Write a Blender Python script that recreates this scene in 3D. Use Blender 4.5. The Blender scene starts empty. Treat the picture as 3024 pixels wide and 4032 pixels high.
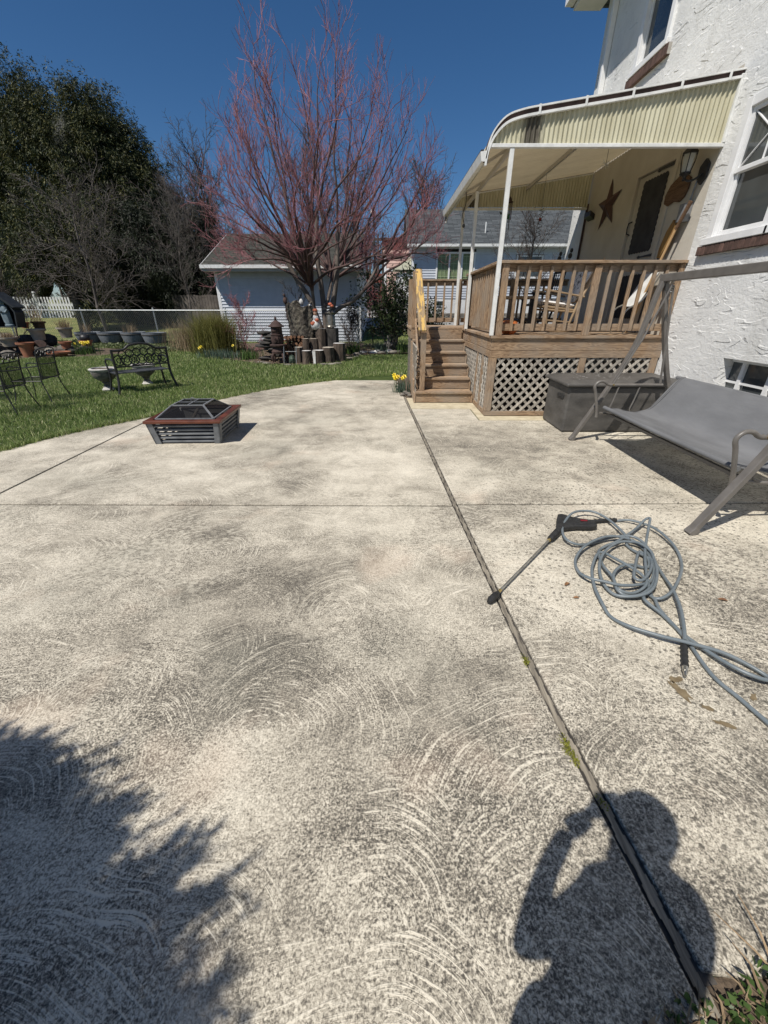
import bpy, math, random
import numpy as np
from mathutils import Vector, Matrix
R = math.radians
rnd = random.Random(7)
SC = bpy.context.scene
COL = SC.collection

# ------------------------------------------------------------------ camera
cam_d = bpy.data.cameras.new("camera"); cam = bpy.data.objects.new("camera", cam_d); COL.objects.link(cam)
cam_d.sensor_fit = 'HORIZONTAL'; cam_d.sensor_width = 36.0; cam_d.lens = 36.0*1570/3024
cam_d.clip_start = 0.02; cam_d.clip_end = 2000
cam.location = (0, 0, 1.49); cam.rotation_euler = (R(90-27.1), 0, R(0.42))
SC.camera = cam
# ------------------------------------------------------------------ sky and sun
SUN_EL, SUN_AZ = R(54.3), R(44.0)          # shadows run 44 degrees right of +Y
w = bpy.data.worlds.new("World"); SC.world = w; w.use_nodes = True
nt = w.node_tree; nt.nodes.clear()
sky = nt.nodes.new('ShaderNodeTexSky'); sky.sky_type = 'NISHITA'; sky.sun_disc = False
sky.sun_elevation = SUN_EL; sky.sun_rotation = SUN_AZ + math.pi
sky.altitude = 300; sky.air_density = 0.85; sky.dust_density = 0.35; sky.ozone_density = 4.5
bg = nt.nodes.new('ShaderNodeBackground'); bg.inputs[1].default_value = 0.079
wo = nt.nodes.new('ShaderNodeOutputWorld')
hs = nt.nodes.new('ShaderNodeHueSaturation'); hs.inputs['Saturation'].default_value = 1.2; nt.links.new(sky.outputs[0], hs.inputs['Color']); nt.links.new(hs.outputs[0], bg.inputs[0]); nt.links.new(bg.outputs[0], wo.inputs[0])
sl = bpy.data.lights.new("sun", 'SUN'); sl.energy = 5.0; sl.angle = R(0.53); sl.color = (1.0, 0.95, 0.87)
so = bpy.data.objects.new("sun", sl); COL.objects.link(so)
Ld = Vector((math.sin(SUN_AZ)*math.cos(SUN_EL), math.cos(SUN_AZ)*math.cos(SUN_EL), -math.sin(SUN_EL)))
so.rotation_euler = Ld.to_track_quat('-Z', 'Y').to_euler()
so.location = (-5, -5, 12)
SC.view_settings.view_transform = 'Standard'; SC.view_settings.look = 'None'
SC.view_settings.exposure = 0.0; SC.view_settings.gamma = 1.0
SC.render.engine = 'CYCLES'
SC.cycles.max_bounces = 6; SC.cycles.transparent_max_bounces = 12

# ------------------------------------------------------------------ materials
class NB:
    def __init__(s, name):
        s.m = bpy.data.materials.new(name); s.m.use_nodes = True
        s.t = s.m.node_tree; s.b = s.t.nodes['Principled BSDF']; s.out = s.t.nodes['Material Output']
    def n(s, typ, **k):
        x = s.t.nodes.new(typ)
        for a, v in k.items(): setattr(x, a, v)
        return x
    def l(s, a, b): s.t.links.new(a, b)
    def val(s, sock, v):
        if hasattr(v, 'links') or isinstance(v, bpy.types.NodeSocket): s.l(v, sock)
        else: sock.default_value = v
    def math(s, op, a, b=0.0, c=None, clamp=False):
        x = s.n('ShaderNodeMath', operation=op, use_clamp=clamp)
        s.val(x.inputs[0], a); s.val(x.inputs[1], b)
        if c is not None: s.val(x.inputs[2], c)
        return x.outputs[0]
    def mix(s, f, a, b, bt='MIX'):
        x = s.n('ShaderNodeMix', data_type='RGBA', blend_type=bt)
        s.val(x.inputs[0], f); s.val(x.inputs[6], a if not isinstance(a, tuple) else (*a, 1)[:4]); s.val(x.inputs[7], b if not isinstance(b, tuple) else (*b, 1)[:4])
        return x.outputs[2]
    def ramp(s, f, pts):
        x = s.n('ShaderNodeValToRGB'); e = x.color_ramp.elements
        while len(e) < len(pts): e.new(0.5)
        for i, (p, c) in enumerate(pts):
            e[i].position = p; e[i].color = (*c, 1) if isinstance(c, tuple) else (c, c, c, 1)
        s.val(x.inputs[0], f); return x.outputs[0]
    def noise(s, vec, scale, detail=3, rough=0.55, dist=0.0):
        x = s.n('ShaderNodeTexNoise'); x.inputs['Scale'].default_value = scale
        x.inputs['Detail'].default_value = detail; x.inputs['Roughness'].default_value = rough; x.inputs['Distortion'].default_value = dist
        s.l(vec, x.inputs['Vector']); return x.outputs['Fac']
    def obj(s): return s.n('ShaderNodeTexCoord').outputs['Object']
    def mapn(s, vec, scale=(1, 1, 1), loc=(0, 0, 0), rot=(0, 0, 0)):
        x = s.n('ShaderNodeMapping'); x.inputs['Scale'].default_value = scale; x.inputs['Location'].default_value = loc; x.inputs['Rotation'].default_value = rot
        s.l(vec, x.inputs['Vector']); return x.outputs[0]
    def island(s): return s.n('ShaderNodeNewGeometry').outputs['Random Per Island']
    def bump(s, h, strength=0.5, dist=0.01):
        x = s.n('ShaderNodeBump'); x.inputs['Strength'].default_value = strength; x.inputs['Distance'].default_value = dist
        s.l(h, x.inputs['Height']); s.l(x.outputs[0], s.b.inputs['Normal']); return x
    def base(s, c): s.val(s.b.inputs['Base Color'], c if not isinstance(c, tuple) else (*c, 1)[:4])
    def rough(s, v): s.val(s.b.inputs['Roughness'], v)

def basic(name, c1, c2=None, scale=8, rough=0.7, metal=0.0, bump=0.0, bscale=None, bdist=0.005, isl=0.0, spec=0.5, stretch=(1, 1, 1), lo=0.3, hi=0.7, detail=4):
    """two-tone noise material, optional per-island variation"""
    b = NB(name); o = b.obj()
    v = b.mapn(o, stretch)
    c2 = c2 or tuple(min(1, x*1.25) for x in c1)
    f = b.noise(v, scale, detail)
    col = b.ramp(f, [(lo, c1), (hi, c2)])
    if isl > 0:
        k = b.math('MULTIPLY_ADD', b.island(), isl*2, 1-isl)
        g = b.n('ShaderNodeCombineColor'); [b.l(k, g.inputs[i]) for i in range(3)]
        col = b.mix(1.0, col, g.outputs[0], 'MULTIPLY')
    b.base(col); b.rough(rough); b.b.inputs['Metallic'].default_value = metal
    b.b.inputs['Specular IOR Level'].default_value = spec
    if bump: b.bump(b.noise(v, bscale or scale*3, 5), bump, bdist)
    return b.m

def wood(name, axis, dark, light, grain=14, isl=0.26, bump=0.35, grey=None):
    b = NB(name); o = b.obj()
    off = b.n('ShaderNodeVectorMath', operation='SCALE'); g = b.n('ShaderNodeCombineXYZ'); i = b.island()
    for k in range(3): b.l(i, g.inputs[k])
    b.l(g.outputs[0], off.inputs[0]); off.inputs['Scale'].default_value = 37.0
    add = b.n('ShaderNodeVectorMath', operation='ADD'); b.l(o, add.inputs[0]); b.l(off.outputs[0], add.inputs[1])
    s = {'x': (0.09, 1, 1), 'y': (1, 0.09, 1), 'z': (1, 1, 0.09)}[axis]
    v = b.mapn(add.outputs[0], s)
    broad = b.noise(v, grain, 3, 0.5, 1.2)
    lines = b.math('SINE', b.math('MULTIPLY', broad, 60.0))
    lines = b.math('MULTIPLY_ADD', lines, 0.5, 0.5)
    fine = b.noise(b.mapn(add.outputs[0], tuple(0.03 if q < 1 else 1 for q in s)), 160, 3, 0.7)
    f = b.math('MULTIPLY_ADD', lines, 0.45, b.math('MULTIPLY', fine, 0.75))
    col = b.ramp(f, [(0.2, dark), (0.85, light)])
    if grey:
        gm = b.ramp(b.noise(o, 2.1, 3), [(0.42, 0.0), (0.62, 1.0)])
        col = b.mix(b.math('MULTIPLY', gm, 0.6), col, grey)
    k = b.math('MULTIPLY_ADD', i, isl*2, 1-isl); cc = b.n('ShaderNodeCombineColor')
    for q in range(3): b.l(k, cc.inputs[q])
    col = b.mix(1.0, col, cc.outputs[0], 'MULTIPLY')
    b.base(col); b.rough(0.8); b.b.inputs['Specular IOR Level'].default_value = 0.2
    b.bump(f, bump, 0.003)
    return b.m

def concrete(name, dirty=1.0):
    b = NB(name); o = b.obj()
    sep = b.n('ShaderNodeSeparateXYZ'); b.l(o, sep.inputs[0]); X, Y = sep.outputs[0], sep.outputs[1]
    def fans(scale, fr, loc, warp, tang):
        """trowel swirls: streaks running round the centre of each cell"""
        wv = b.n('ShaderNodeTexNoise'); wv.inputs['Scale'].default_value = 1.1; wv.inputs['Detail'].default_value = 2; b.l(o, wv.inputs['Vector'])
        a = b.n('ShaderNodeVectorMath', operation='MULTIPLY_ADD'); b.l(wv.outputs['Color'], a.inputs[0]); a.inputs[1].default_value = (warp, warp, 0); b.l(o, a.inputs[2])
        src = b.mapn(a.outputs[0], (1, 1, 0), loc)
        v = b.n('ShaderNodeTexVoronoi', voronoi_dimensions='2D', feature='F1'); v.inputs['Scale'].default_value = scale; v.inputs['Randomness'].default_value = 1.0
        b.l(src, v.inputs['Vector'])
        df = b.n('ShaderNodeVectorMath', operation='SUBTRACT'); b.l(src, df.inputs[0]); b.l(v.outputs['Position'], df.inputs[1])
        s2 = b.n('ShaderNodeSeparateXYZ'); b.l(df.outputs[0], s2.inputs[0])
        dx = s2.outputs[0]; dy = b.math('ADD', s2.outputs[1], 0.22/scale)      # centre sits low, so arcs bow away
        r = b.math('SQRT', b.math('ADD', b.math('MULTIPLY', dx, dx), b.math('MULTIPLY', dy, dy)))
        an = b.math('ARCTAN2', dx, dy)
        sc = b.n('ShaderNodeSeparateColor'); b.l(v.outputs['Color'], sc.inputs[0])
        cv = b.n('ShaderNodeCombineXYZ'); b.l(b.math('MULTIPLY', r, fr), cv.inputs[0]); b.l(b.math('MULTIPLY', an, tang), cv.inputs[1]); b.l(b.math('MULTIPLY', sc.outputs[0], 60.0), cv.inputs[2])
        n = b.n('ShaderNodeTexNoise'); n.inputs['Scale'].default_value = 1.0; n.inputs['Detail'].default_value = 3; n.inputs['Roughness'].default_value = 0.75; b.l(cv.outputs[0], n.inputs['Vector'])
        side = b.ramp(b.math('ADD', b.math('DIVIDE', dy, r), b.math('MULTIPLY', sc.outputs[1], 0.5)), [(0.0, 0.15), (0.5, 1.0)])
        return n.outputs['Fac'], side
    r1, k1 = fans(1.15, 96.0, (3.3, 1.7, 0), 0.42, 1.5)
    r2, k2 = fans(1.7, 108.0, (9.1, 4.2, 0), 0.34, 1.3)
    pick = b.ramp(b.noise(b.mapn(o, loc=(5, 5, 5)), 1.3, 2), [(0.44, 0.0), (0.56, 1.0)])
    ring = b.math('ADD', b.math('MULTIPLY', r1, b.math('SUBTRACT', 1.0, pick)), b.math('MULTIPLY', r2, pick))
    kk = b.math('ADD', b.math('MULTIPLY', k1, b.math('SUBTRACT', 1.0, pick)), b.math('MULTIPLY', k2, pick))
    streak = b.ramp(ring, [(0.52, 0.0), (0.62, 1.0)])
    amt = b.ramp(b.noise(b.mapn(o, loc=(1, 8, 0)), 1.5, 3, 0.6), [(0.32, 0.35), (0.62, 1.0)])
    near = b.ramp(b.math('DIVIDE', Y, 9.0), [(0.12, 1.0), (0.36, 0.55), (0.8, 0.40)])
    sm = b.math('MULTIPLY', b.math('MULTIPLY', kk, amt), near)
    big = b.noise(b.mapn(o, loc=(2.2, 0.4, 0)), 0.7, 5, 0.6, 0.4)
    mid = b.noise(b.mapn(o, (0.8, 1, 1)), 3.6, 6, 0.72, 0.5)
    grit = b.noise(o, 135, 2, 0.7, 0.6); grit2 = b.noise(b.mapn(o, (0.75, 1, 1)), 55, 3, 0.75, 0.5)
    f = b.math('ADD', b.math('MULTIPLY', b.math('MULTIPLY_ADD', big, 1.05, -0.05), 0.85), b.math('MULTIPLY', b.math('MULTIPLY_ADD', mid, 1.6, -0.26), 0.42))
    gfall = b.math('MULTIPLY', b.ramp(b.math('DIVIDE', Y, 9.0), [(0.1, 1.0), (0.45, 0.6)]), b.ramp(b.noise(b.mapn(o, loc=(6, 1, 4)), 1.9, 4, 0.65), [(0.36, 0.6), (0.62, 1.15)]))
    f = b.math('ADD', f, b.math('MULTIPLY', gfall, b.math('ADD', b.math('MULTIPLY', b.math('SUBTRACT', grit, 0.5), 1.7), b.math('MULTIPLY', b.math('SUBTRACT', grit2, 0.5), 0.8))))
    f = b.math('ADD', f, b.math('MULTIPLY', b.math('MULTIPLY', b.math('SUBTRACT', streak, 0.30), sm), 0.42))
    # the near slabs are dirtier, the strip by the deck and the far slab the cleanest
    f = b.math('ADD', f, b.math('MULTIPLY', b.math('MINIMUM', b.math('MAXIMUM', b.math('SUBTRACT', Y, 2.6), -1.6), 1.6), 0.012))
    col = b.ramp(f, [(0.25, (0.090, 0.082, 0.070)), (0.45, (0.235, 0.212, 0.173)), (0.61, (0.435, 0.394, 0.320)), (0.85, (0.68, 0.626, 0.52))])
    fv = b.n('ShaderNodeTexVoronoi', voronoi_dimensions='2D', feature='SMOOTH_F1'); fv.inputs['Scale'].default_value = 30
    dv = b.n('ShaderNodeVectorMath', operation='MULTIPLY_ADD'); nz = b.n('ShaderNodeTexNoise'); nz.inputs['Scale'].default_value = 40; b.l(o, nz.inputs['Vector']); b.l(nz.outputs['Color'], dv.inputs[0]); dv.inputs[1].default_value = (0.03, 0.03, 0); b.l(o, dv.inputs[2])
    b.l(b.mapn(dv.outputs[0], (0.75, 1, 1)), fv.inputs['Vector'])
    flake = b.ramp(fv.outputs['Distance'], [(0.20, 1.0), (0.36, 0.0)])
    fm = b.ramp(b.noise(b.mapn(o, loc=(7.7, 3.1, 0)), 1.2, 4, 0.7), [(0.47, 0.0), (0.60, 0.5)])
    fm = b.math('MULTIPLY', fm, b.ramp(b.math('DIVIDE', Y, 9.0), [(0.14, 0.0), (0.22, 1.0), (0.36, 1.0), (0.45, 0.3)]))
    col = b.mix(b.math('MULTIPLY', flake, fm), col, (0.66, 0.61, 0.50))
    lv = b.n('ShaderNodeTexVoronoi', voronoi_dimensions='2D', feature='F1'); lv.inputs['Scale'].default_value = 36; b.l(b.mapn(dv.outputs[0], (0.8, 1, 1)), lv.inputs['Vector'])
    sc = b.n('ShaderNodeSeparateColor'); b.l(lv.outputs['Color'], sc.inputs[0])
    dot = b.math('MULTIPLY', b.ramp(lv.outputs['Distance'], [(0.16, 1.0), (0.36, 0.0)]), b.ramp(sc.outputs[0], [(0.55, 0.0), (0.72, 1.0)]))
    zone = b.ramp(b.math('ADD', b.math('MULTIPLY', X, 0.35), b.math('MULTIPLY_ADD', Y, -0.07, b.noise(o, 1.2, 2))), [(0.42, 0.15), (0.85, 1.0)])
    col = b.mix(b.math('MULTIPLY', b.math('MULTIPLY', dot, zone), 0.8), col, (0.08, 0.073, 0.062))
    gt = b.ramp(b.noise(b.mapn(o, loc=(0, 9, 0)), 0.9, 3), [(0.55, 0.0), (0.70, 0.2)])
    col = b.mix(gt, col, (0.20, 0.205, 0.17))
    pk = b.ramp(b.noise(b.mapn(o, loc=(11, 2, 0)), 1.5, 3), [(0.6, 0.0), (0.72, 0.22)])
    col = b.mix(pk, col, (0.60, 0.45, 0.34))
    b.base(col); b.rough(0.9); b.b.inputs['Specular IOR Level'].default_value = 0.15
    h = b.math('ADD', b.math('MULTIPLY', b.math('MULTIPLY', streak, sm), 0.7), b.math('MULTIPLY', grit2, 0.8))
    b.bump(h, 0.6, 0.005)
    return b.m

def stucco(name):
    b = NB(name); o = b.obj()
    sep = b.n('ShaderNodeSeparateXYZ'); b.l(o, sep.inputs[0])
    v = b.mapn(o, (1, 0.85, 3.0), (0, 0, 0), (R(-5), 0, 0))
    n1 = b.math('ADD', b.noise(v, 1.0, 3, 0.5, 0.2), b.math('MULTIPLY', sep.outputs[2], 0.33))
    steps = b.math('MULTIPLY', n1, 14.0)
    fr = b.math('FRACT', steps)
    mask = b.ramp(b.noise(b.mapn(o, (1, 1, 1.8), (4, 2, 7)), 3.4, 2), [(0.46, 0.0), (0.58, 1.0)])
    ridge = b.math('MULTIPLY', b.ramp(fr, [(0.0, 1.0), (0.16, 0.0), (0.985, 0.0), (1.0, 1.0)]), mask)
    fine = b.noise(o, 34, 4, 0.7)
    h = b.math('ADD', b.math('MULTIPLY', ridge, 0.42), b.math('ADD', b.math('MULTIPLY', fine, 0.26), b.math('MULTIPLY', b.noise(b.mapn(o, (1, 1, 2.2)), 7, 4, 0.6, 0.8), 0.38)))
    b.bump(h, 0.9, 0.022)
    col = b.ramp(b.noise(o, 1.3, 4, 0.6), [(0.35, (0.66, 0.66, 0.65)), (0.65, (0.76, 0.76, 0.745))])
    gr = b.ramp(b.noise(b.mapn(o, (1, 1, 0.22), (8, 1, 3)), 2.6, 5, 0.7), [(0.55, 0.0), (0.75, 0.35)])
    col = b.mix(gr, col, (0.42, 0.41, 0.375))
    b.base(col); b.rough(0.85); b.b.inputs['Specular IOR Level'].default_value = 0.25
    return b.m

def shingle(name, c1, c2, mortar, sx=1.0, bw=0.32, rh=0.14):
    b = NB(name); o = b.obj()
    br = b.n('ShaderNodeTexBrick'); b.l(b.mapn(o, (sx, 1.1, 0)), br.inputs['Vector'])
    br.inputs['Scale'].default_value = 1.0; br.inputs['Color1'].default_value = (*c1, 1); br.inputs['Color2'].default_value = (*c2, 1)
    br.inputs['Mortar'].default_value = (*mortar, 1); br.inputs['Mortar Size'].default_value = 0.016; br.inputs['Brick Width'].default_value = bw; br.inputs['Row Height'].default_value = rh
    col = b.mix(0.25, br.outputs[0], b.ramp(b.noise(o, 3, 5, 0.7), [(0.3, c1), (0.7, c2)]))
    b.base(col); b.rough(0.95); b.b.inputs['Specular IOR Level'].default_value = 0.1
    b.bump(b.math('SUBTRACT', b.noise(o, 60, 3), b.math('MULTIPLY', br.outputs[1], 1.0)), 0.6, 0.01)
    return b.m

def foliage(name, dark, light, trans=0.25, rough=0.55, extra=None):
    b = NB(name); i = b.island(); o = b.obj()
    big = b.noise(o, 0.9, 3)
    f = b.math('ADD', b.math('MULTIPLY', i, 0.7), b.math('MULTIPLY', big, 0.5))
    pts = [(0.2, dark), (0.9, light)]
    if extra: pts = [(0.2, dark), (0.72, light), (0.95, extra)]
    col = b.ramp(f, pts)
    b.base(col); b.rough(rough); b.b.inputs['Specular IOR Level'].default_value = 0.3
    tr = b.n('ShaderNodeBsdfTranslucent'); b.l(col, tr.inputs[0])
    mx = b.n('ShaderNodeMixShader'); mx.inputs[0].default_value = trans
    b.l(b.b.outputs[0], mx.inputs[1]); b.l(tr.outputs[0], mx.inputs[2]); b.l(mx.outputs[0], b.out.inputs[0])
    return b.m

def glass_dark(name, tint=(0.035, 0.04, 0.042)):
    b = NB(name); col = b.ramp(b.noise(b.obj(), 1.5, 2), [(0.3, tint), (0.7, tuple(min(1, x*2.2) for x in tint))])
    b.base(col); b.rough(0.06); b.b.inputs['Specular IOR Level'].default_value = 0.8
    return b.m

def yellow_panel(name, stain=True):
    b = NB(name); o = b.obj()
    col = b.ramp(b.noise(b.mapn(o, (1, 1, 0.25)), 5, 4), [(0.3, (0.44, 0.41, 0.28)), (0.7, (0.60, 0.575, 0.43))])
    st = b.ramp(b.noise(b.mapn(o, (1.0, 1.0, 0.12)), 2.3, 4, 0.75), [(0.60, 0.0), (0.74, 0.6)])
    col = b.mix(st, col, (0.14, 0.12, 0.07))
    if stain:
        sep = b.n('ShaderNodeSeparateXYZ'); b.l(o, sep.inputs[0])
        dx = b.math('ABSOLUTE', b.math('SUBTRACT', b.math('ADD', sep.outputs[0], b.math('MULTIPLY', b.noise(b.mapn(o, (14, 1, 3)), 4, 3), 0.1)), 1.74))
        s2 = b.math('MULTIPLY', b.ramp(dx, [(0.06, 1.0), (0.15, 0.0)]), b.ramp(b.noise(b.mapn(o, (30, 1, 3)), 2, 3), [(0.2, 0.7), (0.5, 1.0)]))
        col = b.mix(b.math('MULTIPLY', s2, 0.95), col, (0.05, 0.04, 0.028))
    b.base(col); b.rough(0.55)
    tr = b.n('ShaderNodeBsdfTranslucent'); b.l(b.mix(1.0, col, (0.85, 0.8, 0.55), 'MULTIPLY'), tr.inputs[0])
    mx = b.n('ShaderNodeMixShader'); mx.inputs[0].default_value = 0.06
    b.l(b.b.outputs[0], mx.inputs[1]); b.l(tr.outputs[0], mx.inputs[2]); b.l(mx.outputs[0], b.out.inputs[0])
    return b.m

def mesh_screen(name, color, open_=0.5, scale=220):
    """woven wire mesh: real holes through a transparent shader"""
    b = NB(name); b.base(color); b.rough(0.95); b.b.inputs['Specular IOR Level'].default_value = 0.05; o = b.obj()
    tr = b.n('ShaderNodeBsdfTransparent'); mx = b.n('ShaderNodeMixShader'); mx.inputs[0].default_value = open_
    b.l(b.b.outputs[0], mx.inputs[1]); b.l(tr.outputs[0], mx.inputs[2]); b.l(mx.outputs[0], b.out.inputs[0])
    return b.m

M = {}
WD, WL, WG = (0.135, 0.080, 0.047), (0.43, 0.300, 0.190), (0.32, 0.275, 0.225)
for a in 'xyz': M['wood_'+a] = wood('deck_wood_'+a, a, WD, WL, grey=WG)
M['lattice'] = wood('lattice_wood', 'z', (0.20, 0.175, 0.145), (0.46, 0.425, 0.37), isl=0.25)
M['handrail'] = None
M['concrete'] = concrete('patio_concrete')
M['apron'] = basic('apron_concrete', (0.42, 0.36, 0.24), (0.62, 0.55, 0.40), 7, 0.9, bump=0.4, bscale=60, detail=6)
M['stucco'] = stucco('white_stucco')
M['stucco_porch'] = basic('cream_porch_wall', (0.46, 0.42, 0.36), (0.54, 0.505, 0.44), 3, 0.8, bump=0.3, bscale=25, bdist=0.01)  # warmer, darker tone than the stucco, for the porch wall and door frame
M['white'] = basic('white_paint', (0.70, 0.70, 0.70), (0.80, 0.80, 0.80), 6, 0.45)
M['white_metal'] = basic('white_enamel', (0.62, 0.62, 0.60), (0.80, 0.80, 0.78), 9, 0.35)
M['brick'] = basic('brick_sill', (0.06, 0.035, 0.028), (0.13, 0.075, 0.06), 12, 0.9, isl=0.3, bump=0.4)
M['mortar'] = basic('mortar', (0.32, 0.30, 0.27), None, 20, 0.9)
M['glass'] = glass_dark('window_glass')
M['glass_green'] = glass_dark('window_glass_green', (0.12, 0.15, 0.08))
M['panel'] = yellow_panel('corrugated_yellow')
M['roofpanel'] = basic('awning_roof_sheet', (0.44, 0.385, 0.27), (0.66, 0.60, 0.46), 3, 0.6, detail=5, stretch=(.5, 1, 1))
def translucent(m, k, c):
    t = m.node_tree; b_ = t.nodes['Principled BSDF']; o_ = t.nodes['Material Output']; tr = t.nodes.new('ShaderNodeBsdfTranslucent'); tr.inputs[0].default_value = (*c, 1); mx = t.nodes.new('ShaderNodeMixShader'); mx.inputs[0].default_value = k
    t.links.new(b_.outputs[0], mx.inputs[1]); t.links.new(tr.outputs[0], mx.inputs[2]); t.links.new(mx.outputs[0], o_.inputs[0])
translucent(M['roofpanel'], 0.14, (0.75, 0.62, 0.40))
M['black'] = basic('black_metal', (0.012, 0.012, 0.014), (0.03, 0.03, 0.032), 20, 0.45)
M['blackwire'] = basic('wrought_iron', (0.014, 0.014, 0.015), (0.03, 0.03, 0.03), 30, 0.5)
M['grey_metal'] = basic('grey_steel', (0.16, 0.165, 0.175), (0.26, 0.265, 0.275), 14, 0.45, metal=0.2)
M['galv'] = basic('galvanised_steel', (0.36, 0.38, 0.38), (0.5, 0.52, 0.52), 20, 0.4, metal=0.5)
M['pit_rim'] = basic('stained_wood_rim', (0.05, 0.014, 0.009), (0.17, 0.052, 0.028), 5, 0.35, stretch=(1, 1, 1), bump=0.1)
M['pit_frame'] = basic('pit_grey_slats', (0.10, 0.108, 0.118), (0.20, 0.212, 0.225), 9, 0.5, bump=0.1, isl=0.15)
M['screen'] = mesh_screen('spark_screen', (0.012, 0.012, 0.014, 1), 0.22)
M['chairmesh'] = mesh_screen('chair_wire_mesh', (0.012, 0.012, 0.014, 1), 0.42)
M['swing_metal'] = basic('taupe_tube', (0.115, 0.105, 0.095), (0.16, 0.148, 0.135), 10, 0.4)
M['sling'] = basic('grey_sling_fabric', (0.115, 0.117, 0.122), (0.18, 0.183, 0.19), 2.2, 0.85, bump=0.5, bscale=9, bdist=0.012, detail=6, spec=.2, stretch=(2.2, .5, 1))
M['deckbox'] = basic('dark_resin', (0.050, 0.047, 0.043), (0.115, 0.108, 0.10), 3.5, 0.6, bump=0.6, bscale=55, bdist=0.006, stretch=(1, 1, 2.2), detail=7)
M['hose'] = basic('grey_hose', (0.12, 0.145, 0.16), (0.165, 0.19, 0.205), 14, 0.4)
M['rubber'] = basic('black_rubber', (0.012, 0.012, 0.012), (0.03, 0.03, 0.03), 30, 0.6)
M['steel'] = basic('bright_steel', (0.35, 0.34, 0.32), (0.55, 0.54, 0.5), 20, 0.25, metal=0.9)
M['brass'] = basic('brass', (0.5, 0.38, 0.15), (0.7, 0.55, 0.25), 20, 0.3, metal=0.9)
M['red'] = basic('red_plastic', (0.14, 0.008, 0.014), (0.22, 0.014, 0.022), 20, 0.4)
M['siding_g'] = basic('garage_siding', (0.46, 0.49, 0.545), (0.54, 0.57, 0.625), 4, 0.55)
M['siding_n'] = basic('neighbour_siding', (0.46, 0.49, 0.54), (0.54, 0.57, 0.62), 4, 0.55)
M['shingle_g'] = shingle('garage_shingles', (0.045, 0.046, 0.040), (0.095, 0.092, 0.080), (0.014, 0.014, 0.012), 1.0, 0.42, 0.17)
M['shingle_n'] = shingle('neighbour_shingles', (0.050, 0.056, 0.060), (0.12, 0.13, 0.135), (0.028, 0.031, 0.035), 1.0, 0.6, 0.2)
M['bark'] = basic('maple_bark', (0.085, 0.068, 0.058), (0.21, 0.175, 0.15), 6, 0.9, bump=0.5, bscale=30, bdist=0.01, stretch=(1, 1, 0.3))
M['limb'] = basic('maple_limbs', (0.040, 0.024, 0.022), (0.12, 0.068, 0.060), 3, 0.8)
M['twig_red'] = basic('coral_twigs', (0.15, 0.055, 0.060), (0.42, 0.175, 0.19), 2.2, 0.6)
M['twig_grey'] = basic('pale_twigs', (0.05, 0.042, 0.038), (0.16, 0.135, 0.118), 2, 0.8)
M['twig_dark'] = basic('dark_twigs', (0.045, 0.035, 0.03), (0.11, 0.085, 0.075), 2, 0.8)
M['cedar'] = foliage('cedar_foliage', (0.010, 0.018, 0.008), (0.050, 0.060, 0.018), 0.12, 0.6, (0.13, 0.12, 0.035))
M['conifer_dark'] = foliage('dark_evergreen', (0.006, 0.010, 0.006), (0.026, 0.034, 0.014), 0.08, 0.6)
M['grass'] = foliage('grass_blades', (0.065, 0.115, 0.026), (0.27, 0.36, 0.11), 0.3, 0.5, (0.54, 0.52, 0.29))
M['leaf'] = foliage('broad_leaf', (0.012, 0.022, 0.010), (0.055, 0.075, 0.030), 0.2, 0.35)
M['leaf_bright'] = foliage('bright_leaf', (0.025, 0.055, 0.015), (0.12, 0.19, 0.055), 0.3, 0.4)
M['leaf_blue'] = foliage('blue_green_leaf', (0.05, 0.08, 0.06), (0.14, 0.19, 0.14), 0.3, 0.4)
M['broomgrass'] = foliage('yellow_green_stems', (0.09, 0.085, 0.022), (0.26, 0.25, 0.07), 0.2, 0.6)
M['straw'] = foliage('dry_straw', (0.16, 0.11, 0.07), (0.42, 0.32, 0.2), 0.2, 0.7)
M['groundcover'] = foliage('ground_cover_leaves', (0.06, 0.09, 0.035), (0.20, 0.23, 0.11), 0.25, 0.5)
M['petal'] = basic('daffodil_yellow', (0.75, 0.55, 0.02), (0.9, 0.75, 0.05), 20, 0.5)
M['terra'] = basic('terracotta', (0.19, 0.075, 0.042), (0.42, 0.185, 0.10), 5, 0.8, bump=0.15)
M['potgrey'] = basic('weathered_pot', (0.22, 0.19, 0.155), (0.42, 0.38, 0.32), 5, 0.9, bump=0.3)
M['urn'] = basic('cast_stone', (0.10, 0.092, 0.082), (0.28, 0.26, 0.235), 7, 0.9, bump=0.5, bscale=30)
M['urnwhite'] = basic('white_urn_paint', (0.34, 0.32, 0.29), (0.62, 0.60, 0.56), 12, 0.7, bump=0.2)
M['barrel'] = wood('barrel_plastic', 'z', (0.10, 0.112, 0.128), (0.24, 0.26, 0.285), grain=8, isl=0.1)
M['rust'] = basic('rusty_iron', (0.030, 0.018, 0.015), (0.085, 0.048, 0.040), 9, 0.85, bump=0.4, bscale=40)
M['rock'] = basic('field_stone', (0.09, 0.08, 0.068), (0.27, 0.245, 0.21), 4, 0.95, bump=0.6, bscale=14, bdist=0.02, isl=0.3)
M['rock_dark'] = basic('dark_stone', (0.018, 0.017, 0.016), (0.07, 0.062, 0.055), 5, 0.95, bump=0.6, bscale=14, bdist=0.02, isl=0.3)
M['rock_white'] = basic('white_stone', (0.45, 0.44, 0.42), (0.75, 0.74, 0.72), 5, 0.8, bump=0.3, isl=0.15)
M['stump'] = basic('stump_bark', (0.03, 0.023, 0.018), (0.14, 0.105, 0.08), 8, 0.95, bump=0.8, bscale=18, bdist=0.02, stretch=(1, 1, 0.25))
M['cut'] = basic('cut_wood', (0.30, 0.25, 0.19), (0.62, 0.56, 0.47), 9, 0.9)
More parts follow.
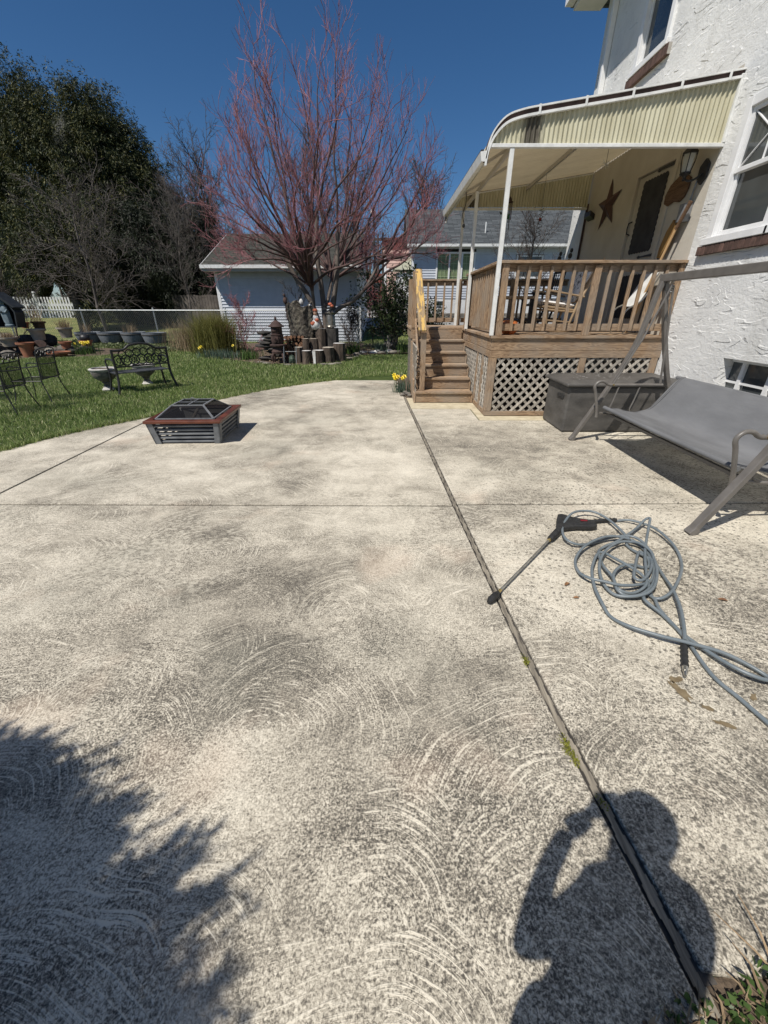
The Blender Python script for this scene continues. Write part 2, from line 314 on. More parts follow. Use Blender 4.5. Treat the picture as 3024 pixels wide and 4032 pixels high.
M['logend'] = basic('log_end', (0.09, 0.045, 0.028), (0.30, 0.16, 0.09), 9, 0.9)
M['mulch'] = basic('mulch_soil', (0.045, 0.032, 0.022), (0.17, 0.125, 0.085), 16, 0.95, bump=0.8, bscale=40, bdist=0.03)
M['statue'] = basic('blue_grey_statue', (0.10, 0.135, 0.16), (0.26, 0.33, 0.37), 6, 0.7, bump=0.3)
M['shrine'] = basic('dark_shrine', (0.010, 0.013, 0.016), (0.028, 0.032, 0.036), 8, 0.6)
M['star'] = basic('rusty_star', (0.045, 0.021, 0.017), (0.09, 0.040, 0.032), 5, 0.6)
M['plaque'] = wood('plaque_wood', 'y', (0.06, 0.035, 0.02), (0.15, 0.09, 0.055))
M['frost'] = basic('frosted_glass', (0.42, 0.42, 0.40), (0.5, 0.5, 0.48), 5, 0.3)
M['tan_wood'] = basic('tan_handle', (0.42, 0.26, 0.12), (0.55, 0.36, 0.18), 4, 0.5, stretch=(1, 1, 0.1))
M['bristle'] = basic('broom_bristle', (0.20, 0.10, 0.03), (0.38, 0.22, 0.07), 30, 0.9, stretch=(1, 1, 0.1))
M['rocker'] = basic('rocker_wood', (0.22, 0.15, 0.085), (0.40, 0.29, 0.18), 6, 0.5, stretch=(1, 1, 0.2))
M['cushion'] = basic('white_print_cushion', (0.13, 0.12, 0.12), (0.72, 0.70, 0.68), 22, 0.9, lo=0.40, hi=0.46, detail=2)
M['dark_fabric'] = basic('dark_fabric', (0.020, 0.020, 0.024), (0.045, 0.045, 0.05), 6, 0.9)
M['pumpkin'] = basic('pumpkin_skin', (0.36, 0.085, 0.02), (0.50, 0.15, 0.04), 6, 0.5)
M['cream'] = basic('cream_vinyl', (0.40, 0.37, 0.32), (0.50, 0.47, 0.42), 5, 0.6)
M['asphalt'] = basic('road_asphalt', (0.22, 0.22, 0.215), (0.32, 0.315, 0.30), 8, 0.95, bump=0.2)
M['curb'] = basic('curb_stone', (0.40, 0.39, 0.36), (0.55, 0.54, 0.50), 5, 0.9)
M['redbrick'] = basic('red_brick_wall', (0.17, 0.045, 0.035), (0.26, 0.08, 0.06), 5, 0.9)
M['skin'] = basic('skin', (0.42, 0.25, 0.17), (0.50, 0.31, 0.22), 4, 0.5)
M['shirt'] = basic('navy_shirt', (0.03, 0.04, 0.08), (0.05, 0.06, 0.11), 10, 0.9)
M['jeans'] = basic('jeans', (0.04, 0.06, 0.11), (0.07, 0.10, 0.17), 14, 0.9)
M['hair'] = basic('dark_hair', (0.02, 0.014, 0.01), (0.05, 0.035, 0.025), 20, 0.6)
M['deadleaf'] = basic('dead_leaf', (0.13, 0.06, 0.025), (0.28, 0.15, 0.07), 30, 0.8)
M['moss'] = foliage('moss', (0.10, 0.11, 0.02), (0.30, 0.30, 0.05), 0.1, 0.9)
M['stain'] = basic('brown_stain', (0.13, 0.095, 0.05), (0.22, 0.17, 0.10), 30, 0.9, bump=0.3)
M['pot_blue'] = basic('green_glass', (0.03, 0.10, 0.06), None, 10, 0.2)
M['figure_white'] = basic('painted_figure_white', (0.62, 0.60, 0.58), (0.75, 0.73, 0.7), 10, 0.6)
M['figure_red'] = basic('painted_figure_red', (0.42, 0.10, 0.05), (0.55, 0.16, 0.08), 10, 0.6)
M['pewter'] = basic('pewter_can', (0.14, 0.13, 0.11), (0.26, 0.245, 0.215), 9, 0.35, metal=0.6)
def handrail_mat():
    b = NB('peeling_handrail'); o = b.obj()
    g = b.noise(b.mapn(o, (1, 0.1, 0.1)), 22, 4, 0.6)
    col = b.ramp(g, [(0.3, (0.16, 0.11, 0.06)), (0.7, (0.38, 0.28, 0.17))])
    f = b.ramp(b.noise(b.mapn(o, (1.6, 0.22, 0.22), (1, 2, 0.3)), 14, 4, 0.6), [(0.49, 0.0), (0.54, 1.0)])
    col = b.mix(f, col, (0.58, 0.38, 0.12)); b.base(col); b.rough(0.6); b.bump(g, 0.4, 0.003)
    return b.m
M['handrail'] = handrail_mat()
def lawn_mat():
    b = NB('lawn_soil'); o = b.obj()
    sep = b.n('ShaderNodeSeparateXYZ'); b.l(o, sep.inputs[0])
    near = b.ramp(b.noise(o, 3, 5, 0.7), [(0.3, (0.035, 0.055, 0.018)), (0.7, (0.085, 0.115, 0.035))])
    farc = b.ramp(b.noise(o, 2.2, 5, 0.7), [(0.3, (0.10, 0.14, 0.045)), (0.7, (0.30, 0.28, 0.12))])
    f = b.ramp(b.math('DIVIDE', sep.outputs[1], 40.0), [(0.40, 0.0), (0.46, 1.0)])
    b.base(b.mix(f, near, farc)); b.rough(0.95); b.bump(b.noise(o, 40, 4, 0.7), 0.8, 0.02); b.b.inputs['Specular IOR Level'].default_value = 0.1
    return b.m
M['lawn'] = lawn_mat()

# ------------------------------------------------------------------ geometry helpers
class MB:
    def __init__(s): s.v = []; s.f = []; s.mi = []
    def add(s, vs, fs, mi=0):
        o = len(s.v); s.v.extend([tuple(p) for p in vs]); s.f.extend([tuple(o+i for i in f) for f in fs]); s.mi.extend([mi]*len(fs)); return s
    def box(s, a, b, mi=0):
        (x0, y0, z0), (x1, y1, z1) = a, b
        x0, x1 = sorted((x0, x1)); y0, y1 = sorted((y0, y1)); z0, z1 = sorted((z0, z1))
        return s.add([(x0, y0, z0), (x1, y0, z0), (x1, y1, z0), (x0, y1, z0), (x0, y0, z1), (x1, y0, z1), (x1, y1, z1), (x0, y1, z1)],
                     [(0, 3, 2, 1), (4, 5, 6, 7), (0, 1, 5, 4), (1, 2, 6, 5), (2, 3, 7, 6), (3, 0, 4, 7)], mi)
    def bar(s, p, q, w, h, up=(0, 0, 1), mi=0, taper=1.0):
        p, q = Vector(p), Vector(q); d = (q-p).normalized(); u = Vector(up)
        if abs(d.dot(u)) > 0.98: u = Vector((0, 1, 0))
        sx = d.cross(u).normalized(); uz = sx.cross(d).normalized()
        vs = []
        for c, k in ((p, 1), (q, taper)):
            for a, b in ((-1, -1), (1, -1), (1, 1), (-1, 1)): vs.append(c+sx*(a*w/2*k)+uz*(b*h/2*k))
        return s.add(vs, [(0, 1, 2, 3), (7, 6, 5, 4), (0, 4, 5, 1), (1, 5, 6, 2), (2, 6, 7, 3), (3, 7, 4, 0)], mi)
    def tube(s, pts, r, n=8, mi=0, cap=True, closed=False):
        pts = [Vector(p) for p in pts]; m = len(pts)
        rs = r if isinstance(r, (list, tuple)) else [r]*m
        o = []; u = None
        for i, p in enumerate(pts):
            a = pts[(i-1) % m] if (closed or i > 0) else p; b = pts[(i+1) % m] if (closed or i < m-1) else p
            d = (b-a); d = d.normalized() if d.length > 1e-9 else Vector((0, 0, 1))
            if u is None: u = d.orthogonal().normalized()
            u = (u - d*u.dot(d)); u = u.normalized() if u.length > 1e-6 else d.orthogonal().normalized()
            w_ = d.cross(u)
            o += [p+(u*math.cos(2*math.pi*k/n)+w_*math.sin(2*math.pi*k/n))*rs[i] for k in range(n)]
        fs = []
        for i in range(m if closed else m-1):
            j = (i+1) % m
            for k in range(n): fs.append((i*n+k, i*n+(k+1) % n, j*n+(k+1) % n, j*n+k))
        if cap and not closed: fs += [tuple(range(n))[::-1], tuple((m-1)*n+k for k in range(n))]
        return s.add(o, fs, mi)
    def lathe(s, prof, c=(0, 0, 0), n=24, mi=0, squash=None, sy=1.0):
        o = []; 
        for r, z in prof:
            for k in range(n):
                a = 2*math.pi*k/n; q = squash(a, z) if squash else 1
                o.append((c[0]+r*q*math.cos(a), c[1]+r*q*math.sin(a)*sy, c[2]+z))
        fs = []
        for i in range(len(prof)-1):
            for k in range(n): fs.append((i*n+k, i*n+(k+1) % n, (i+1)*n+(k+1) % n, (i+1)*n+k))
        fs.append(tuple(range(n))[::-1]); fs.append(tuple((len(prof)-1)*n+k for k in range(n)))
        return s.add(o, fs, mi)
    def prism(s, poly, ext, mi=0):
        """poly: list of 3-D points (planar), ext: vector"""
        e = Vector(ext); n = len(poly); vs = [Vector(p) for p in poly]; vs += [p+e for p in vs[:n]]
        fs = [tuple(range(n))[::-1], tuple(range(n, 2*n))]+[(i, (i+1) % n, n+(i+1) % n, n+i) for i in range(n)]
        return s.add(vs, fs, mi)
    def blob(s, c, rx, ry, rz, seed=0, amp=0.18, n=10, m=7, mi=0):
        rr = random.Random(seed); ph = [rr.uniform(0, 6.28) for _ in range(6)]
        o = [(c[0], c[1], c[2]-rz)]
        for i in range(1, m):
            t = math.pi*i/m
            for k in range(n):
                a = 2*math.pi*k/n
                q = 1+amp*(math.sin(2*a+ph[0]+t*2)*.5+math.sin(3*a+ph[1]-t*3)*.35+math.sin(5*a+ph[2]+t)*.25)+rr.uniform(-amp, amp)*.3
                o.append((c[0]+rx*q*math.sin(t)*math.cos(a), c[1]+ry*q*math.sin(t)*math.sin(a), c[2]-rz*math.cos(t)*(1+rr.uniform(-amp, amp)*.3)))
        o.append((c[0], c[1], c[2]+rz)); fs = []
        for k in range(n): fs.append((0, 1+(k+1) % n, 1+k)); fs.append((len(o)-1, 1+(m-2)*n+k, 1+(m-2)*n+(k+1) % n))
        for i in range(m-2):
            for k in range(n): fs.append((1+i*n+k, 1+i*n+(k+1) % n, 1+(i+1)*n+(k+1) % n, 1+(i+1)*n+k))
        return s.add(o, fs, mi)
    def build(s, name, mats, parent=None, smooth=False, bevel=0.0, local=False):
        me = bpy.data.meshes.new(name)
        me.from_pydata([tuple(p) for p in s.v], [], s.f); 
        mats = mats if isinstance(mats, (list, tuple)) else [mats]
        for m_ in mats: me.materials.append(M[m_] if isinstance(m_, str) else m_)
        if len(mats) > 1: me.polygons.foreach_set('material_index', s.mi)
        if smooth:
            me.polygons.foreach_set('use_smooth', [True]*len(me.polygons))
            try: me.set_sharp_from_angle(angle=R(40))
            except Exception: pass
        me.update()
        return link(name, me, parent, local, bevel)

def rootloc(p):
    while p.parent: p = p.parent
    return p
def link(name, me, parent=None, local=False, bevel=0.0):
    o = bpy.data.objects.new(name, me); COL.objects.link(o)
    if parent is not None:
        o.parent = parent
        if not local and parent.type == 'EMPTY': o.matrix_parent_inverse = Matrix.Translation(-Vector(parent.location))
    if bevel:
        b = o.modifiers.new('bevel', 'BEVEL'); b.width = bevel; b.segments = 2; b.limit_method = 'ANGLE'; b.angle_limit = R(50)
    return o
def tag(o, label, cat=None, group=None, kind=None):
    o['label'] = label
    if cat: o['category'] = cat
    if group: o['group'] = group
    if kind: o['kind'] = kind
    return o
def thing(name, label, cat, loc=(0, 0, 0), group=None):
    o = bpy.data.objects.new(name, None); COL.objects.link(o); o.location = loc; o.empty_display_size = 0.1
    return tag(o, label, cat, group)
def struct(o): o['kind'] = 'structure'; return o
def dup(root, loc, rz, label, group=None, scale=None):
    r = root.copy(); COL.objects.link(r); r.location = loc; r.rotation_euler = (0, 0, rz); r['label'] = label
    if group: r['group'] = group
    if scale: r.scale = scale
    for ch in list(root.children):
        c = ch.copy(); COL.objects.link(c); c.parent = r
        for g in ch.children:
            d = g.copy(); COL.objects.link(d); d.parent = c
    return r
def tri_mesh(name, V, F, mat, parent=None):
    """V (n,3) array, F (m,k) array of equal sized faces"""
    me = bpy.data.meshes.new(name); n = len(V); m, k = F.shape
    me.vertices.add(n); me.vertices.foreach_set('co', V.astype(np.float32).ravel())
    me.loops.add(m*k); me.loops.foreach_set('vertex_index', F.astype(np.int32).ravel())
    me.polygons.add(m); me.polygons.foreach_set('loop_start', np.arange(0, m*k, k, dtype=np.int32))
    me.materials.append(M[mat] if isinstance(mat, str) else mat); me.update(calc_edges=True); me.validate()
    return link(name, me, parent)
def blades(P, H, W, lean, rng, bend=True):
    """grass-like tapered blades; returns V,F (2 tris as one quad + tip)"""
    n = len(P); a = rng.uniform(0, 2*np.pi, n); la = rng.uniform(0, 2*np.pi, n); lm = rng.uniform(0, lean, n)
    sx = np.stack([np.cos(a), np.sin(a), np.zeros(n)], 1); lv = np.stack([np.cos(la), np.sin(la), np.zeros(n)], 1)
    up = np.array([0, 0, 1.0]); H = H[:, None]; W = W[:, None]; lm = lm[:, None]
    p0 = P-sx*W/2; p1 = P+sx*W/2; mid = P+up*H*.6+lv*lm*H*.35; p2 = mid-sx*W*.35; p3 = mid+sx*W*.35; tip = P+up*H*(1-.25*lm)+lv*lm*H
    V = np.stack([p0, p1, p3, p2, tip], 1).reshape(-1, 3); b = np.arange(n)*5
    F = np.concatenate([np.stack([b, b+1, b+2], 1), np.stack([b, b+2, b+3], 1), np.stack([b+3, b+2, b+4], 1)])
    return V, F
def leafquads(P, D, L, W, rng):
    """rhombic leaves at P pointing D, lengths L, widths W"""
    n = len(P); D = D/np.linalg.norm(D, axis=1, keepdims=True); r = rng.normal(size=(n, 3)); s = np.cross(D, r); s /= np.linalg.norm(s, axis=1, keepdims=True)+1e-9
    L = L[:, None]; W = W[:, None]
    V = np.stack([P, P+D*L*.45+s*W/2, P+D*L, P+D*L*.45-s*W/2], 1).reshape(-1, 3); b = np.arange(n)*4
    return V, np.stack([b, b+1, b+2, b+3], 1)
def inpoly(x, y, poly):
    c = np.zeros(np.shape(x), bool); n = len(poly)
    for i in range(n):
        x0, y0 = poly[i]; x1, y1 = poly[(i+1) % n]
        t = ((y0 > y) != (y1 > y)) & (x < (x1-x0)*(y-y0)/((y1-y0) if y1 != y0 else 1e-9)+x0); c ^= t
    return c
def smoothpts(pts, n=6, closed=False):
    """Catmull-Rom through points"""
    P = [Vector(p) for p in pts]; m = len(P); out = []
    rng_ = range(m if closed else m-1)
    for i in rng_:
        if closed: a, b, c, d = P[i-1], P[i], P[(i+1) % m], P[(i+2) % m]
        else: a, b, c, d = P[max(i-1, 0)], P[i], P[i+1], P[min(i+2, m-1)]
        for k in range(n):
            t = k/n; out.append(0.5*((2*b)+(c-a)*t+(2*a-5*b+4*c-d)*t*t+(3*b-a-3*c+d)*t**3))
    if not closed: out.append(P[-1])
    return out

# ------------------------------------------------------------------ the ground
def tz(x, y):
    """terrain height"""
    y = np.asarray(y, float)
    h = -0.02+np.clip((y-9)/8, 0, 1)*0.27
    h = h+np.clip((y-18.8)/6.2, 0, 1)**1.2*0.72
    h = h+np.clip((y-27)/40, 0, 1)*1.6
    return h
def TZ(x, y): return float(tz(x, y))
xs = np.concatenate([[-900, -300, -120, -60], np.arange(-40, 41, 1.0), [60, 120, 300, 900]])
ys = np.concatenate([[-900, -200, -50, -20], np.arange(-8, 70, 1.0), [100, 200, 400, 900]])
gx, gy = np.meshgrid(xs, ys); V = np.stack([gx.ravel(), gy.ravel(), tz(gx, gy).ravel()], 1)
nx = len(xs); idx = np.arange(len(V)).reshape(len(ys), nx)
F = np.stack([idx[:-1, :-1].ravel(), idx[:-1, 1:].ravel(), idx[1:, 1:].ravel(), idx[1:, :-1].ravel()], 1)
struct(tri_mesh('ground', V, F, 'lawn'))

EDGE = [(-4.95, 2.2), (-4.75, 3.5), (-4.515, 4.433), (-4.355, 4.934), (-4.097, 5.443), (-3.741, 5.966), (-3.366, 6.686), (-2.933, 7.663), (-2.287, 8.597), (-1.435, 9.43), (-0.404, 10.051), (0.158, 10.276)]
EDGE = [(p.x, p.y) for p in smoothpts([(a, b, 0) for a, b in EDGE], 4)]
def jx(y):   # the long joint
    J = [(-4, 0.86), (0, 0.80), (0.42, 0.777), (0.57, 0.76), (0.76, 0.738), (1.08, 0.70), (1.83, 0.652), (3.05, 0.583), (5.73, 0.44), (7.15, 0.36), (10.1, 0.24), (11, 0.2)]
    return float(np.interp(y, [a for a, _ in J], [b for _, b in J]))
def edge_between(y0, y1): return [p for p in EDGE if y0 < p[1] < y1]
def ex(y): return float(np.interp(y, [p[1] for p in EDGE], [p[0] for p in EDGE]))
g = 0.013
def jl(y0, y1, side, n=10):  # points on the joint, side -1 left or +1 right
    return [(jx(y)+side*0.023, y) for y in np.linspace(y0, y1, n)]
slabs = []
mb = MB()
for (x0, x1, y0, y1) in ((-4.7, 3.9, 3.0, 3.1), (-3.2, .4, 6.68, 6.76), (-3.62, -3.42, 3.1, 6.0)): mb.box((x0, y0, -.05), (x1, y1, -.0135))
for y in np.arange(.35, 10.0, .35): mb.bar((jx(y), y, -.032), (jx(y+.35), y+.35, -.032), .10, .037)
struct(mb.build('joint_soil', 'rock_dark'))
slabs.append([(-5.0, -4)]+jl(-4, 3.035-g, -1, 14)+[(-4.83, 3.035-g), (-4.95, 2.2)])
slabs.append([(-3.49+g, 3.035+g)]+jl(3.035+g, 6.72-g, -1)+[(ex(6.72)+.004, 6.72-g)]+edge_between(6.15, 6.72)[::-1]+[(-3.56+g, 6.20)])
slabs.append([(ex(6.72), 6.72+g)]+jl(6.72+g, 10.2, -1)+[(0.158, 10.276)]+edge_between(6.75, 10.27)[::-1])
slabs.append([(-4.83, 3.035+g), (-3.49-g, 3.035+g), (-3.56-g, 6.18)]+edge_between(3.06, 6.18)[::-1])
slabs.append(jl(0.375, 3.06-g, 1, 12)+[(3.93, 3.12-g), (3.93, 0.5), (2.2, 0.43), (1.2, 0.385), (0.90, 0.362)])
slabs.append(jl(3.06+g, 6.68-g, 1)+[(1.372, 6.685-g), (1.372, 5.93-g), (3.93, 5.93-g), (3.93, 3.12+g)])
def area(p): return 0.5*sum(p[i][0]*p[(i+1) % len(p)][1]-p[(i+1) % len(p)][0]*p[i][1] for i in range(len(p)))
mb = MB()
for poly in slabs:
    if area(poly) < 0: poly = poly[::-1]
    mb.prism([(x, y, -0.12) for x, y in poly], (0, 0, 0.12))
o = mb.build('patio', 'concrete', bevel=0.006); struct(o)
# paler strip of concrete round the stair foot and the deck
mb = MB(); ap = [(jx(6.68)+.02, 6.69+g), (1.372+.02, 6.69+g), (1.392, 5.94), (3.93, 5.94), (3.93, 6.6), (0.36, 7.6), (jx(7.6)+.02, 7.6)]
mb.prism([(x, y, -0.12) for x, y in (ap if area(ap) > 0 else ap[::-1])], (0, 0, 0.117)); struct(mb.build('deck_apron', 'apron', bevel=0.006))
# the old filler board lying in the long joint
mb = MB(); ysj = np.linspace(0.3, 10.1, 400)
for a, b_ in zip(ysj[:-1], ysj[1:]):
    for dx0, dx1, z in ((-0.014+0.004*math.sin(a*47), 0.012+0.004*math.sin(a*61+1), -0.006),):
        mb.add([(jx(a)+dx0, a, z), (jx(a)+dx1, a, z), (jx(b_)+dx1, b_, z), (jx(b_)+dx0, b_, z)], [(0, 1, 2, 3)])
struct(mb.build('joint_filler', basic('joint_dirt', (0.07, 0.06, 0.048), (0.34, 0.30, 0.235), 38, 0.95, stretch=(1.6, 0.12, 1), bump=0.5, detail=6)))
# soil beds
def bed(name, poly, dz=0.02, mat='mulch'):
    poly = poly if area(poly) > 0 else poly[::-1]
    x0, x1 = min(p[0] for p in poly), max(p[0] for p in poly); y0, y1 = min(p[1] for p in poly), max(p[1] for p in poly)
    n = 70; X, Y_ = np.meshgrid(np.linspace(x0, x1, n), np.linspace(y0, y1, n)); st = random.Random(3)
    Z = tz(X, Y_)+dz+0.012*np.sin(X*9)*np.cos(Y_*11); I = np.arange(n*n).reshape(n, n)
    Fq = np.stack([I[:-1, :-1].ravel(), I[:-1, 1:].ravel(), I[1:, 1:].ravel(), I[1:, :-1].ravel()], 1)
    V_ = np.stack([X.ravel(), Y_.ravel(), Z.ravel()], 1); c = V_[Fq].mean(1); k = inpoly(c[:, 0], c[:, 1], poly)
    Fq = Fq[k]; u, inv = np.unique(Fq, return_inverse=True)
    return struct(tri_mesh(name, V_[u], inv.reshape(Fq.shape), mat))
BED1 = [(-6.4, 14.6), (-5.8, 13.6), (-4.9, 12.8), (-4.1, 12.2), (-3.4, 11.8), (-2.2, 11.65), (-1.5, 12.2), (-1.2, 13.2), (-0.4, 13.8), (0.4, 14.0), (1.8, 14.1), (1.8, 15.6), (-0.8, 16.8), (-6.4, 16.9)]
bed('garden_bed', BED1)
BED2 = [(-14.5, 12.0), (-12.0, 12.6), (-9.4, 13.1), (-8.6, 13.8), (-8.6, 15), (-14.5, 16)]
bed('rock_bed', BED2)
mb = MB(); mb.add([(1.52, 6.25, .004), (3.93, 6.25, .004), (3.93, 10.1, .004), (.5, 10.1, .004), (.5, 7.2, .004), (1.52, 7.2, .004)], [(0, 1, 2, 3, 4, 5)]); struct(mb.build('soil_under_deck', 'mulch'))
bed('stair_bed', [(0.26, 7.55), (0.50, 7.55), (0.50, 10.1), (0.16, 10.3)], 0.012)
bed('corner_bed', [(0.4, -1.2), (0.5, 0.2), (0.60, 0.288), (0.72, 0.335), (0.77, 0.37), (0.90, 0.358), (1.2, 0.38), (2.2, 0.425), (3.9, 0.49), (3.9, -1.2)], 0.012)
# far road, curb
mb = MB()
def sheet(mb, pts, dz):
    mb.add([(x, y, TZ(x, y)+dz) for x, y in pts], [tuple(range(len(pts)))])
for k in range(6):
    y0 = 22.2+k*0.5
    sheet(mb, [(-1.5, y0), (16, y0), (16, y0+.5), (-1.5, y0+.5)], 0.02)
for y0 in range(27, 60, 3): sheet(mb, [(-9-(y0-27)*.3, y0), (1.2, y0), (1.2, y0+3), (-9-(y0-24)*.3, y0+3)], 0.02)
struct(mb.build('road', 'asphalt'))
mb = MB(); mb.box((-1.5, 22.0, TZ(0, 22)-.1), (16, 22.18, TZ(0, 22)+0.10)); struct(mb.build('kerb', 'curb', bevel=0.01))

# lawn blades
rng = np.random.default_rng(3)
PATIO = [(-5.0, -4)]+EDGE+[(1.6, 10.2), (1.6, -4)]
def scatter(n, x0, x1, y0, y1, excl, pw=1.0):
    x = rng.uniform(x0, x1, n); y = y0+(y1-y0)*rng.uniform(0, 1, n)**pw; k = np.ones(n, bool)
    for p in excl: k &= ~inpoly(x, y, p)
    return x[k], y[k]
def grow_grass(n, box, excl, hh, ww, lean=0.8, pw=1.0):
    x, y = scatter(n, *box, excl, pw); k = (np.sin(x*2.3+np.sin(y*1.7)*1.5)*np.sin(y*2.9+x*.7)+rng.normal(0, .35, len(x))) < .95; x, y = x[k], y[k]; z = tz(x, y); P = np.stack([x, y, z], 1)
    return blades(P, rng.uniform(*hh, len(x)), rng.uniform(*ww, len(x)), lean, rng)
parts = []
parts.append(grow_grass(135000, (-9.0, 1.6, 2.4, 9.5), [PATIO], (0.035, 0.075), (0.005, 0.009), pw=.8))
parts.append(grow_grass(90000, (-11.0, 2.2, 8.5, 13.6), [PATIO, BED1, BED2, [(.3, 7), (.5, 7), (.5, 10.3), (.2, 10.3)]], (0.04, 0.08), (0.007, 0.012)))
parts.append(grow_grass(30000, (-13.0, -5, 12.5, 17.2), [BED1, BED2], (0.04, 0.09), (0.010, 0.018)))
parts.append(grow_grass(9000, (-9.5, 1.6, 2.6, 12.5), [PATIO, BED1, BED2, [(.3, 7), (.5, 7), (.5, 10.3), (.2, 10.3)]], (0.08, 0.125), (0.006, 0.011), 1.1))
parts.append(grow_grass(16000, (-0.9, 3.0, 15.0, 22.0), [], (0.04, 0.08), (0.012, 0.02)))
# ragged fringe that leans over the slab edge
ed = np.array(EDGE); t = rng.uniform(0, len(ed)-1.001, 9000); t = np.clip(t+.35*np.sin(t*7), 0, len(ed)-1.001); i0 = t.astype(int); fr = (t-i0)[:, None]
pe = ed[i0]*(1-fr)+ed[i0+1]*fr+rng.normal(0, 0.03, (9000, 2)); P = np.c_[pe, np.zeros(9000)-0.01]
parts.append(blades(P, rng.uniform(0.03, 0.10, 9000), rng.uniform(.004, .008, 9000), 1.0, rng))
Vs, Fs, off = [], [], 0
for V_, F_ in parts: Vs.append(V_); Fs.append(F_+off); off += len(V_)
x, y = scatter(2600, -9, 1.5, 2.6, 12.0, [PATIO, BED1, BED2]); P = np.c_[x, y, tz(x, y)+.035]; D = rng.normal(size=P.shape); D[:, 2] = .25; V_, F_ = leafquads(P, D, rng.uniform(.03, .07, len(P)), rng.uniform(.012, .03, len(P)), rng); kd = rng.uniform(size=len(P)) < .35; kd = np.repeat(kd, 4)
WEEDS = (V_, F_)
o = tri_mesh('lawn_grass', np.concatenate(Vs), np.concatenate(Fs), 'grass'); tag(o, 'short green lawn grass around the patio edge', 'grass', kind='stuff')



tag(tri_mesh('lawn_weeds', WEEDS[0], WEEDS[1], 'groundcover'), 'flat broad leaved weeds and thatch scattered through the lawn', 'weeds', kind='stuff')
# ------------------------------------------------------------------ the stucco house (right)
WX = 3.95; HY1 = 10.5
house = thing('stucco_house', 'two storey white textured stucco house beside the patio', 'house', (5.5, 5, 0))
def wall_with_holes(x, y0, y1, z0, z1, holes, thick=0.25):
    ys_ = sorted({y0, y1, *[h[0] for h in holes], *[h[1] for h in holes]}); zs_ = sorted({z0, z1, *[h[2] for h in holes], *[h[3] for h in holes]})
    mb = MB(); vid = {}
    def v(y, z, xx=x):
        k = (y, z, xx)
        if k not in vid: vid[k] = len(mb.v); mb.v.append((xx, y, z))
        return vid[k]
    for a, b_ in zip(ys_[:-1], ys_[1:]):
        for c, d in zip(zs_[:-1], zs_[1:]):
            if any(h[0] <= a and b_ <= h[1] and h[2] <= c and d <= h[3] for h in holes): continue
            mb.f.append((v(a, c), v(a, d), v(b_, d), v(b_, c))); mb.mi.append(0)
    for h in holes:
        a, b_, c, d = h; X2 = x+0.16
        for q in [((a, c), (b_, c)), ((b_, c), (b_, d)), ((b_, d), (a, d)), ((a, d), (a, c))]:
            mb.f.append((v(*q[0]), v(*q[1]), v(*q[1], X2), v(*q[0], X2))); mb.mi.append(0)
    return mb
W1 = (4.05, 5.94, 2.22, 3.52)      # ground floor double window
W2 = (8.02, 8.96, 4.83, 6.4)       # upper window
BW = (3.55, 5.02, 0.45, 0.97)      # basement window recess
DR = (7.05, 8.0, 1.15, 3.33)       # porch door
mb = wall_with_holes(WX, -3, 6.215, -0.3, 6.6, [W1, BW])
for z0, z1 in ((3.9, 6.6),):
    m2 = wall_with_holes(WX, 6.215, HY1, z0, z1, [W2]); mb.add(m2.v, m2.f)
mb.add([(WX, 6.215, -.3), (WX, 6.215, 1.1), (WX, HY1, 1.1), (WX, HY1, -.3)], [(0, 1, 2, 3)])
mb.add([(WX, 9.79, 1.1), (WX, 9.79, 3.9), (WX, HY1, 3.9), (WX, HY1, 1.1)], [(0, 1, 2, 3)])
mb.add([(WX, HY1, -.3), (WX, HY1, 6.6), (9, HY1, 6.6), (9, HY1, -.3)], [(0, 1, 2, 3)])
mb.add([(WX, -3, -.3), (9, -3, -.3), (9, -3, 6.6), (WX, -3, 6.6)], [(0, 1, 2, 3)])
mb.build('wall', 'stucco', house)
m2 = wall_with_holes(WX, 6.215, 9.79, 1.1, 3.9, [DR]); m2.build('porch_wall', 'stucco_porch', house)['label'] = 'cream wall under the porch awning'
mb = MB(); mb.box((WX+.5, -2.9, -.2), (8.9, 10.4, 6.5)); mb.build('interior', 'black', house)
# roof and gutter over the upper floor
mb = MB(); mb.prism([(3.42, -3.5, 6.62), (6.5, -3.5, 8.5), (9.6, -3.5, 6.62), (9.6, -3.5, 6.5), (3.42, -3.5, 6.5)], (0, HY1+4.0, 0)); rf = mb.build('roof', 'shingle_n', house)
mb = MB(); mb.prism([(3.30, 0, 6.49), (3.30, 0, 6.62), (3.36, 0, 6.64), (3.44, 0, 6.64), (3.44, 0, 6.49)], (0, HY1+.45, 0)); mb.build('gutter', 'white', rf)
mb = MB(); mb.box((3.45, -3.4, 6.42), (3.95, HY1+.4, 6.49)); mb.build('soffit', 'white', rf)
mb = MB(); mb.box((3.855, 10.05, 3.9), (3.945, 10.13, 6.2)); mb.tube([(3.9, 10.09, 6.2), (3.8, 10.09, 6.34), (3.5, 10.09, 6.5)], 0.04); mb.build('downspout', 'white', house, bevel=.01)
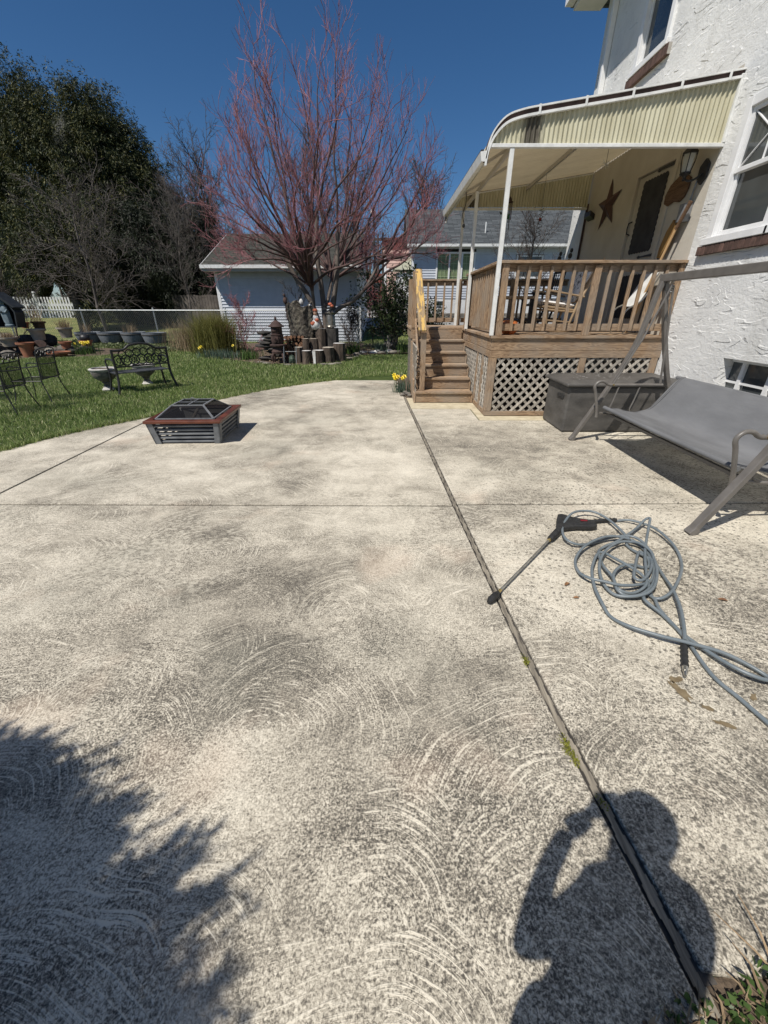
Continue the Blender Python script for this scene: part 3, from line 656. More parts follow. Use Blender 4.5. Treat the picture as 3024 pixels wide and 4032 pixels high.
# window builders on the x = WX plane
def dh_window(name, y0, y1, z0, z1, par, diamond=False):
    """double-hung window: casing, sashes, glass"""
    mb = MB(); c = 0.10; X0 = WX-0.035
    mb.box((X0, y0, z0+.002), (WX+.10, y0+c, z1-.002)); mb.box((X0, y1-c, z0+.002), (WX+.10, y1, z1-.002)); mb.box((X0, y0+c, z1-c), (WX+.10, y1-c, z1)); 
    mb.box((X0-.03, y0-.03, z0-.045), (WX+.10, y1+.03, z0+0.03))
    fr = mb.build(name, 'white', par, bevel=.006)
    zm = (z0+z1)/2; a, b_ = y0+c, y1-c
    for (s0, s1, xx) in ((z0+.045, zm+.02, WX+.045), (zm-.02, z1-c, WX+.015)):
        m = MB(); r = 0.045
        m.box((xx-.02, a+.004, s0), (xx+.02, a+r, s1)); m.box((xx-.02, b_-r, s0), (xx+.02, b_-.004, s1)); m.box((xx-.02, a+r, s0), (xx+.02, b_-r, s0+r)); m.box((xx-.02, a+r, s1-r), (xx+.02, b_-r, s1))
        if diamond and s1 > zm+.1:
            ym, zz = (a+b_)/2, (s0+s1)/2
            for p, q in (((a+r, s0+r), (ym, zz)), ((b_-r, s0+r), (ym, zz)), ((a+r, s1-r), (ym, zz)), ((b_-r, s1-r), (ym, zz))): m.bar((xx-.004, *p), (xx-.004, *q), .012, .018, up=(1, 0, 0))
            m.bar((xx-.004, ym, s0+r), (xx-.004, ym, s1-r), .012, .018, up=(1, 0, 0))
        m.build('sash', 'white', fr, bevel=.003)
        m = MB(); m.box((xx+.002, a+r, s0+r), (xx+.008, b_-r, s1-r)); m.build('pane', 'glass', fr)
    return fr
dh_window('window', 5.02, 5.94, 2.22, 3.52, house, True)['label'] = 'white double hung window over the brick sill, far half of the pair'
dh_window('window', 4.08, 5.00, 2.22, 3.52, house, True)
dh_window('window', 8.02, 8.96, 4.83, 6.40, house)
def soldier_sill(y0, y1, z0, z1):
    mb = MB(); n = int((y1-y0)/0.075)
    for k in range(n):
        a = y0+(y1-y0)*k/n; mb.box((WX-.055, a+.004, z0), (WX+.02, a+(y1-y0)/n-.004, z1))
    s_ = mb.build('brick_sill', 'brick', house, bevel=.004)
    m = MB(); m.box((WX-.046, y0, z0+.004), (WX+.018, y1, z1-.004)); m.build('mortar', 'mortar', s_)
soldier_sill(3.95, 6.01, 2.075, 2.17); soldier_sill(7.93, 9.06, 4.66, 4.785)
# basement window in its recess
mb = MB(); x2 = WX+.14
for yy in (3.6, 4.42, 4.80): mb.box((x2-.03, yy, .47), (x2+.01, yy+.05, .93))
mb.box((x2-.03, 3.55, .93), (x2+.01, 5.02, .97)); mb.box((x2-.03, 3.55, .45), (x2+.01, 5.02, .49)); mb.box((x2-.02, 3.65, .70), (x2+.01, 5.02, .725))
bw = mb.build('basement_window', 'white', house); m = MB(); m.box((x2, 3.55, .45), (x2+.008, 5.02, .97)); m.build('pane', 'glass', bw)
# porch door with storm frame, black shade and strap hinges
mb = MB(); X0 = WX+.02
mb.box((WX-.02, 6.98, 1.14), (WX+.05, 7.06, 3.36)); mb.box((WX-.02, 7.99, 1.14), (WX+.05, 8.07, 3.36)); mb.box((WX-.02, 7.06, 3.30), (WX+.05, 7.99, 3.36)); mb.build('door_frame', 'stucco_porch', house, bevel=.006)
mb = MB(); mb.box((X0, 7.07, 1.15), (X0+.04, 7.98, 3.29)); door = mb.build('door', 'cream', house, bevel=.006)
mb = MB(); pts = []
def scal(a, b_, n, ax):
    out = []
    for k in range(n):
        t0 = k/n
        for q in (0.0, .25, .5, .75):
            t = t0+q/n; p = (a[0]+(b_[0]-a[0])*t, a[1]+(b_[1]-a[1])*t); h = .018*math.sin(math.pi*q); out.append((p[0]+ax[0]*h, p[1]+ax[1]*h))
    return out
sh = scal((7.22, 2.28), (7.80, 2.28), 8, (0, -1))+scal((7.80, 2.28), (7.80, 3.2), 13, (1, 0))+scal((7.80, 3.2), (7.22, 3.2), 8, (0, 1))+scal((7.22, 3.2), (7.22, 2.28), 13, (-1, 0))
mb.prism([(X0-.012, y, z) for y, z in sh], (.008, 0, 0)); mb.build('window_shade', 'dark_fabric', door)
sh2 = scal((7.22, 1.35), (7.80, 1.35), 8, (0, -1))+scal((7.80, 1.35), (7.80, 1.95), 9, (1, 0))+scal((7.80, 1.95), (7.22, 1.95), 8, (0, 1))+scal((7.22, 1.95), (7.22, 1.35), 9, (-1, 0))
mb = MB(); mb.prism([(X0-.012, y, z) for y, z in sh2], (.008, 0, 0)); mb.build('window_shade', 'dark_fabric', door)
for z in (2.2, 3.27):
    mb = MB(); mb.prism([(X0-.02, 7.02, z-.02), (X0-.02, 7.42, z-.008), (X0-.02, 7.46, z-.022), (X0-.02, 7.50, z), (X0-.02, 7.46, z+.022), (X0-.02, 7.42, z+.008), (X0-.02, 7.02, z+.02)], (.012, 0, 0)); mb.build('strap_hinge', 'black', door)
mb = MB(); mb.tube([(X0, 7.93, 2.55), (X0-.05, 7.93, 2.57), (X0-.06, 7.93, 2.64), (X0-.05, 7.93, 2.71), (X0, 7.93, 2.73)], .01, 6); mb.build('handle', 'black', door)
# conduit at the porch end
mb = MB(); mb.tube([(WX-.02, 9.72, 2.35), (WX-.02, 9.72, 3.3)], .012, 6); mb.tube([(WX-.02, 9.77, 2.2), (WX-.02, 9.77, 3.3)], .012, 6); mb.build('conduit', 'rust', house)
mb = MB(); mb.box((WX-.11, 6.42, 2.50), (WX-.002, 6.53, 2.70)); mb.tube([(WX-.03, 6.47, 2.70), (WX-.03, 6.44, 2.93)], .012, 6); mb.build('outlet_box', 'grey_metal', house, bevel=.008)
# small shelf box near the star
mb = MB(); mb.prism([(WX-.005, 9.36, 3.0), (WX-.005, 9.62, 3.0), (WX-.10, 9.62, 3.06), (WX-.10, 9.36, 3.06)], (0, 0, .08)); mb.build('mailbox', 'black', house)

# ------------------------------------------------------------------ porch ornaments (each its own thing)
cy, cz, ro, ri = 8.86, 3.12, 0.43, 0.165
mb = MB(); ring = []
for k in range(10):
    a = math.pi/2+k*math.pi/5+0.08; r_ = ro if k % 2 == 0 else ri; ring.append((WX-.012, cy-r_*math.cos(a)*1.0, cz+r_*math.sin(a)*.92))
vs = ring+[(WX-.075, cy, cz), (WX-.008, cy, cz)]
mb.add(vs, [(k, (k+1) % 10, 10) for k in range(10)]+[((k+1) % 10, k, 11) for k in range(10)])
tag(mb.build('barn_star', 'star'), 'dark rusty metal barn star hung on the porch wall', 'star')
mb = MB(); pl = [(6.64, 2.80), (6.72, 2.76), (6.86, 2.79), (6.97, 2.76), (7.06, 2.80), (7.07, 2.90), (7.0, 3.0), (6.84, 3.07), (6.72, 3.06), (6.60, 3.0), (6.60, 2.88)]
mb.prism([(WX-.035, y, z) for y, z in pl], (.03, 0, 0)); tag(mb.build('wooden_plaque', 'plaque', bevel=.006), 'shaped brown wooden plaque hanging below the porch lantern', 'plaque')
lan = thing('wall_lantern', 'black coach lantern with frosted glass on the porch wall', 'lantern', (3.80, 6.50, 3.1))
C0 = (3.78, 6.50)
mb = MB(); mb.lathe([(.008, 3.36), (.02, 3.34), (.012, 3.31), (.03, 3.29), (.085, 3.225), (.095, 3.215), (.095, 3.20)], (*C0, 0), 6); mb.build('cap', 'black', lan)
mb = MB(); mb.lathe([(.072, 3.20), (.05, 3.02), (.05, 3.02)], (*C0, 0), 6); mb.build('glass', 'frost', lan)
mb = MB()
for k in range(6):
    a = k*math.pi/3; mb.tube([(C0[0]+.088*math.cos(a), C0[1]+.088*math.sin(a), 3.21), (C0[0]+.085*math.cos(a), C0[1]+.085*math.sin(a), 3.13), (C0[0]+.055*math.cos(a), C0[1]+.055*math.sin(a), 3.01)], .006, 5)
mb.lathe([(.062, 3.02), (.065, 3.005), (.03, 2.985), (.015, 2.96), (.02, 2.945), (.004, 2.93)], (*C0, 0), 8); mb.build('cage', 'black', lan)
mb = MB(); mb.tube(smoothpts([(3.78, 6.50, 2.98), (3.80, 6.46, 2.93), (3.86, 6.42, 2.93), (3.93, 6.38, 2.99)], 4), .012, 6); mb.build('arm', 'black', lan)
mb = MB(); mb.prism([(WX-.03, 6.38+.09*math.cos(a)*(1 if k % 2 else .86), 3.0+.13*math.sin(a)*(1 if k % 2 else .86)) for k, a in enumerate([q*math.pi/6 for q in range(12)])], (.028, 0, 0)); mb.build('back_plate', 'black', lan)

# ------------------------------------------------------------------ wooden deck
DX0, DX1, DY0, DY1, DZ = 1.50, WX-.006, 6.19, 10.14, 1.14
PX0, PY0 = 0.47, 8.62     # the landing at the head of the stairs
deck = thing('wooden_deck', 'raised brown timber deck with lattice skirt, railing and six stair risers', 'deck', (2.6, 8, 0))
mb = MB(); y = DY0-.03
while y < DY1:   # boards run along x
    y2 = min(y+.137, DY1+.02); x0 = DX0-.03 if y < PY0-.05 else PX0-.02
    mb.box((x0, y, DZ-.035), (DX1, y2-.006, DZ)); y += .14
mb.build('floor_boards', 'wood_x', deck, bevel=.003)
def part(name, mat, a, b_, bevel=.004, par=None):
    m = MB(); m.box(a, b_); return m.build(name, mat, par or deck, bevel=bevel)
part('rim_board', 'wood_x', (DX0, DY0, .94), (DX1, DY0+.038, DZ-.037)); part('rim_board', 'wood_y', (DX0, DY0+.04, .94), (DX0+.038, PY0-.002, DZ-.037))
part('rim_board', 'wood_x', (PX0, PY0, .95), (DX0-.002, PY0+.038, DZ-.037)); part('rim_board', 'wood_y', (PX0, PY0+.04, .94), (PX0+.038, DY1, DZ-.037))
part('rim_board', 'wood_x', (PX0+.04, DY1-.04, .94), (DX1, DY1, DZ-.037))
part('skirt_board', 'wood_x', (DX0-.004, DY0-.006, .845), (DX1, DY0+.03, .935)); part('skirt_board', 'wood_y', (DX0-.004, DY0+.032, .845), (DX0+.03, PY0, .935))
part('base_board', 'wood_x', (DX0, DY0, .005), (DX1, DY0+.03, .075)); part('base_board', 'wood_y', (DX0, DY0+.032, .005), (DX0+.03, 7.12, .075))
for x in (DX0, 2.80, DX1-.11): part('skirt_post', 'wood_z', (x-.003, DY0-.004, .077), (x+.095, DY0+.034, .843))
for yy in (DY0+.036, 6.66, 7.06): part('skirt_post', 'wood_z', (DX0-.004, yy, .077), (DX0+.034, yy+.075, .843))
def lattice(u0, u1, v0, v1, conv, name='lattice_panel'):
    mb = MB(); sp = .128; w_ = .036
    for layer, sg in ((0, 1), (1, -1)):
        c = -3.0
        while c < 6:
            # line v = sg*(u-u0)+c'
            pts = []
            cc = v0+c
            for u in (u0, u1):
                v = sg*(u-u0)+cc
                if v0 <= v <= v1: pts.append((u, v))
            for v in (v0, v1):
                u = u0+sg*(v-cc)
                if u0 < u < u1: pts.append((u, v))
            if len(pts) >= 2:
                pts.sort(); p, q = pts[0], pts[-1]
                if (q[0]-p[0]) > .03:
                    off_ = .007*layer; n_ = conv(0, 0, 1); 
                    mb.bar(conv(p[0], p[1], off_), conv(q[0], q[1], off_), w_, .0065, up=(Vector(conv(0, 0, 1))-Vector(conv(0, 0, 0))))
            c += sp*1.06
    return mb.build(name, 'lattice', deck)
lattice(1.60, 2.795, .06, .86, lambda u, v, o_: (u, DY0+.012+o_, v)); lattice(2.90, 3.84, .06, .86, lambda u, v, o_: (u, DY0+.012+o_, v))
lattice(6.30, 6.655, .06, .86, lambda u, v, o_: (DX0+.012+o_, u, v)); lattice(6.735, 7.06, .06, .86, lambda u, v, o_: (DX0+.012+o_, u, v)); 
lattice(7.14, 8.55, .10, .86, lambda u, v, o_: (DX0+.012+o_, u, v))
lattice(7.2, 8.6, .06, .9, lambda u, v, o_: (PX0+.03-o_, u, v)); lattice(8.7, 10.1, .06, .93, lambda u, v, o_: (PX0+.03-o_, u, v))
part('rear_light_block', 'wood_x', (PX0+.04, DY1-.02, .0), (DX1, DY1-.001, .94))  # solid back boards, added out of view to block light under the deck
# stairs
SX0, SX1 = 0.505, 1.465; TR = .285
for k in range(6):
    yr = 7.155+TR*k; part('stair_riser', 'wood_x', (SX0, yr, .19*k+(.005 if k == 0 else .0)), (SX1, yr+.02, .19*(k+1)-.037))
    if k < 5:
        m = MB()
        m.box((SX0-.012, yr-.028, .19*(k+1)-.036), (SX1+.012, yr+.115, .19*(k+1))); m.box((SX0-.012, yr+.121, .19*(k+1)-.036), (SX1+.012, yr+.262, .19*(k+1)))
        m.build('stair_tread', 'wood_x', deck, bevel=.006)
mb = MB(); st = [(7.145, .005)]
for k in range(5): st += [(7.145+TR*k, .19*(k+1)-.038), (7.145+TR*(k+1), .19*(k+1)-.038)]
st += [(8.62, .90), (8.62, .005)]
mb.prism([(PX0, y, z) for y, z in st], (.03, 0, 0)); mb.build('stringer', 'wood_y', deck)
mb = MB(); mb.prism([(SX1+.002, y, z) for y, z in st], (.03, 0, 0)); mb.build('stringer', 'wood_y', deck)
# railing
RT = 2.05
def baluster_front(x, y): m = MB(); m.box((x-.019, y, 1.20), (x+.019, y+.038, 1.99)); return m.build('baluster', 'wood_z', deck, bevel=.003)
part('rail_cap', 'wood_x', (DX0-.035, DY0-.02, 2.015), (DX1, DY0+.12, RT)); part('top_rail', 'wood_x', (DX0+.02, DY0+.062, 1.925), (DX1, DY0+.10, 2.013)); part('bottom_rail', 'wood_x', (DX0+.09, DY0+.062, 1.20), (DX1, DY0+.10, 1.29))
for x in (DX0+.035, 2.765): part('rail_post', 'wood_z', (x, DY0+.008, DZ+.001), (x+.089, DY0+.058 if x > 2 else DY0+.097, 2.013 if x < 2 else 1.99))
part('rail_post', 'wood_z', (DX1-.07, DY0+.01, DZ+.001), (DX1-.002, DY0+.058, 2.013))
for k in range(1, 8): baluster_front(DX0+.10+k*.150, DY0+.022)
for k in range(1, 7): baluster_front(2.83+k*.150, DY0+.022)
# side railing along the stairs
part('rail_cap', 'wood_y', (DX0-.035, DY0+.125, 2.015), (DX0+.105, 8.66, RT)); part('top_rail', 'wood_y', (DX0+.05, DY0+.125, 1.925), (DX0+.088, 8.62, 2.013)); part('bottom_rail', 'wood_y', (DX0+.05, DY0+.14, 1.20), (DX0+.088, 8.62, 1.29))
for yy in (8.32, 8.60): part('rail_post', 'wood_z', (DX0+.0, yy, DZ+.001), (DX0+.089, yy+.07, 2.013))
for k in range(1, 14):
    y = DY0+.14+k*.146
    if y < 8.3: part('baluster', 'wood_z', (DX0+.01, y, 1.20), (DX0+.048, y+.038, 1.99), .003)
# far railing of landing and deck
for x0, x1 in ((PX0+.05, DX0+.1), (DX0+.17, DX1)):
    part('rail_cap', 'wood_x', (x0-.04, DY1-.11, 2.015), (x1+.02, DY1+.03, RT)); part('top_rail', 'wood_x', (x0, DY1-.05, 1.925), (x1, DY1-.012, 2.013)); part('bottom_rail', 'wood_x', (x0, DY1-.05, 1.20), (x1, DY1-.012, 1.29))
    n = int((x1-x0)/.165)
    for k in range(1, n): x = x0+(x1-x0)*k/n; part('baluster', 'wood_z', (x, DY1-.09, 1.22), (x+.038, DY1-.052, 1.99), .003)
for x in (PX0+.0, DX0+.05, 2.7): part('rail_post', 'wood_z', (x, DY1-.14, DZ+.001), (x+.089, DY1-.052, 2.013))
# handrail and its newel
part('newel_post', 'wood_z', (.57, 7.27, .191), (.66, 7.36, 1.12))
part('newel_post', 'wood_z', (PX0+.012, PY0+.05, DZ+.001), (PX0+.10, PY0+.139, 2.10))
m = MB(); m.bar((.585, 7.2, 1.155), (.585, 8.80, 2.135), .135, .036); m.build('handrail', 'handrail', deck, bevel=.012)['label'] = 'stair handrail with peeling yellow paint'
m = MB(); m.bar((.555, 7.36, 1.10), (.555, 8.68, 1.92), .036, .09); m.build('side_rail', 'wood_y', deck, bevel=.004)
m = MB(); m.bar((.555, 7.36, .45), (.555, 8.68, 1.27), .036, .09); m.build('side_rail', 'wood_y', deck, bevel=.004)

# ------------------------------------------------------------------ porch awning
awn = thing('porch_awning', 'yellowed corrugated porch awning with white frame over the deck', 'awning', (2.6, 8, 3.2))
AY0, AY1 = 6.19, 9.78
PROF = smoothpts([(1.17, 0, 3.06), (1.19, 0, 3.19), (1.245, 0, 3.32), (1.37, 0, 3.44), (1.55, 0, 3.497), (1.80, 0, 3.535), (2.30, 0, 3.60), (2.80, 0, 3.665), (3.30, 0, 3.735), (3.945, 0, 3.825)], 4)
mb = MB(); ny = 200; pr = [(p.x, p.z) for p in PROF]
ysr = np.linspace(AY0, AY1, ny)
vs = []; 
for y in ysr:
    h = .011*math.sin((y-AY0)*2*math.pi/.09)
    for x, z in pr: vs.append((x, y, z+h-.02))
n = len(pr); mb.add(vs, [(i*n+j, i*n+j+1, (i+1)*n+j+1, (i+1)*n+j) for i in range(ny-1) for j in range(n-1)])
mb.build('roof_sheet', 'roofpanel', awn, smooth=True)
# dark ribbon along the open edge strip and the double white rails of the side
def rail_along(off, w_, h_, y, mat='white_metal', name='edge_rail'):
    P = [Vector((p.x, y, p.z+off)) for p in PROF]; out = []
    m = MB()
    # sweep a rectangle along the profile in the x-z plane
    k = len(P); V_ = []
    for i, p in enumerate(P):
        a = P[max(i-1, 0)]; b_ = P[min(i+1, k-1)]; d = (b_-a).normalized(); nrm = Vector((-d.z, 0, d.x))
        for s1, s2 in ((-1, -1), (-1, 1), (1, 1), (1, -1)): V_.append(p+nrm*(s1*h_/2)+Vector((0, s2*w_/2, 0)))
    Fq = [(i*4+j, i*4+(j+1) % 4, (i+1)*4+(j+1) % 4, (i+1)*4+j) for i in range(k-1) for j in range(4)]+[(3, 2, 1, 0), tuple((k-1)*4+j for j in range(4))]
    m.add(V_, Fq); return m.build(name, mat, awn)
for y in (AY0-.01, AY1+.01):
    rail_along(.016, .05, .016, y); rail_along(-.048, .05, .024, y); rail_along(-.016, .03, .05, y+(.008 if y < 8 else -.008), 'rust', 'rail_infill')
mb = MB()
for x in (1.735, 2.25, 2.76, 3.28, 3.79):
    z = float(np.interp(x, [p[0] for p in pr], [p[1] for p in pr])); mb.box((x-.012, AY0-.044, z-.06), (x+.012, AY0-.036, z+.028))
mb.build('rail_clips', 'white_metal', awn)
def side_panel(y, zb, name):
    m = MB(); nx = 420; xs_ = np.linspace(1.225, 3.935, nx); vs = []
    for x in xs_:
        zt = float(np.interp(x, [p[0] for p in pr], [p[1] for p in pr]))-.055; zt = max(zt, zb+.002)
        h = .010*math.sin(x*2*math.pi/.054); vs += [(x, y+h, zb), (x, y+h, zt)]
    m.add(vs, [(2*i, 2*i+2, 2*i+3, 2*i+1) for i in range(nx-1)]); return m.build(name, 'panel', awn, smooth=True)
side_panel(AY0+.012, 3.215, 'side_panel')['label'] = 'front corrugated yellow side panel with black streak'; side_panel(AY1-.012, 3.255, 'side_panel')
part('bottom_rail', 'white_metal', (1.20, AY0-.03, 3.178), (WX-.002, AY0+.03, 3.215), .004, awn); part('bottom_rail', 'white_metal', (1.20, AY1-.03, 3.215), (WX-.002, AY1+.03, 3.25), .004, awn)
part('wall_rail', 'white_metal', (WX-.03, AY0-.035, 3.216), (WX-.001, AY0+.0, 3.80), .003, awn)
m = MB(); m.prism([(1.12, AY0-.03, 3.05), (1.10, AY0-.03, 3.14), (1.17, AY0-.03, 3.15), (1.185, AY0-.03, 3.05)], (0, AY1-AY0+.06, .07)); m.build('gutter', 'white_metal', awn)
m = MB(); m.bar((1.125, AY0-.02, 3.152), (1.125, AY1+.02, 3.212), .035, .02); m.build('eave_flashing', 'dark_fabric', awn)
# beams
for x, z in ((1.50, 3.19), (2.7, 3.52)): part('beam', 'cream', (x-.02, AY0+.03, z), (x+.02, AY1-.03, z+.055), .003, awn)
for y in (6.9, 8.4): m = MB(); m.bar((1.24, y, 3.18), (1.9, y-.3, 3.48), .03, .03); m.build('brace', 'cream', awn)
for (x, y, zt) in ((1.505, DY0+.035-.06+.03, 3.178), (1.50, 8.22, 3.19), (1.545, 9.86, 3.2)):
    m = MB(); m.box((x-.055, y-.028, DZ+.001), (x-.003, y+.028, zt)); m.build('support_post', 'white_metal', awn, bevel=.004)

# hanging things under the awning
def hang(x, y, z0, z1, name, label, builder):
    t = thing(name, label, 'ornament', (x, y, z0)); m = MB(); m.tube([(x, y, z0), (x, y, z1)], .003, 4); m.build('string', 'black', t); builder(t, x, y, z0); return t
def chime(t, x, y, z):
    m = MB(); m.lathe([(.004, .1), (.03, .06), (.035, .03), (.06, .02), (.06, .005), (.01, 0)], (x, y, z), 10); m.build('cap', 'rust', t)
    for k in range(5):
        a = k*1.256; L_ = .26+.04*k; m = MB(); m.tube([(x+.045*math.cos(a), y+.045*math.sin(a), z), (x+.045*math.cos(a), y+.045*math.sin(a), z-L_)], .007, 6); m.build('tube', 'rust', t)
hang(2.29, 9.3, 3.24, 3.42, 'wind_chime', 'rusty metal wind chime hanging under the awning near the far panel', chime)
def bird(t, x, y, z):
    m = MB(); m.blob((x, y, z-.05), .035, .02, .03, 3); m.prism([(x-.02, y, z-.04), (x-.12, y, z+.0), (x-.09, y, z-.05)], (0, .004, 0)); m.prism([(x+.01, y, z-.04), (x-.06, y, z+.06), (x-.03, y, z-.03)], (0, .004, 0)); m.prism([(x+.02, y, z-.07), (x+.07, y, z-.12), (x+.03, y, z-.11)], (0, .004, 0)); m.build('bird', 'black', t)
    m = MB(); m.tube(smoothpts([(x+.01, y, z-.09), (x, y, z-.18), (x+.03, y, z-.24), (x+.0, y, z-.28), (x-.02, y, z-.25)], 4), .005, 5); m.build('hook', 'black', t)
    m = MB(); m.lathe([(.002, .0), (.025, -.03), (.025, -.06), (.004, -.09)], (x+.05, y, z-.03), 8); m.build('glass_bulb', 'pot_blue', t)
hang(2.02, 8.4, 2.96, 3.40, 'bird_ornament', 'black metal bird ornament hanging below the wind chime', bird)
def spiral(t, x, y, z):
    m = MB(); m.tube([(x+.035*math.cos(k*.6), y+.035*math.sin(k*.6), z-.006*k) for k in range(70)], .004, 4); m.build('spiral_wire', 'black', t)
    m = MB(); m.blob((x, y, z-.16), .025, .025, .03, 5); m.build('bead', 'red', t)
hang(2.62, 8.4, 3.0, 3.45, 'spiral_ornament', 'thin black spiral wire ornament hanging at right of the bird', spiral)
def starb(t, x, y, z):
    m = MB(); rr = random.Random(5)
    for k in range(18):
        v = Vector((rr.uniform(-1, 1), rr.uniform(-1, 1), rr.uniform(-1, 1))).normalized()*.07; m.bar((x, y, z), (x+v.x, y+v.y, z+v.z), .006, .003)
    m.build('burst', 'frost', t)
hang(3.05, 7.2, 3.28, 3.62, 'starburst_ornament', 'pale starburst ornament hanging on a long string under the awning', starb)
m = MB(); m.tube(smoothpts([(1.30, 8.3, 3.20), (1.31, 8.3, 3.05), (1.27, 8.3, 2.9), (1.30, 8.3, 2.78)], 5), .008, 5); m.blob((1.30, 8.3, 2.74), .025, .025, .03, 3); tag(m.build('hanging_cord', 'black'), 'black knotted cord hanging from the awning gutter side', 'cord')

# ------------------------------------------------------------------ on the deck
def fit(root, x, y, z): return lambda p: (x+p[0], y+p[1], z+p[2])
# rocking chair: faces left (-x), seen from its side
rc = thing('rocking_chair', 'light wood rocking chair with white patterned cushions on the deck', 'rocking chair', (2.75, 7.15, DZ))
def rk(name, mat, fn, bev=0.0, sm=False): m = MB(); fn(m); return m.build(name, mat, rc, bevel=bev, smooth=sm)
RX = 2.70
for y in (6.92, 7.42):
    rk('rocker', 'rocker', lambda m: m.tube([(RX+.42*t, y, DZ+.02+.10*t*t) for t in np.linspace(-1, 1.15, 14)], .016, 6), sm=True)
    rk('arm', 'rocker', lambda m: m.bar((RX-.33, y, DZ+.60), (RX+.30, y, DZ+.50), .06, .025), .008)
    rk('front_leg', 'rocker', lambda m: m.tube([(RX-.20, y, DZ+.05), (RX-.26, y, DZ+.40), (RX-.28, y, DZ+.585)], [.017, .021, .015], 8), sm=True)
    rk('back_post', 'rocker', lambda m: m.tube([(RX+.12, y, DZ+.04), (RX+.22, y, DZ+.40), (RX+.48, y, DZ+1.00)], [.018, .022, .016], 8), sm=True)
    rk('side_rung', 'rocker', lambda m: (m.tube([(RX-.25, y, DZ+.33), (RX+.2, y, DZ+.29)], .014, 6), m.tube([(RX-.22, y, DZ+.18), (RX+.16, y, DZ+.15)], .011, 6)), sm=True)
rk('seat', 'rocker', lambda m: m.bar((RX-.28, 7.17, DZ+.375), (RX+.22, 7.17, DZ+.315), .50, .03), .008)
rk('back_slats', 'rocker', lambda m: [m.bar((RX+.23, y, DZ+.42), (RX+.44, y, DZ+.92), .035, .012, up=(0, 1, 0)) for y in (7.0, 7.09, 7.17, 7.26, 7.35)]+[m.bar((RX+.455, 6.93, DZ+.95), (RX+.455, 7.41, DZ+.95), .02, .09, up=(.3, 0, 1))])
def cushion(m, c, l, w_, t, ang):
    vs = []; n = 14; ca, sa = math.cos(ang), math.sin(ang)
    fs = []
    for side in (1, -1):
        for i in range(n+1):
            for j in range(n+1):
                u, v = 2*i/n-1, 2*j/n-1; e = (1-abs(u)**4)*(1-abs(v)**4); z = side*t/2*(max(e, 0)**.5)*(1+.12*math.sin(u*9)*math.sin(v*8))
                x = u*l/2; vs.append((c[0]+x*ca-z*sa, c[1]+v*w_/2, c[2]+x*sa+z*ca))
    N = (n+1)**2
    for i in range(n):
        for j in range(n):
            a = i*(n+1)+j; fs.append((a, a+n+1, a+n+2, a+1)); fs.append((N+a, N+a+1, N+a+n+2, N+a+n+1))
    m.add(vs, fs)
rk('seat_cushion', 'cushion', lambda m: cushion(m, (RX-.05, 7.17, DZ+.41), .52, .46, .11, -.12), sm=True)
rk('back_cushion', 'cushion', lambda m: cushion(m, (RX+.29, 7.17, DZ+.70), .58, .44, .10, 1.17), sm=True)
# dark rocker behind it, with turned finials above the rail
dr = thing('rocking_chair', 'dark rocking chair with turned finials, further back on the deck', 'rocking chair', (3.15, 8.5, DZ))
for y in (8.35, 8.85):
    m = MB(); m.tube([(3.0, y, DZ+.05), (3.12, y, DZ+.45), (3.22, y, DZ+1.12)], .02, 8); m.blob((3.225, y, DZ+1.17), .035, .035, .045, 2, .05); m.blob((3.235, y, DZ+1.25), .028, .028, .035, 3, .05); m.build('back_post', 'black', dr, smooth=True)
    m = MB(); m.tube([(3.1+.42*t, y, DZ+.02+.10*t*t) for t in np.linspace(-1, 1.15, 12)], .016, 6); m.build('rocker', 'black', dr, smooth=True)
    m = MB(); m.bar((2.65, y, DZ+.60), (3.16, y, DZ+.58), .07, .025); m.build('arm', 'black', dr, bevel=.006)
    m = MB(); m.tube([(2.70, y, DZ+.05), (2.68, y, DZ+.59)], .018, 8); m.build('front_leg', 'black', dr, smooth=True)
m = MB(); m.box((2.65, 8.33, DZ+.38), (3.15, 8.87, DZ+.42)); m.build('seat', 'black', dr, bevel=.01)
m = MB(); m.bar((3.21, 8.35, DZ+1.0), (3.21, 8.85, DZ+1.0), .03, .16); m.bar((3.15, 8.35, DZ+.62), (3.15, 8.85, DZ+.62), .03, .06)
for k in range(4): m.tube([(3.15, 8.44+.105*k, DZ+.62), (3.20, 8.44+.105*k, DZ+.94)], .010, 6)
m.build('backrest', 'black', dr, bevel=.004)
# small dark side table
tb = thing('side_table', 'dark side table behind the white corner post on the deck', 'table', (2.05, 7.6, DZ))
m = MB(); m.box((1.82, 7.3, DZ+.48), (2.42, 7.9, DZ+.52)); m.build('table_top', 'rocker', tb, bevel=.008)
m = MB(); m.box((1.88, 7.36, DZ+.16), (2.36, 7.84, DZ+.18)); m.build('shelf', 'black', tb, bevel=.006)
for x in (1.87, 2.33):
    for y in (7.35, 7.81): m = MB(); m.box((x, y, DZ+.001), (x+.05, y+.05, DZ+.479)); m.build('leg', 'black', tb, bevel=.004)
pk = thing('pumpkin', 'small orange pumpkin on the deck behind the corner post', 'pumpkin', (1.83, 6.52, DZ))
m = MB(); m.lathe([(.01, .01), (.07, .0), (.115, .04), (.13, .10), (.11, .16), (.06, .195), (.015, .185)], (1.80, 6.50, DZ), 40, squash=lambda a, z: 1+.07*abs(math.sin(a*5))-.05); m.build('body', 'pumpkin', pk, smooth=True)
m = MB(); m.tube([(1.80, 6.50, DZ+.18), (1.805, 6.49, DZ+.22), (1.825, 6.49, DZ+.24)], [.016, .011, .013], 6); m.build('stem', 'rocker', pk)
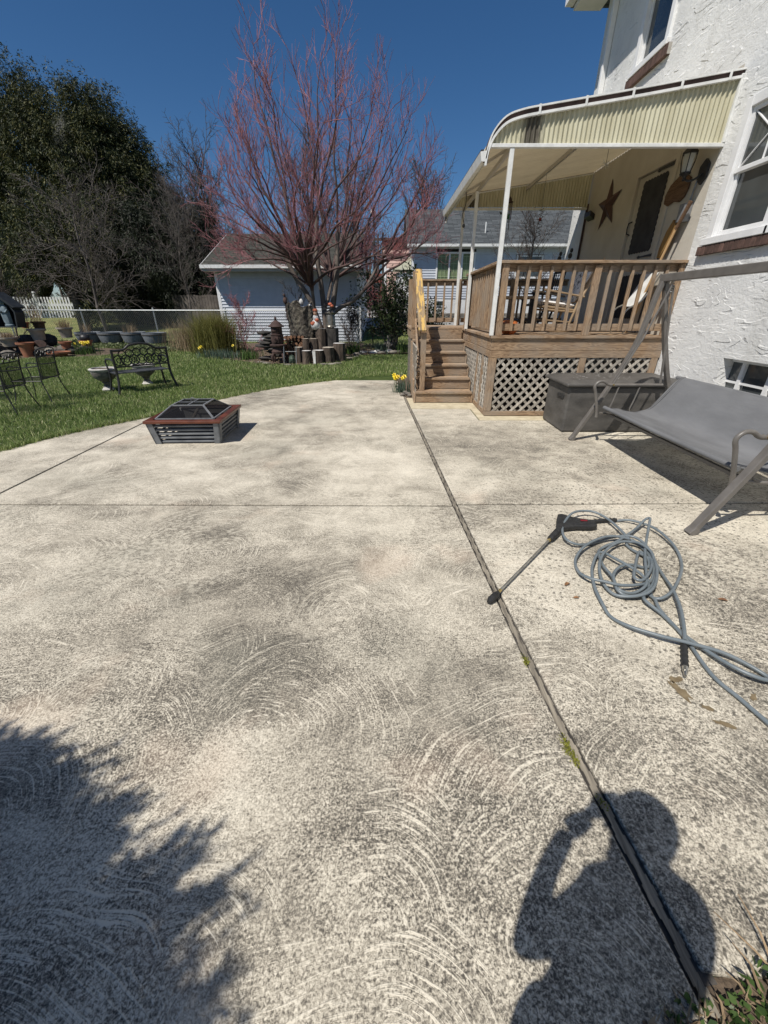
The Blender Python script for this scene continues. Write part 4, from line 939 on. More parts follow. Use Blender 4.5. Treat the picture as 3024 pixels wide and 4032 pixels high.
# white and chrome folding chair leaning by the door
fc = thing('folding_chair', 'cream and chrome folding chair leaning against the wall behind the railing', 'chair', (3.7, 6.75, DZ))
for y in (6.62, 6.98):
    m = MB(); m.tube(smoothpts([(3.90, y, DZ+.78), (3.72, y, DZ+.45), (3.55, y, DZ+.34), (3.50, y, DZ+.22), (3.56, y, DZ+.012)], 5), .013, 8); m.build('tube_leg', 'steel', fc, smooth=True)
m = MB(); m.bar((3.87, 6.80, DZ+.80), (3.66, 6.80, DZ+.36), .34, .02, up=(1, 0, .5)); m.build('seat_panel', 'white_metal', fc, bevel=.008)
m = MB(); m.tube([(3.60, 6.62, DZ+.36), (3.60, 6.98, DZ+.36)], .011, 6); m.tube([(3.80, 6.62, DZ+.62), (3.80, 6.98, DZ+.62)], .011, 6); m.build('cross_tube', 'black', fc, smooth=True)
# broom and tan pole
br = thing('broom', 'corn broom standing bristles up against the porch wall', 'broom', (3.86, 6.72, DZ))
m = MB(); m.tube([(3.84, 6.80, DZ+.01), (3.86, 6.735, DZ+1.0)], .013, 8); m.build('handle', 'black', br, smooth=True)
m = MB(); m.prism([(3.845, 6.765, DZ+.98), (3.845, 6.71, DZ+.98), (3.845, 6.60, DZ+1.12), (3.845, 6.52, DZ+1.33), (3.845, 6.60, DZ+1.41), (3.845, 6.70, DZ+1.28), (3.845, 6.765, DZ+1.1)], (.045, 0, 0)); m.build('bristles', 'bristle', br, bevel=.01)
sh_ = thing('long_handled_tool', 'tan wooden handled tool with dark head leaning on the porch wall', 'tool', (3.8, 6.7, DZ))
m = MB(); m.tube([(3.70, 6.80, DZ+.01), (3.82, 6.44, DZ+1.29)], .017, 8); m.build('handle', 'tan_wood', sh_, smooth=True)
m = MB(); m.tube([(3.82, 6.44, DZ+1.28), (3.855, 6.335, DZ+1.56)], [.02, .026], 8); m.build('grip', 'plaque', sh_, smooth=True)

# ------------------------------------------------------------------ storage box
bx = thing('storage_box', 'dark resin deck storage box in front of the lattice', 'storage box', (3.08, 5.66, 0))
m = MB(); m.prism([(2.34, 5.285, .004), (3.80, 5.285, .004), (3.80, 6.02, .004), (2.34, 6.02, .004)], (0, 0, .59))
body = m.build('body', 'deckbox', bx, bevel=.025)
m = MB(); x0, x1, y0, y1 = 2.285, 3.86, 5.235, 6.06
m.prism([(x0, y0, .595), (x1, y0, .595), (x1, y1, .595), (x0, y1, .595)], (0, 0, .045)); m.build('lid', 'deckbox', bx, bevel=.018)
m = MB(); m.add([(x0+.02, y0+.02, .64), (x1-.02, y0+.02, .64), (x1-.02, y1-.02, .64), (x0+.02, y1-.02, .64), (x0+.12, y0+.11, .672), (x1-.12, y0+.11, .672), (x1-.12, y1-.11, .672), (x0+.12, y1-.11, .672)], [(0, 1, 5, 4), (1, 2, 6, 5), (2, 3, 7, 6), (3, 0, 4, 7), (4, 5, 6, 7)]); m.build('lid_panel', 'deckbox', bx, bevel=.01)
m = MB(); m.box((2.325, 5.40, .42), (2.342, 5.60, .47)); m.build('handle', 'rubber', bx, bevel=.006)
# pale crust on the lid
rr = random.Random(11); m = MB()
for k in range(80):
    x, y = rr.uniform(2.45, 3.3), rr.uniform(5.36, 5.92); s_ = rr.uniform(.004, .014); m.add([(x-s_, y, .6735), (x, y-s_*.6, .6735), (x+s_*1.3, y, .6735), (x, y+s_*.5, .6735)], [(0, 1, 2, 3)])
m.build('bird_droppings', 'rock_white', bx)

# ------------------------------------------------------------------ porch swing (no canopy)
sw = thing('patio_swing', 'grey sling patio swing with taupe A frame and no canopy', 'swing', (2.95, 3.75, 0))
def swp(name, mat, fn, bev=0, sm=False): m = MB(); fn(m); return m.build(name, mat, sw, bevel=bev, smooth=sm)
AX, AZ = 2.96, 1.775
swp('top_bar', 'swing_metal', lambda m: m.box((AX-.03, 2.45, AZ-.038), (AX+.03, 4.99, AZ+.038)), .008)
for y in (2.58, 4.93):
    xf = 2.25 if y < 3 else 2.33
    for x_foot, sg in ((xf, 1), (3.66, -1)):
        P = smoothpts([(x_foot, y, .012), (x_foot+sg*.30, y, .62), (x_foot+sg*.50, y, 1.12), (AX-sg*.05, y, 1.60), (AX-sg*.02, y, 1.74)], 5)
        def leg(m, P=P):
            k = len(P); V_ = []
            for i, p in enumerate(P):
                a = P[max(i-1, 0)]; b_ = P[min(i+1, k-1)]; d = (b_-a).normalized(); nr = Vector((-d.z, 0, d.x))
                for s1, s2 in ((-1, -1), (1, -1), (1, 1), (-1, 1)): V_.append(p+nr*(s1*.021)+Vector((0, s2*.030, 0)))
            m.add(V_, [(i*4+j, i*4+(j+1) % 4, (i+1)*4+(j+1) % 4, (i+1)*4+j) for i in range(k-1) for j in range(4)]+[(3, 2, 1, 0), tuple((k-1)*4+j for j in range(4))])
        swp('leg', 'swing_metal', leg, .006)
        swp('foot_cap', 'swing_metal', lambda m: m.bar((x_foot-.012, y, .0), (x_foot+sg*.03, y, .05), .066, .05), .004)
swp('stretcher', 'swing_metal', lambda m: m.box((3.52, 2.6, .27), (3.55, 4.92, .31)), .004)
# seat sling: one curved sheet from the front rail over the back rail
SY0, SY1 = 2.74, 4.72
prof = smoothpts([(2.545, 0, .455), (2.62, 0, .452), (2.78, 0, .425), (2.93, 0, .412), (3.05, 0, .445), (3.14, 0, .54), (3.23, 0, .665), (3.31, 0, .775), (3.335, 0, .795), (3.36, 0, .79), (3.365, 0, .76)], 4)
def sling(m):
    ny_ = 90; vs = []
    for j in range(ny_+1):
        y = SY0+(SY1-SY0)*j/ny_; e = math.sin(math.pi*j/ny_)
        for p in prof: vs.append((p.x, y, p.z-.012*e*(1 if p.z < .7 else .4)+.0035*math.sin(y*23+p.x*14)*math.sin(p.x*31)+.003*math.sin(y*9-p.x*22)))
    n = len(prof); m.add(vs, [(j*n+i, j*n+i+1, (j+1)*n+i+1, (j+1)*n+i) for j in range(ny_) for i in range(n-1)])
s_ = swp('sling_seat', 'sling', sling, sm=True); so_ = s_.modifiers.new('thick', 'SOLIDIFY'); so_.thickness = .006
for y in (SY0+.035, SY1-.035): swp('seam', 'dark_fabric', lambda m: m.tube([(p.x, y, p.z+.001) for p in prof[:-6]], .0022, 4), sm=True)
swp('front_rail', 'sling', lambda m: m.tube([(2.545, SY0-.01, .452), (2.535, (SY0+SY1)/2, .448), (2.545, SY1+.01, .452)], .021, 10), sm=True)
swp('back_rail', 'sling', lambda m: m.tube(smoothpts([(3.34, SY0-.005, .775), (3.34, SY1-.06, .775), (3.335, SY1-.0, .77), (3.30, SY1+.035, .72), (3.22, SY1+.035, .60), (3.10, SY1+.035, .42)], 3), .02, 10), sm=True)
swp('seat_rails', 'swing_metal', lambda m: (m.tube([(2.52, SY0-.045, .38), (2.75, SY0-.045, .36), (3.15, SY0-.045, .40)], .013, 8), m.tube([(2.52, SY1+.045, .38), (2.75, SY1+.045, .36), (3.15, SY1+.045, .40)], .013, 8), m.box((2.60, SY0, .36), (2.63, SY1, .385)), m.box((3.02, SY0, .36), (3.05, SY1, .385))), sm=False)
for y in (SY0-.055, SY1+.055):
    swp('arm_rest', 'swing_metal', lambda m: m.tube(smoothpts([(2.50, y, .33), (2.485, y, .42), (2.43, y, .60), (2.40, y, .685), (2.44, y, .735), (2.50, y, .735), (2.55, y, .705), (2.62, y, .70), (2.95, y, .70), (3.17, y, .70)], 4), .017, 10), sm=True)
    for x in (2.68, 2.92): swp('arm_spindle', 'swing_metal', lambda m: m.tube(smoothpts([(x, y, .69), (x-.03, y, .52), (x-.05, y, .41), (x+.01, y, .375)], 4), .008, 6), sm=True)
    swp('hanger_arm', 'swing_metal', lambda m: (m.tube([(2.60, y, .705), (2.80, y, 1.18), (2.955, y, 1.70)], .009, 6), m.tube([(3.14, y, .705), (3.06, y, 1.20), (2.97, y, 1.70)], .012, 6)), sm=True)
    swp('hanger_spring', 'steel', lambda m: m.tube([(AX+.012*math.cos(k*1.1), y+.012*math.sin(k*1.1), 1.735-k*.0035) for k in range(34)], .003, 4), sm=True)
    swp('pivot_bolt', 'brass', lambda m: m.tube([(2.60, y-.03, .705), (2.60, y+.03, .705)], .009, 6), sm=True)

# ------------------------------------------------------------------ pressure washer gun and hose
gun = thing('pressure_washer_gun', 'black pressure washer spray gun with long lance on the concrete', 'spray gun', (1.35, 2.6, 0))
m = MB(); m.tube([(.655, 1.858, .022), (1.150, 2.428, .030)], .0075, 10); m.build('lance', 'steel', gun, smooth=True)
m = MB(); m.tube([(.575, 1.765, .022), (.592, 1.785, .022), (.625, 1.822, .022), (.648, 1.850, .022)], [.013, .0215, .0205, .012], 12); m.build('nozzle', 'rubber', gun, smooth=True)
m = MB(); m.tube([(.645, 1.846, .022), (.668, 1.873, .022)], .0095, 10); m.build('nozzle_collar', 'brass', gun, smooth=True)
m = MB(); m.tube([(1.143, 2.42, .03), (1.158, 2.437, .03)], .012, 10); m.build('coupling', 'brass', gun, smooth=True)
m = MB(); m.tube([(1.155, 2.434, .030), (1.165, 2.445, .030), (1.20, 2.485, .031), (1.285, 2.583, .033)], [.017, .022, .0235, .025], 12); m.build('grip', 'rubber', gun, smooth=True)
m = MB(); B_ = [(1.27, 2.565), (1.34, 2.585), (1.42, 2.60), (1.53, 2.598), (1.575, 2.612), (1.582, 2.66), (1.565, 2.70), (1.46, 2.735), (1.42, 2.765), (1.38, 2.80), (1.345, 2.79), (1.31, 2.72), (1.262, 2.60)]
m.prism([(x, y, .012) for x, y in B_], (0, 0, .040)); m.build('body', 'rubber', gun, bevel=.010)
m = MB(); m.prism([(1.47, 2.668, .0525), (1.52, 2.664, .0525), (1.525, 2.682, .0525), (1.475, 2.688, .0525)], (0, 0, .005)); m.build('trigger_lock', 'red', gun, bevel=.002)
m = MB(); m.tube(smoothpts([(1.40, 2.625, .05), (1.48, 2.63, .054), (1.56, 2.635, .05)], 3), .006, 6); m.build('trigger', 'black', gun, smooth=True)
m = MB(); m.tube([(1.56, 2.715, .028)]+[(1.60+k*.0155, 2.722+k*.0021, .024) for k in range(13)], [.012]+[.016 if k % 2 else .0125 for k in range(13)], 10); m.build('strain_relief', 'rubber', gun, smooth=True)
A = [(1.793, 2.748), (1.866, 2.735), (1.934, 2.667), (1.983, 2.566), (1.989, 2.42), (1.97, 2.297), (1.918, 2.173), (1.83, 2.048), (1.73, 1.933), (1.63, 1.835), (1.555, 1.793), (1.521, 1.817), (1.555, 1.913), (1.617, 2.056), (1.699, 2.215), (1.81, 2.393), (1.939, 2.594), (1.975, 2.655), (1.950, 2.665), (1.858, 2.594), (1.718, 2.476), (1.601, 2.392), (1.529, 2.366), (1.465, 2.329), (1.419, 2.258), (1.371, 2.105), (1.368, 1.976), (1.341, 1.867), (1.379, 1.825), (1.47, 1.842), (1.572, 1.913), (1.659, 2.027), (1.716, 2.128), (1.711, 2.215), (1.68, 2.33), (1.68, 2.40)]
Bp = [(1.708, 2.418), (1.709, 2.55), (1.704, 2.71), (1.652, 2.819), (1.561, 2.835), (1.443, 2.77), (1.327, 2.633), (1.264, 2.479), (1.271, 2.396), (1.34, 2.371), (1.466, 2.416), (1.616, 2.462), (1.718, 2.463), (1.768, 2.418), (1.778, 2.319), (1.741, 2.161), (1.703, 2.007), (1.662, 1.87), (1.595, 1.706), (1.52, 1.56), (1.47, 1.47)]
Cp = [(1.708, 2.418), (1.727, 2.355), (1.756, 2.249), (1.698, 2.107), (1.599, 1.969), (1.477, 1.904), (1.367, 1.885), (1.281, 1.916), (1.221, 1.957), (1.194, 2.043), (1.23, 2.178), (1.331, 2.304), (1.455, 2.391), (1.573, 2.442), (1.674, 2.443), (1.754, 2.405), (1.771, 2.296), (1.704, 2.107), (1.6, 1.932), (1.499, 1.826), (1.393, 1.8), (1.311, 1.841), (1.291, 1.948), (1.347, 2.105), (1.452, 2.247), (1.601, 2.367), (1.714, 2.392), (1.758, 2.307), (1.68, 2.107), (1.531, 1.94), (1.484, 1.958), (1.577, 2.107), (1.706, 2.284)]
Dp = [(1.706, 2.284), (1.70, 2.17), (1.66, 2.115), (1.57, 2.127), (1.47, 2.085), (1.388, 2.005), (1.356, 1.93), (1.363, 1.867), (1.441, 1.859), (1.543, 1.922), (1.55, 2.02), (1.48, 2.17), (1.425, 2.258)]
Ep = [(1.425, 2.258), (1.32, 2.126), (1.256, 2.004), (1.213, 1.866), (1.200, 1.742), (1.207, 1.66), (1.255, 1.571), (1.361, 1.495), (1.467, 1.447), (1.595, 1.39), (1.674, 1.325), (1.714, 1.264), (1.70, 1.235), (1.645, 1.239), (1.586, 1.288), (1.543, 1.379), (1.507, 1.521), (1.486, 1.669), (1.447, 1.774)]
Fp = [(1.447, 1.774), (1.50, 1.85), (1.52, 1.80), (1.495, 1.70), (1.498, 1.508), (1.474, 1.283), (1.501, 1.159), (1.522, 1.037), (1.54, 0.938), (1.60, 0.80), (1.75, 0.6), (2.1, 0.5)]
def hz(P, base, amp, ph): return [(x, y, base+amp*abs(math.sin(i*.55+ph))) for i, (x, y) in enumerate(P)]
path = hz(A, .012, .030, 0)
path[17] = (1.975, 2.655, .085); path[16] = (1.939, 2.594, .07); path[18] = (1.95, 2.665, .07)
path += hz(Cp, .020, .035, 1)[1:]+hz(Dp, .012, .035, 2)[1:]+hz(Ep, .012, .03, .4)[1:]+hz(Fp, .010, .012, .2)[1:]
m = MB(); m.tube(smoothpts(path, 5), .0092, 10); h1 = m.build('pressure_hose', 'hose', smooth=True); tag(h1, 'long tangled grey pressure hose coiled beside the swing', 'hose')
pb = hz(Bp, .012, .035, .9); pb[4] = (1.561, 2.835, .055); pb[3] = (1.652, 2.819, .05); pb[5] = (1.443, 2.77, .065)
m = MB(); m.tube(smoothpts(pb, 5), .0092, 10); lp = m.build('hose_loop', 'hose', h1, smooth=True, local=True)
m = MB(); q0, q1_ = Vector((1.475, 1.478, .02)), Vector((1.372, 1.315, .022))
m.tube([q0.lerp(q1_, t) for t in np.linspace(0, 1, 13)], [.0165 if k % 2 else .0125 for k in range(13)], 10); m.build('strain_relief', 'rubber', h1, smooth=True, local=True)
m = MB(); m.tube([q1_, q1_.lerp(q0, -.14)], [.013, .013], 8); m.tube([q1_.lerp(q0, -.14), q1_.lerp(q0, -.30)], [.009, .007], 8); m.build('quick_connector', 'steel', h1, smooth=True, local=True)
# stains, moss, leaves on the slab
def patch(m, x, y, r, seed, asp=1.0, rot=0.0, z=.0035):
    q = random.Random(seed); n = 16; v = []
    for k in range(n):
        a = 2*math.pi*k/n; rr_ = r*(1+q.uniform(-.45, .35)); px, py = rr_*math.cos(a)*asp, rr_*math.sin(a); v.append((x+px*math.cos(rot)-py*math.sin(rot), y+px*math.sin(rot)+py*math.cos(rot), z))
    m.add(v+[(x, y, z)], [(k, (k+1) % n, n) for k in range(n)])
m = MB(); patch(m, 1.285, 1.20, .022, 1, 2.6, 1.8); patch(m, 1.30, 1.262, .018, 2, 1.6, .3); patch(m, 1.345, 1.12, .012, 3, 2.2, -.6); patch(m, 1.58, 1.175, .014, 4, 1.6, .9); patch(m, 1.36, 1.045, .012, 5, 3, -.5); struct(m.build('wet_stain', 'stain'))
def leaf(x, y, L_, rot, label):
    m = MB(); pts = [(-.5, 0, .004), (-.25, .2, .012), (.1, .26, .016), (.5, .0, .010), (.1, -.24, .018), (-.25, -.18, .010)]; c, s2 = math.cos(rot), math.sin(rot)
    v = [(x+(a*c-b_*s2)*L_, y+(a*s2+b_*c)*L_, z) for a, b_, z in pts]+[(x, y, .005)]; m.add(v, [(k, (k+1) % 6, 6) for k in range(6)]); tag(m.build('dead_leaf', 'deadleaf'), label, 'leaf', 'dead leaves on the concrete')
leaf(1.09, 1.951, .045, .5, 'curled brown leaf left of the hose, nearer the hose coil'); leaf(1.091, 1.823, .035, -.3, 'small reddish leaf left of the hose, just below the curled brown one'); leaf(1.92, 1.81, .05, -.6, 'dead leaf lying right of the hose by itself')
m_p, m_h = [], []
for (x, y, n, r) in ((.660, 1.367, 110, .013), (.690, .950, 200, .018), (.70, .90, 120, .013), (.73, .76, 40, .012)):
    m_p.append(np.c_[rng.normal(x, r*.5, n), rng.normal(y, r*1.3, n), np.full(n, .0)])
P = np.concatenate(m_p); V_, F_ = blades(P, rng.uniform(.004, .014, len(P)), rng.uniform(.003, .006, len(P)), 1, rng); tag(tri_mesh('joint_moss', V_, F_, 'moss'), 'yellow green moss tufts in the joint between slabs', 'moss', kind='stuff')

# ------------------------------------------------------------------ fire pit
fp = thing('fire_pit', 'square slatted fire pit with stained wood rim and black mesh lid', 'fire pit', (-2.45, 5.13, 0))
HC = Vector((-2.46, 5.13)); hb, ht, rz = .395, .435, .29; A0 = R(2.5)
def fpp(x, y, z): return (HC.x+x*math.cos(A0)-y*math.sin(A0), HC.y+x*math.sin(A0)+y*math.cos(A0), z)
def lerp(a, b_, t): return a+(b_-a)*t
for sx, sy in ((-1, -1), (1, -1), (1, 1), (-1, 1)):
    m = MB()
    for (dx, dy) in ((1, 0), (0, 1)):
        w_ = .075; b0, b1 = hb, ht
        def pt(h, off, z, inn): 
            x = sx*(h-(off if dx else 0)-(inn if dy else 0)); y = sy*(h-(off if dy else 0)-(inn if dx else 0)); return fpp(x, y, z)
        vs = [pt(b0, 0, .002, 0), pt(b0, w_, .002, 0), pt(b1, w_, rz-.03, 0), pt(b1, 0, rz-.03, 0), pt(b0, 0, .002, .016), pt(b0, w_, .002, .016), pt(b1, w_, rz-.03, .016), pt(b1, 0, rz-.03, .016)]
        m.add(vs, [(0, 1, 2, 3), (7, 6, 5, 4), (0, 4, 5, 1), (1, 5, 6, 2), (2, 6, 7, 3), (3, 7, 4, 0)])
    m.build('corner_leg', 'pit_frame', fp)
for side in range(4):
    for k in range(5):
        z = .016+k*.049; h = lerp(hb, ht, z/rz)-.014; L_ = h-.045; m = MB(); a = side*math.pi/2
        def q(x, y, z_): return fpp(x*math.cos(a)-y*math.sin(a), x*math.sin(a)+y*math.cos(a), z_)
        p_ = [(-L_, -h, z), (L_, -h, z), (L_, -h+.028, z+.012), (-L_, -h+.028, z+.012)]; V_ = [q(*c) for c in p_]+[q(c[0], c[1], c[2]+.020) for c in p_]
        m.add(V_, [(0, 3, 2, 1), (4, 5, 6, 7), (0, 1, 5, 4), (1, 2, 6, 5), (2, 3, 7, 6), (3, 0, 4, 7)]); m.build('side_slat', 'pit_frame', fp, bevel=.002)
    m = MB(); a = side*math.pi/2; o1, i1 = ht+.018, ht-.062
    def q(x, y, z_): return fpp(x*math.cos(a)-y*math.sin(a), x*math.sin(a)+y*math.cos(a), z_)
    P_ = [(-o1, -o1), (o1, -o1), (i1, -i1), (-i1, -i1)]; m.prism([q(x, y, rz-.028) for x, y in P_], (0, 0, .034)); m.build('rim_plank', 'pit_rim', fp, bevel=.005)
m = MB(); m.add([fpp(x, y, z) for x, y, z in ((-.37, -.37, rz-.01), (.37, -.37, rz-.01), (.37, .37, rz-.01), (-.37, .37, rz-.01), (-.22, -.22, .12), (.22, -.22, .12), (.22, .22, .12), (-.22, .22, .12))], [(0, 1, 5, 4), (1, 2, 6, 5), (2, 3, 7, 6), (3, 0, 4, 7), (4, 5, 6, 7)]); bw_ = m.build('fire_bowl', 'black', fp)
L0, L1, LZ = .345, .19, .425
c0 = [fpp(sx*L0, sy*L0, rz+.008) for sx, sy in ((-1, -1), (1, -1), (1, 1), (-1, 1))]; c1 = [fpp(sx*L1, sy*L1, LZ) for sx, sy in ((-1, -1), (1, -1), (1, 1), (-1, 1))]
m = MB()
for k in range(4):
    m.bar(c0[k], c1[k], .022, .012); m.bar(c0[k], c0[(k+1) % 4], .022, .012); m.bar(c1[k], c1[(k+1) % 4], .022, .012)
m.bar(fpp(-L1, 0, LZ), fpp(L1, 0, LZ), .016, .010); m.bar(fpp(0, -L1, LZ), fpp(0, L1, LZ), .016, .010); lid = m.build('lid_frame', 'grey_metal', fp)
m = MB(); m.add(c0+c1, [(0, 1, 5, 4), (1, 2, 6, 5), (2, 3, 7, 6), (3, 0, 4, 7), (4, 5, 6, 7)]); m.build('spark_screen', 'screen', lid, local=True)
lid.children[0].matrix_parent_inverse = Matrix.Identity(4)
m = MB(); m.tube([Vector(fpp(.028*math.cos(t), 0, LZ+.03+.028*math.sin(t))) for t in np.linspace(0, 2*math.pi, 17)[:-1]], .004, 6, closed=True); m.tube([fpp(0, 0, LZ), fpp(0, 0, LZ+.012)], .010, 8); m.build('lid_ring', 'grey_metal', fp, smooth=True)
m = MB(); m.tube([fpp(-.02, -.10, .22), fpp(.02, .05, .33)], .020, 8); m.build('log', 'cut', fp)

# ------------------------------------------------------------------ bench, urns, chairs on the lawn
BLa, BRa = Vector((-5.17, 7.83, -.01)), Vector((-4.43, 8.71, -.01)); bu = (BRa-BLa); bl = bu.length; bu.normalize(); bn = Vector((-bu.y, bu.x, 0))
bench = thing('garden_bench', 'black cast metal garden bench with scrolled back on the lawn', 'bench', tuple((BLa+BRa)/2))
def bp(u, d, z): return tuple(BLa+bu*u+bn*d+Vector((0, 0, z)))
w0 = .08
for u in (w0, bl-w0):
    sg = -1 if u < .5 else 1
    m = MB(); m.tube(smoothpts([bp(u+sg*.075, -.03, .0), bp(u+sg*.02, .0, .2), bp(u, .02, .38), bp(u, .0, .6), bp(u, -.02, .81)], 4), .023, 8); m.build('back_leg', 'blackwire', bench, smooth=True)
    m = MB(); m.tube(smoothpts([bp(u+sg*.05, .50, .0), bp(u+sg*.01, .45, .2), bp(u, .43, .38)], 4), .021, 8); m.build('front_leg', 'blackwire', bench, smooth=True)
    m = MB(); m.tube(smoothpts([bp(u, .01, .60), bp(u, .15, .63), bp(u, .38, .62), bp(u, .47, .58), bp(u, .47, .52), bp(u, .43, .38)], 4), .016, 8); m.build('armrest', 'blackwire', bench, smooth=True)
m = MB(); m.tube(smoothpts([bp(w0, -.02, .79), bp(w0+.2, -.02, .80), bp(bl*.35, -.02, .87), bp(bl/2, -.02, .895), bp(bl*.65, -.02, .87), bp(bl-w0-.2, -.02, .80), bp(bl-w0, -.02, .79)], 5), .022, 8); m.tube([bp(w0, .01, .50), bp(bl-w0, .01, .50)], .014, 8); m.build('back_rails', 'blackwire', bench, smooth=True)
m = MB(); n_ = 7
for k in range(n_):
    u = w0+.09+(bl-2*w0-.18)*k/(n_-1); r_ = .088; zc = .615+.0*k
    m.tube([bp(u+r_*math.cos(t), -.005, zc+r_*math.sin(t)) for t in np.linspace(0, 2*math.pi, 21)[:-1]], .0105, 5, closed=True)
    m.tube([bp(u+.04*math.cos(t), -.01, zc+.04*math.sin(t)) for t in np.linspace(0, 2*math.pi, 13)[:-1]], .007, 5, closed=True)
for k in range(n_-1):
    u = w0+.17+(bl-2*w0-.34)*k/(n_-2); zt = .70+.045*math.sin(math.pi*(k+.5)/(n_-1)); r_ = .068
    m.tube([bp(u+r_*math.cos(t), -.01, zt+r_*math.sin(t)) for t in np.linspace(0, 2*math.pi, 19)[:-1]], .0105, 5, closed=True)
for k in range(4): u = w0+.12+(bl-2*w0-.24)*k/3; m.tube(smoothpts([bp(u-.07, 0, .51), bp(u-.02, 0, .56), bp(u, 0, .66), bp(u+.02, 0, .56), bp(u+.07, 0, .51)], 4), .0075, 5)
m.build('scroll_work', 'blackwire', bench, smooth=True)
m = MB()
for k in range(9): d = .03+.42*k/8; m.bar(bp(w0, d, .385-.02*math.sin(math.pi*k/8)), bp(bl-w0, d, .385-.02*math.sin(math.pi*k/8)), .024, .012)
for k in range(24): u = w0+(bl-2*w0)*k/23; m.bar(bp(u, .03, .38), bp(u+(.04 if k < 23 else 0), .45, .38), .012, .008)
for k in range(23): u = w0+(bl-2*w0)*(k+1)/23; m.bar(bp(u, .03, .379), bp(u-.04, .45, .379), .012, .008)
m.build('seat', basic('bench_seat_paint', (.045, .05, .058), (.09, .095, .105), 20, .4), bench)
def urn(x, y, s_, label):
    t = thing('garden_urn', label, 'urn', (x, y, 0), 'stone urns behind the bench')
    m = MB(); m.lathe([(.125, .0), (.13, .03), (.10, .05), (.085, .08)], (0, 0, 0), 8); m.build('base', 'urnwhite', t, smooth=False, local=True)
    m = MB(); m.lathe([(.085, .08), (.06, .12), (.065, .15), (.09, .17), (.08, .185), (.13, .22), (.20, .28), (.235, .35), (.245, .40), (.235, .41)], (0, 0, 0), 28, squash=lambda a, z: 1+(.03*abs(math.sin(a*8)) if .2 < z < .34 else 0)); m.build('bowl', 'urn', t, smooth=True, local=True)
    m = MB(); m.lathe([(.235, .405), (.25, .42), (.265, .44), (.27, .46), (.25, .475), (.22, .475), (.21, .45)], (0, 0, 0), 28); m.build('rim', 'urnwhite', t, smooth=True, local=True)
    m = MB(); m.lathe([(.01, .452), (.215, .452), (.215, .45)][::-1], (0, 0, 0), 20); m.build('soil', 'mulch', t, local=True)
    t.scale = (s_, s_, s_*.98); return t
urn(-5.66, 8.32, .92, 'stone urn with white foot, behind the near end of the bench'); urn(-5.24, 9.02, .90, 'stone urn seen under the bench seat, behind its middle')
def make_chair(loc, rz_, label):
    t = thing('patio_chair', label, 'chair', (0, 0, 0), 'wrought iron chairs at the left edge')
    def q(name, mat, fn, sm=True): m = MB(); fn(m); return m.build(name, mat, t, smooth=sm, local=True)
    W_ = .27   # local: back at x=0, sitter faces -x, width along y
    for sg in (-1, 1):
        q('back_leg', 'blackwire', lambda m: m.tube(smoothpts([(.05, sg*(W_+.05), 0), (.0, sg*(W_+.01), .2), (-.03, sg*W_, .36), (-.0, sg*W_, .60), (.04, sg*W_, .86)], 4), .010, 6))
        q('front_leg', 'blackwire', lambda m: m.tube(smoothpts([(-.55, sg*(W_+.03), 0), (-.50, sg*W_, .2), (-.48, sg*W_, .40), (-.50, sg*W_, .56), (-.44, sg*W_, .62), (-.25, sg*W_, .60), (.0, sg*W_, .62)], 4), .009, 6))
        q('stretcher', 'blackwire', lambda m: m.tube([(-.48, sg*W_, .38), (-.03, sg*W_, .37)], .009, 6))
    q('back_frame', 'blackwire', lambda m: (m.tube(smoothpts([(.0, -W_, .62), (.035, -W_, .83), (.045, -W_+.04, .875), (.045, 0, .90), (.045, W_-.04, .875), (.035, W_, .83), (.0, W_, .62)], 4), .010, 6), m.tube([(.03, -W_, .76), (.03, W_, .76)], .008, 6), m.tube([(-.005, -W_, .405), (-.005, W_, .405)], .008, 6), m.tube([(0, -W_, .62), (-.005, -W_, .405)], .008, 6), m.tube([(0, W_, .62), (-.005, W_, .405)], .008, 6), m.tube([(-.005, -W_+.035, .41), (.03, -W_+.035, .76)], .006, 5), m.tube([(-.005, W_-.035, .41), (.03, W_-.035, .76)], .006, 5)))
    q('seat_bar', 'blackwire', lambda m: m.tube([(-.5, -W_, .38), (-.5, W_, .38)], .008, 6))
    def vine(m):
        rr_ = random.Random(2); m.tube(smoothpts([(.04, -W_+.02+k*.052, .82+.02*math.sin(k*1.7)) for k in range(11)], 4), .006, 5)
        for k in range(11): y = -W_+.03+k*.048; z = .815+.03*math.sin(k*2.3); m.prism([(.036, y-.022, z), (.036, y, z+.026), (.036, y+.022, z+.004), (.036, y+.004, z-.026)], (.008, 0, 0))
    q('leaf_band', 'blackwire', vine)
    q('back_mesh', 'chairmesh', lambda m: m.add([(-.01, -W_, .41), (-.01, W_, .41), (.028, W_, .76), (.028, -W_, .76)], [(0, 1, 2, 3)]), False)
    q('seat_mesh', 'chairmesh', lambda m: m.add([(-.03, -W_, .39), (-.03, W_, .39), (-.5, W_, .38), (-.5, -W_, .38)], [(0, 1, 2, 3)]), False)
    t.location = loc; t.rotation_euler = (0, 0, rz_); return t
ch = make_chair((-6.03, 7.44, -.02), R(10), 'black wire mesh chair nearest the bench')
dup(ch, (-5.90, 6.52, -.02), R(12), 'black wire mesh chair cut off by the left edge of the view')
dup(ch, (-7.62, 7.35, -.02), R(188), 'black wire mesh chair seen through the backs of the other two')

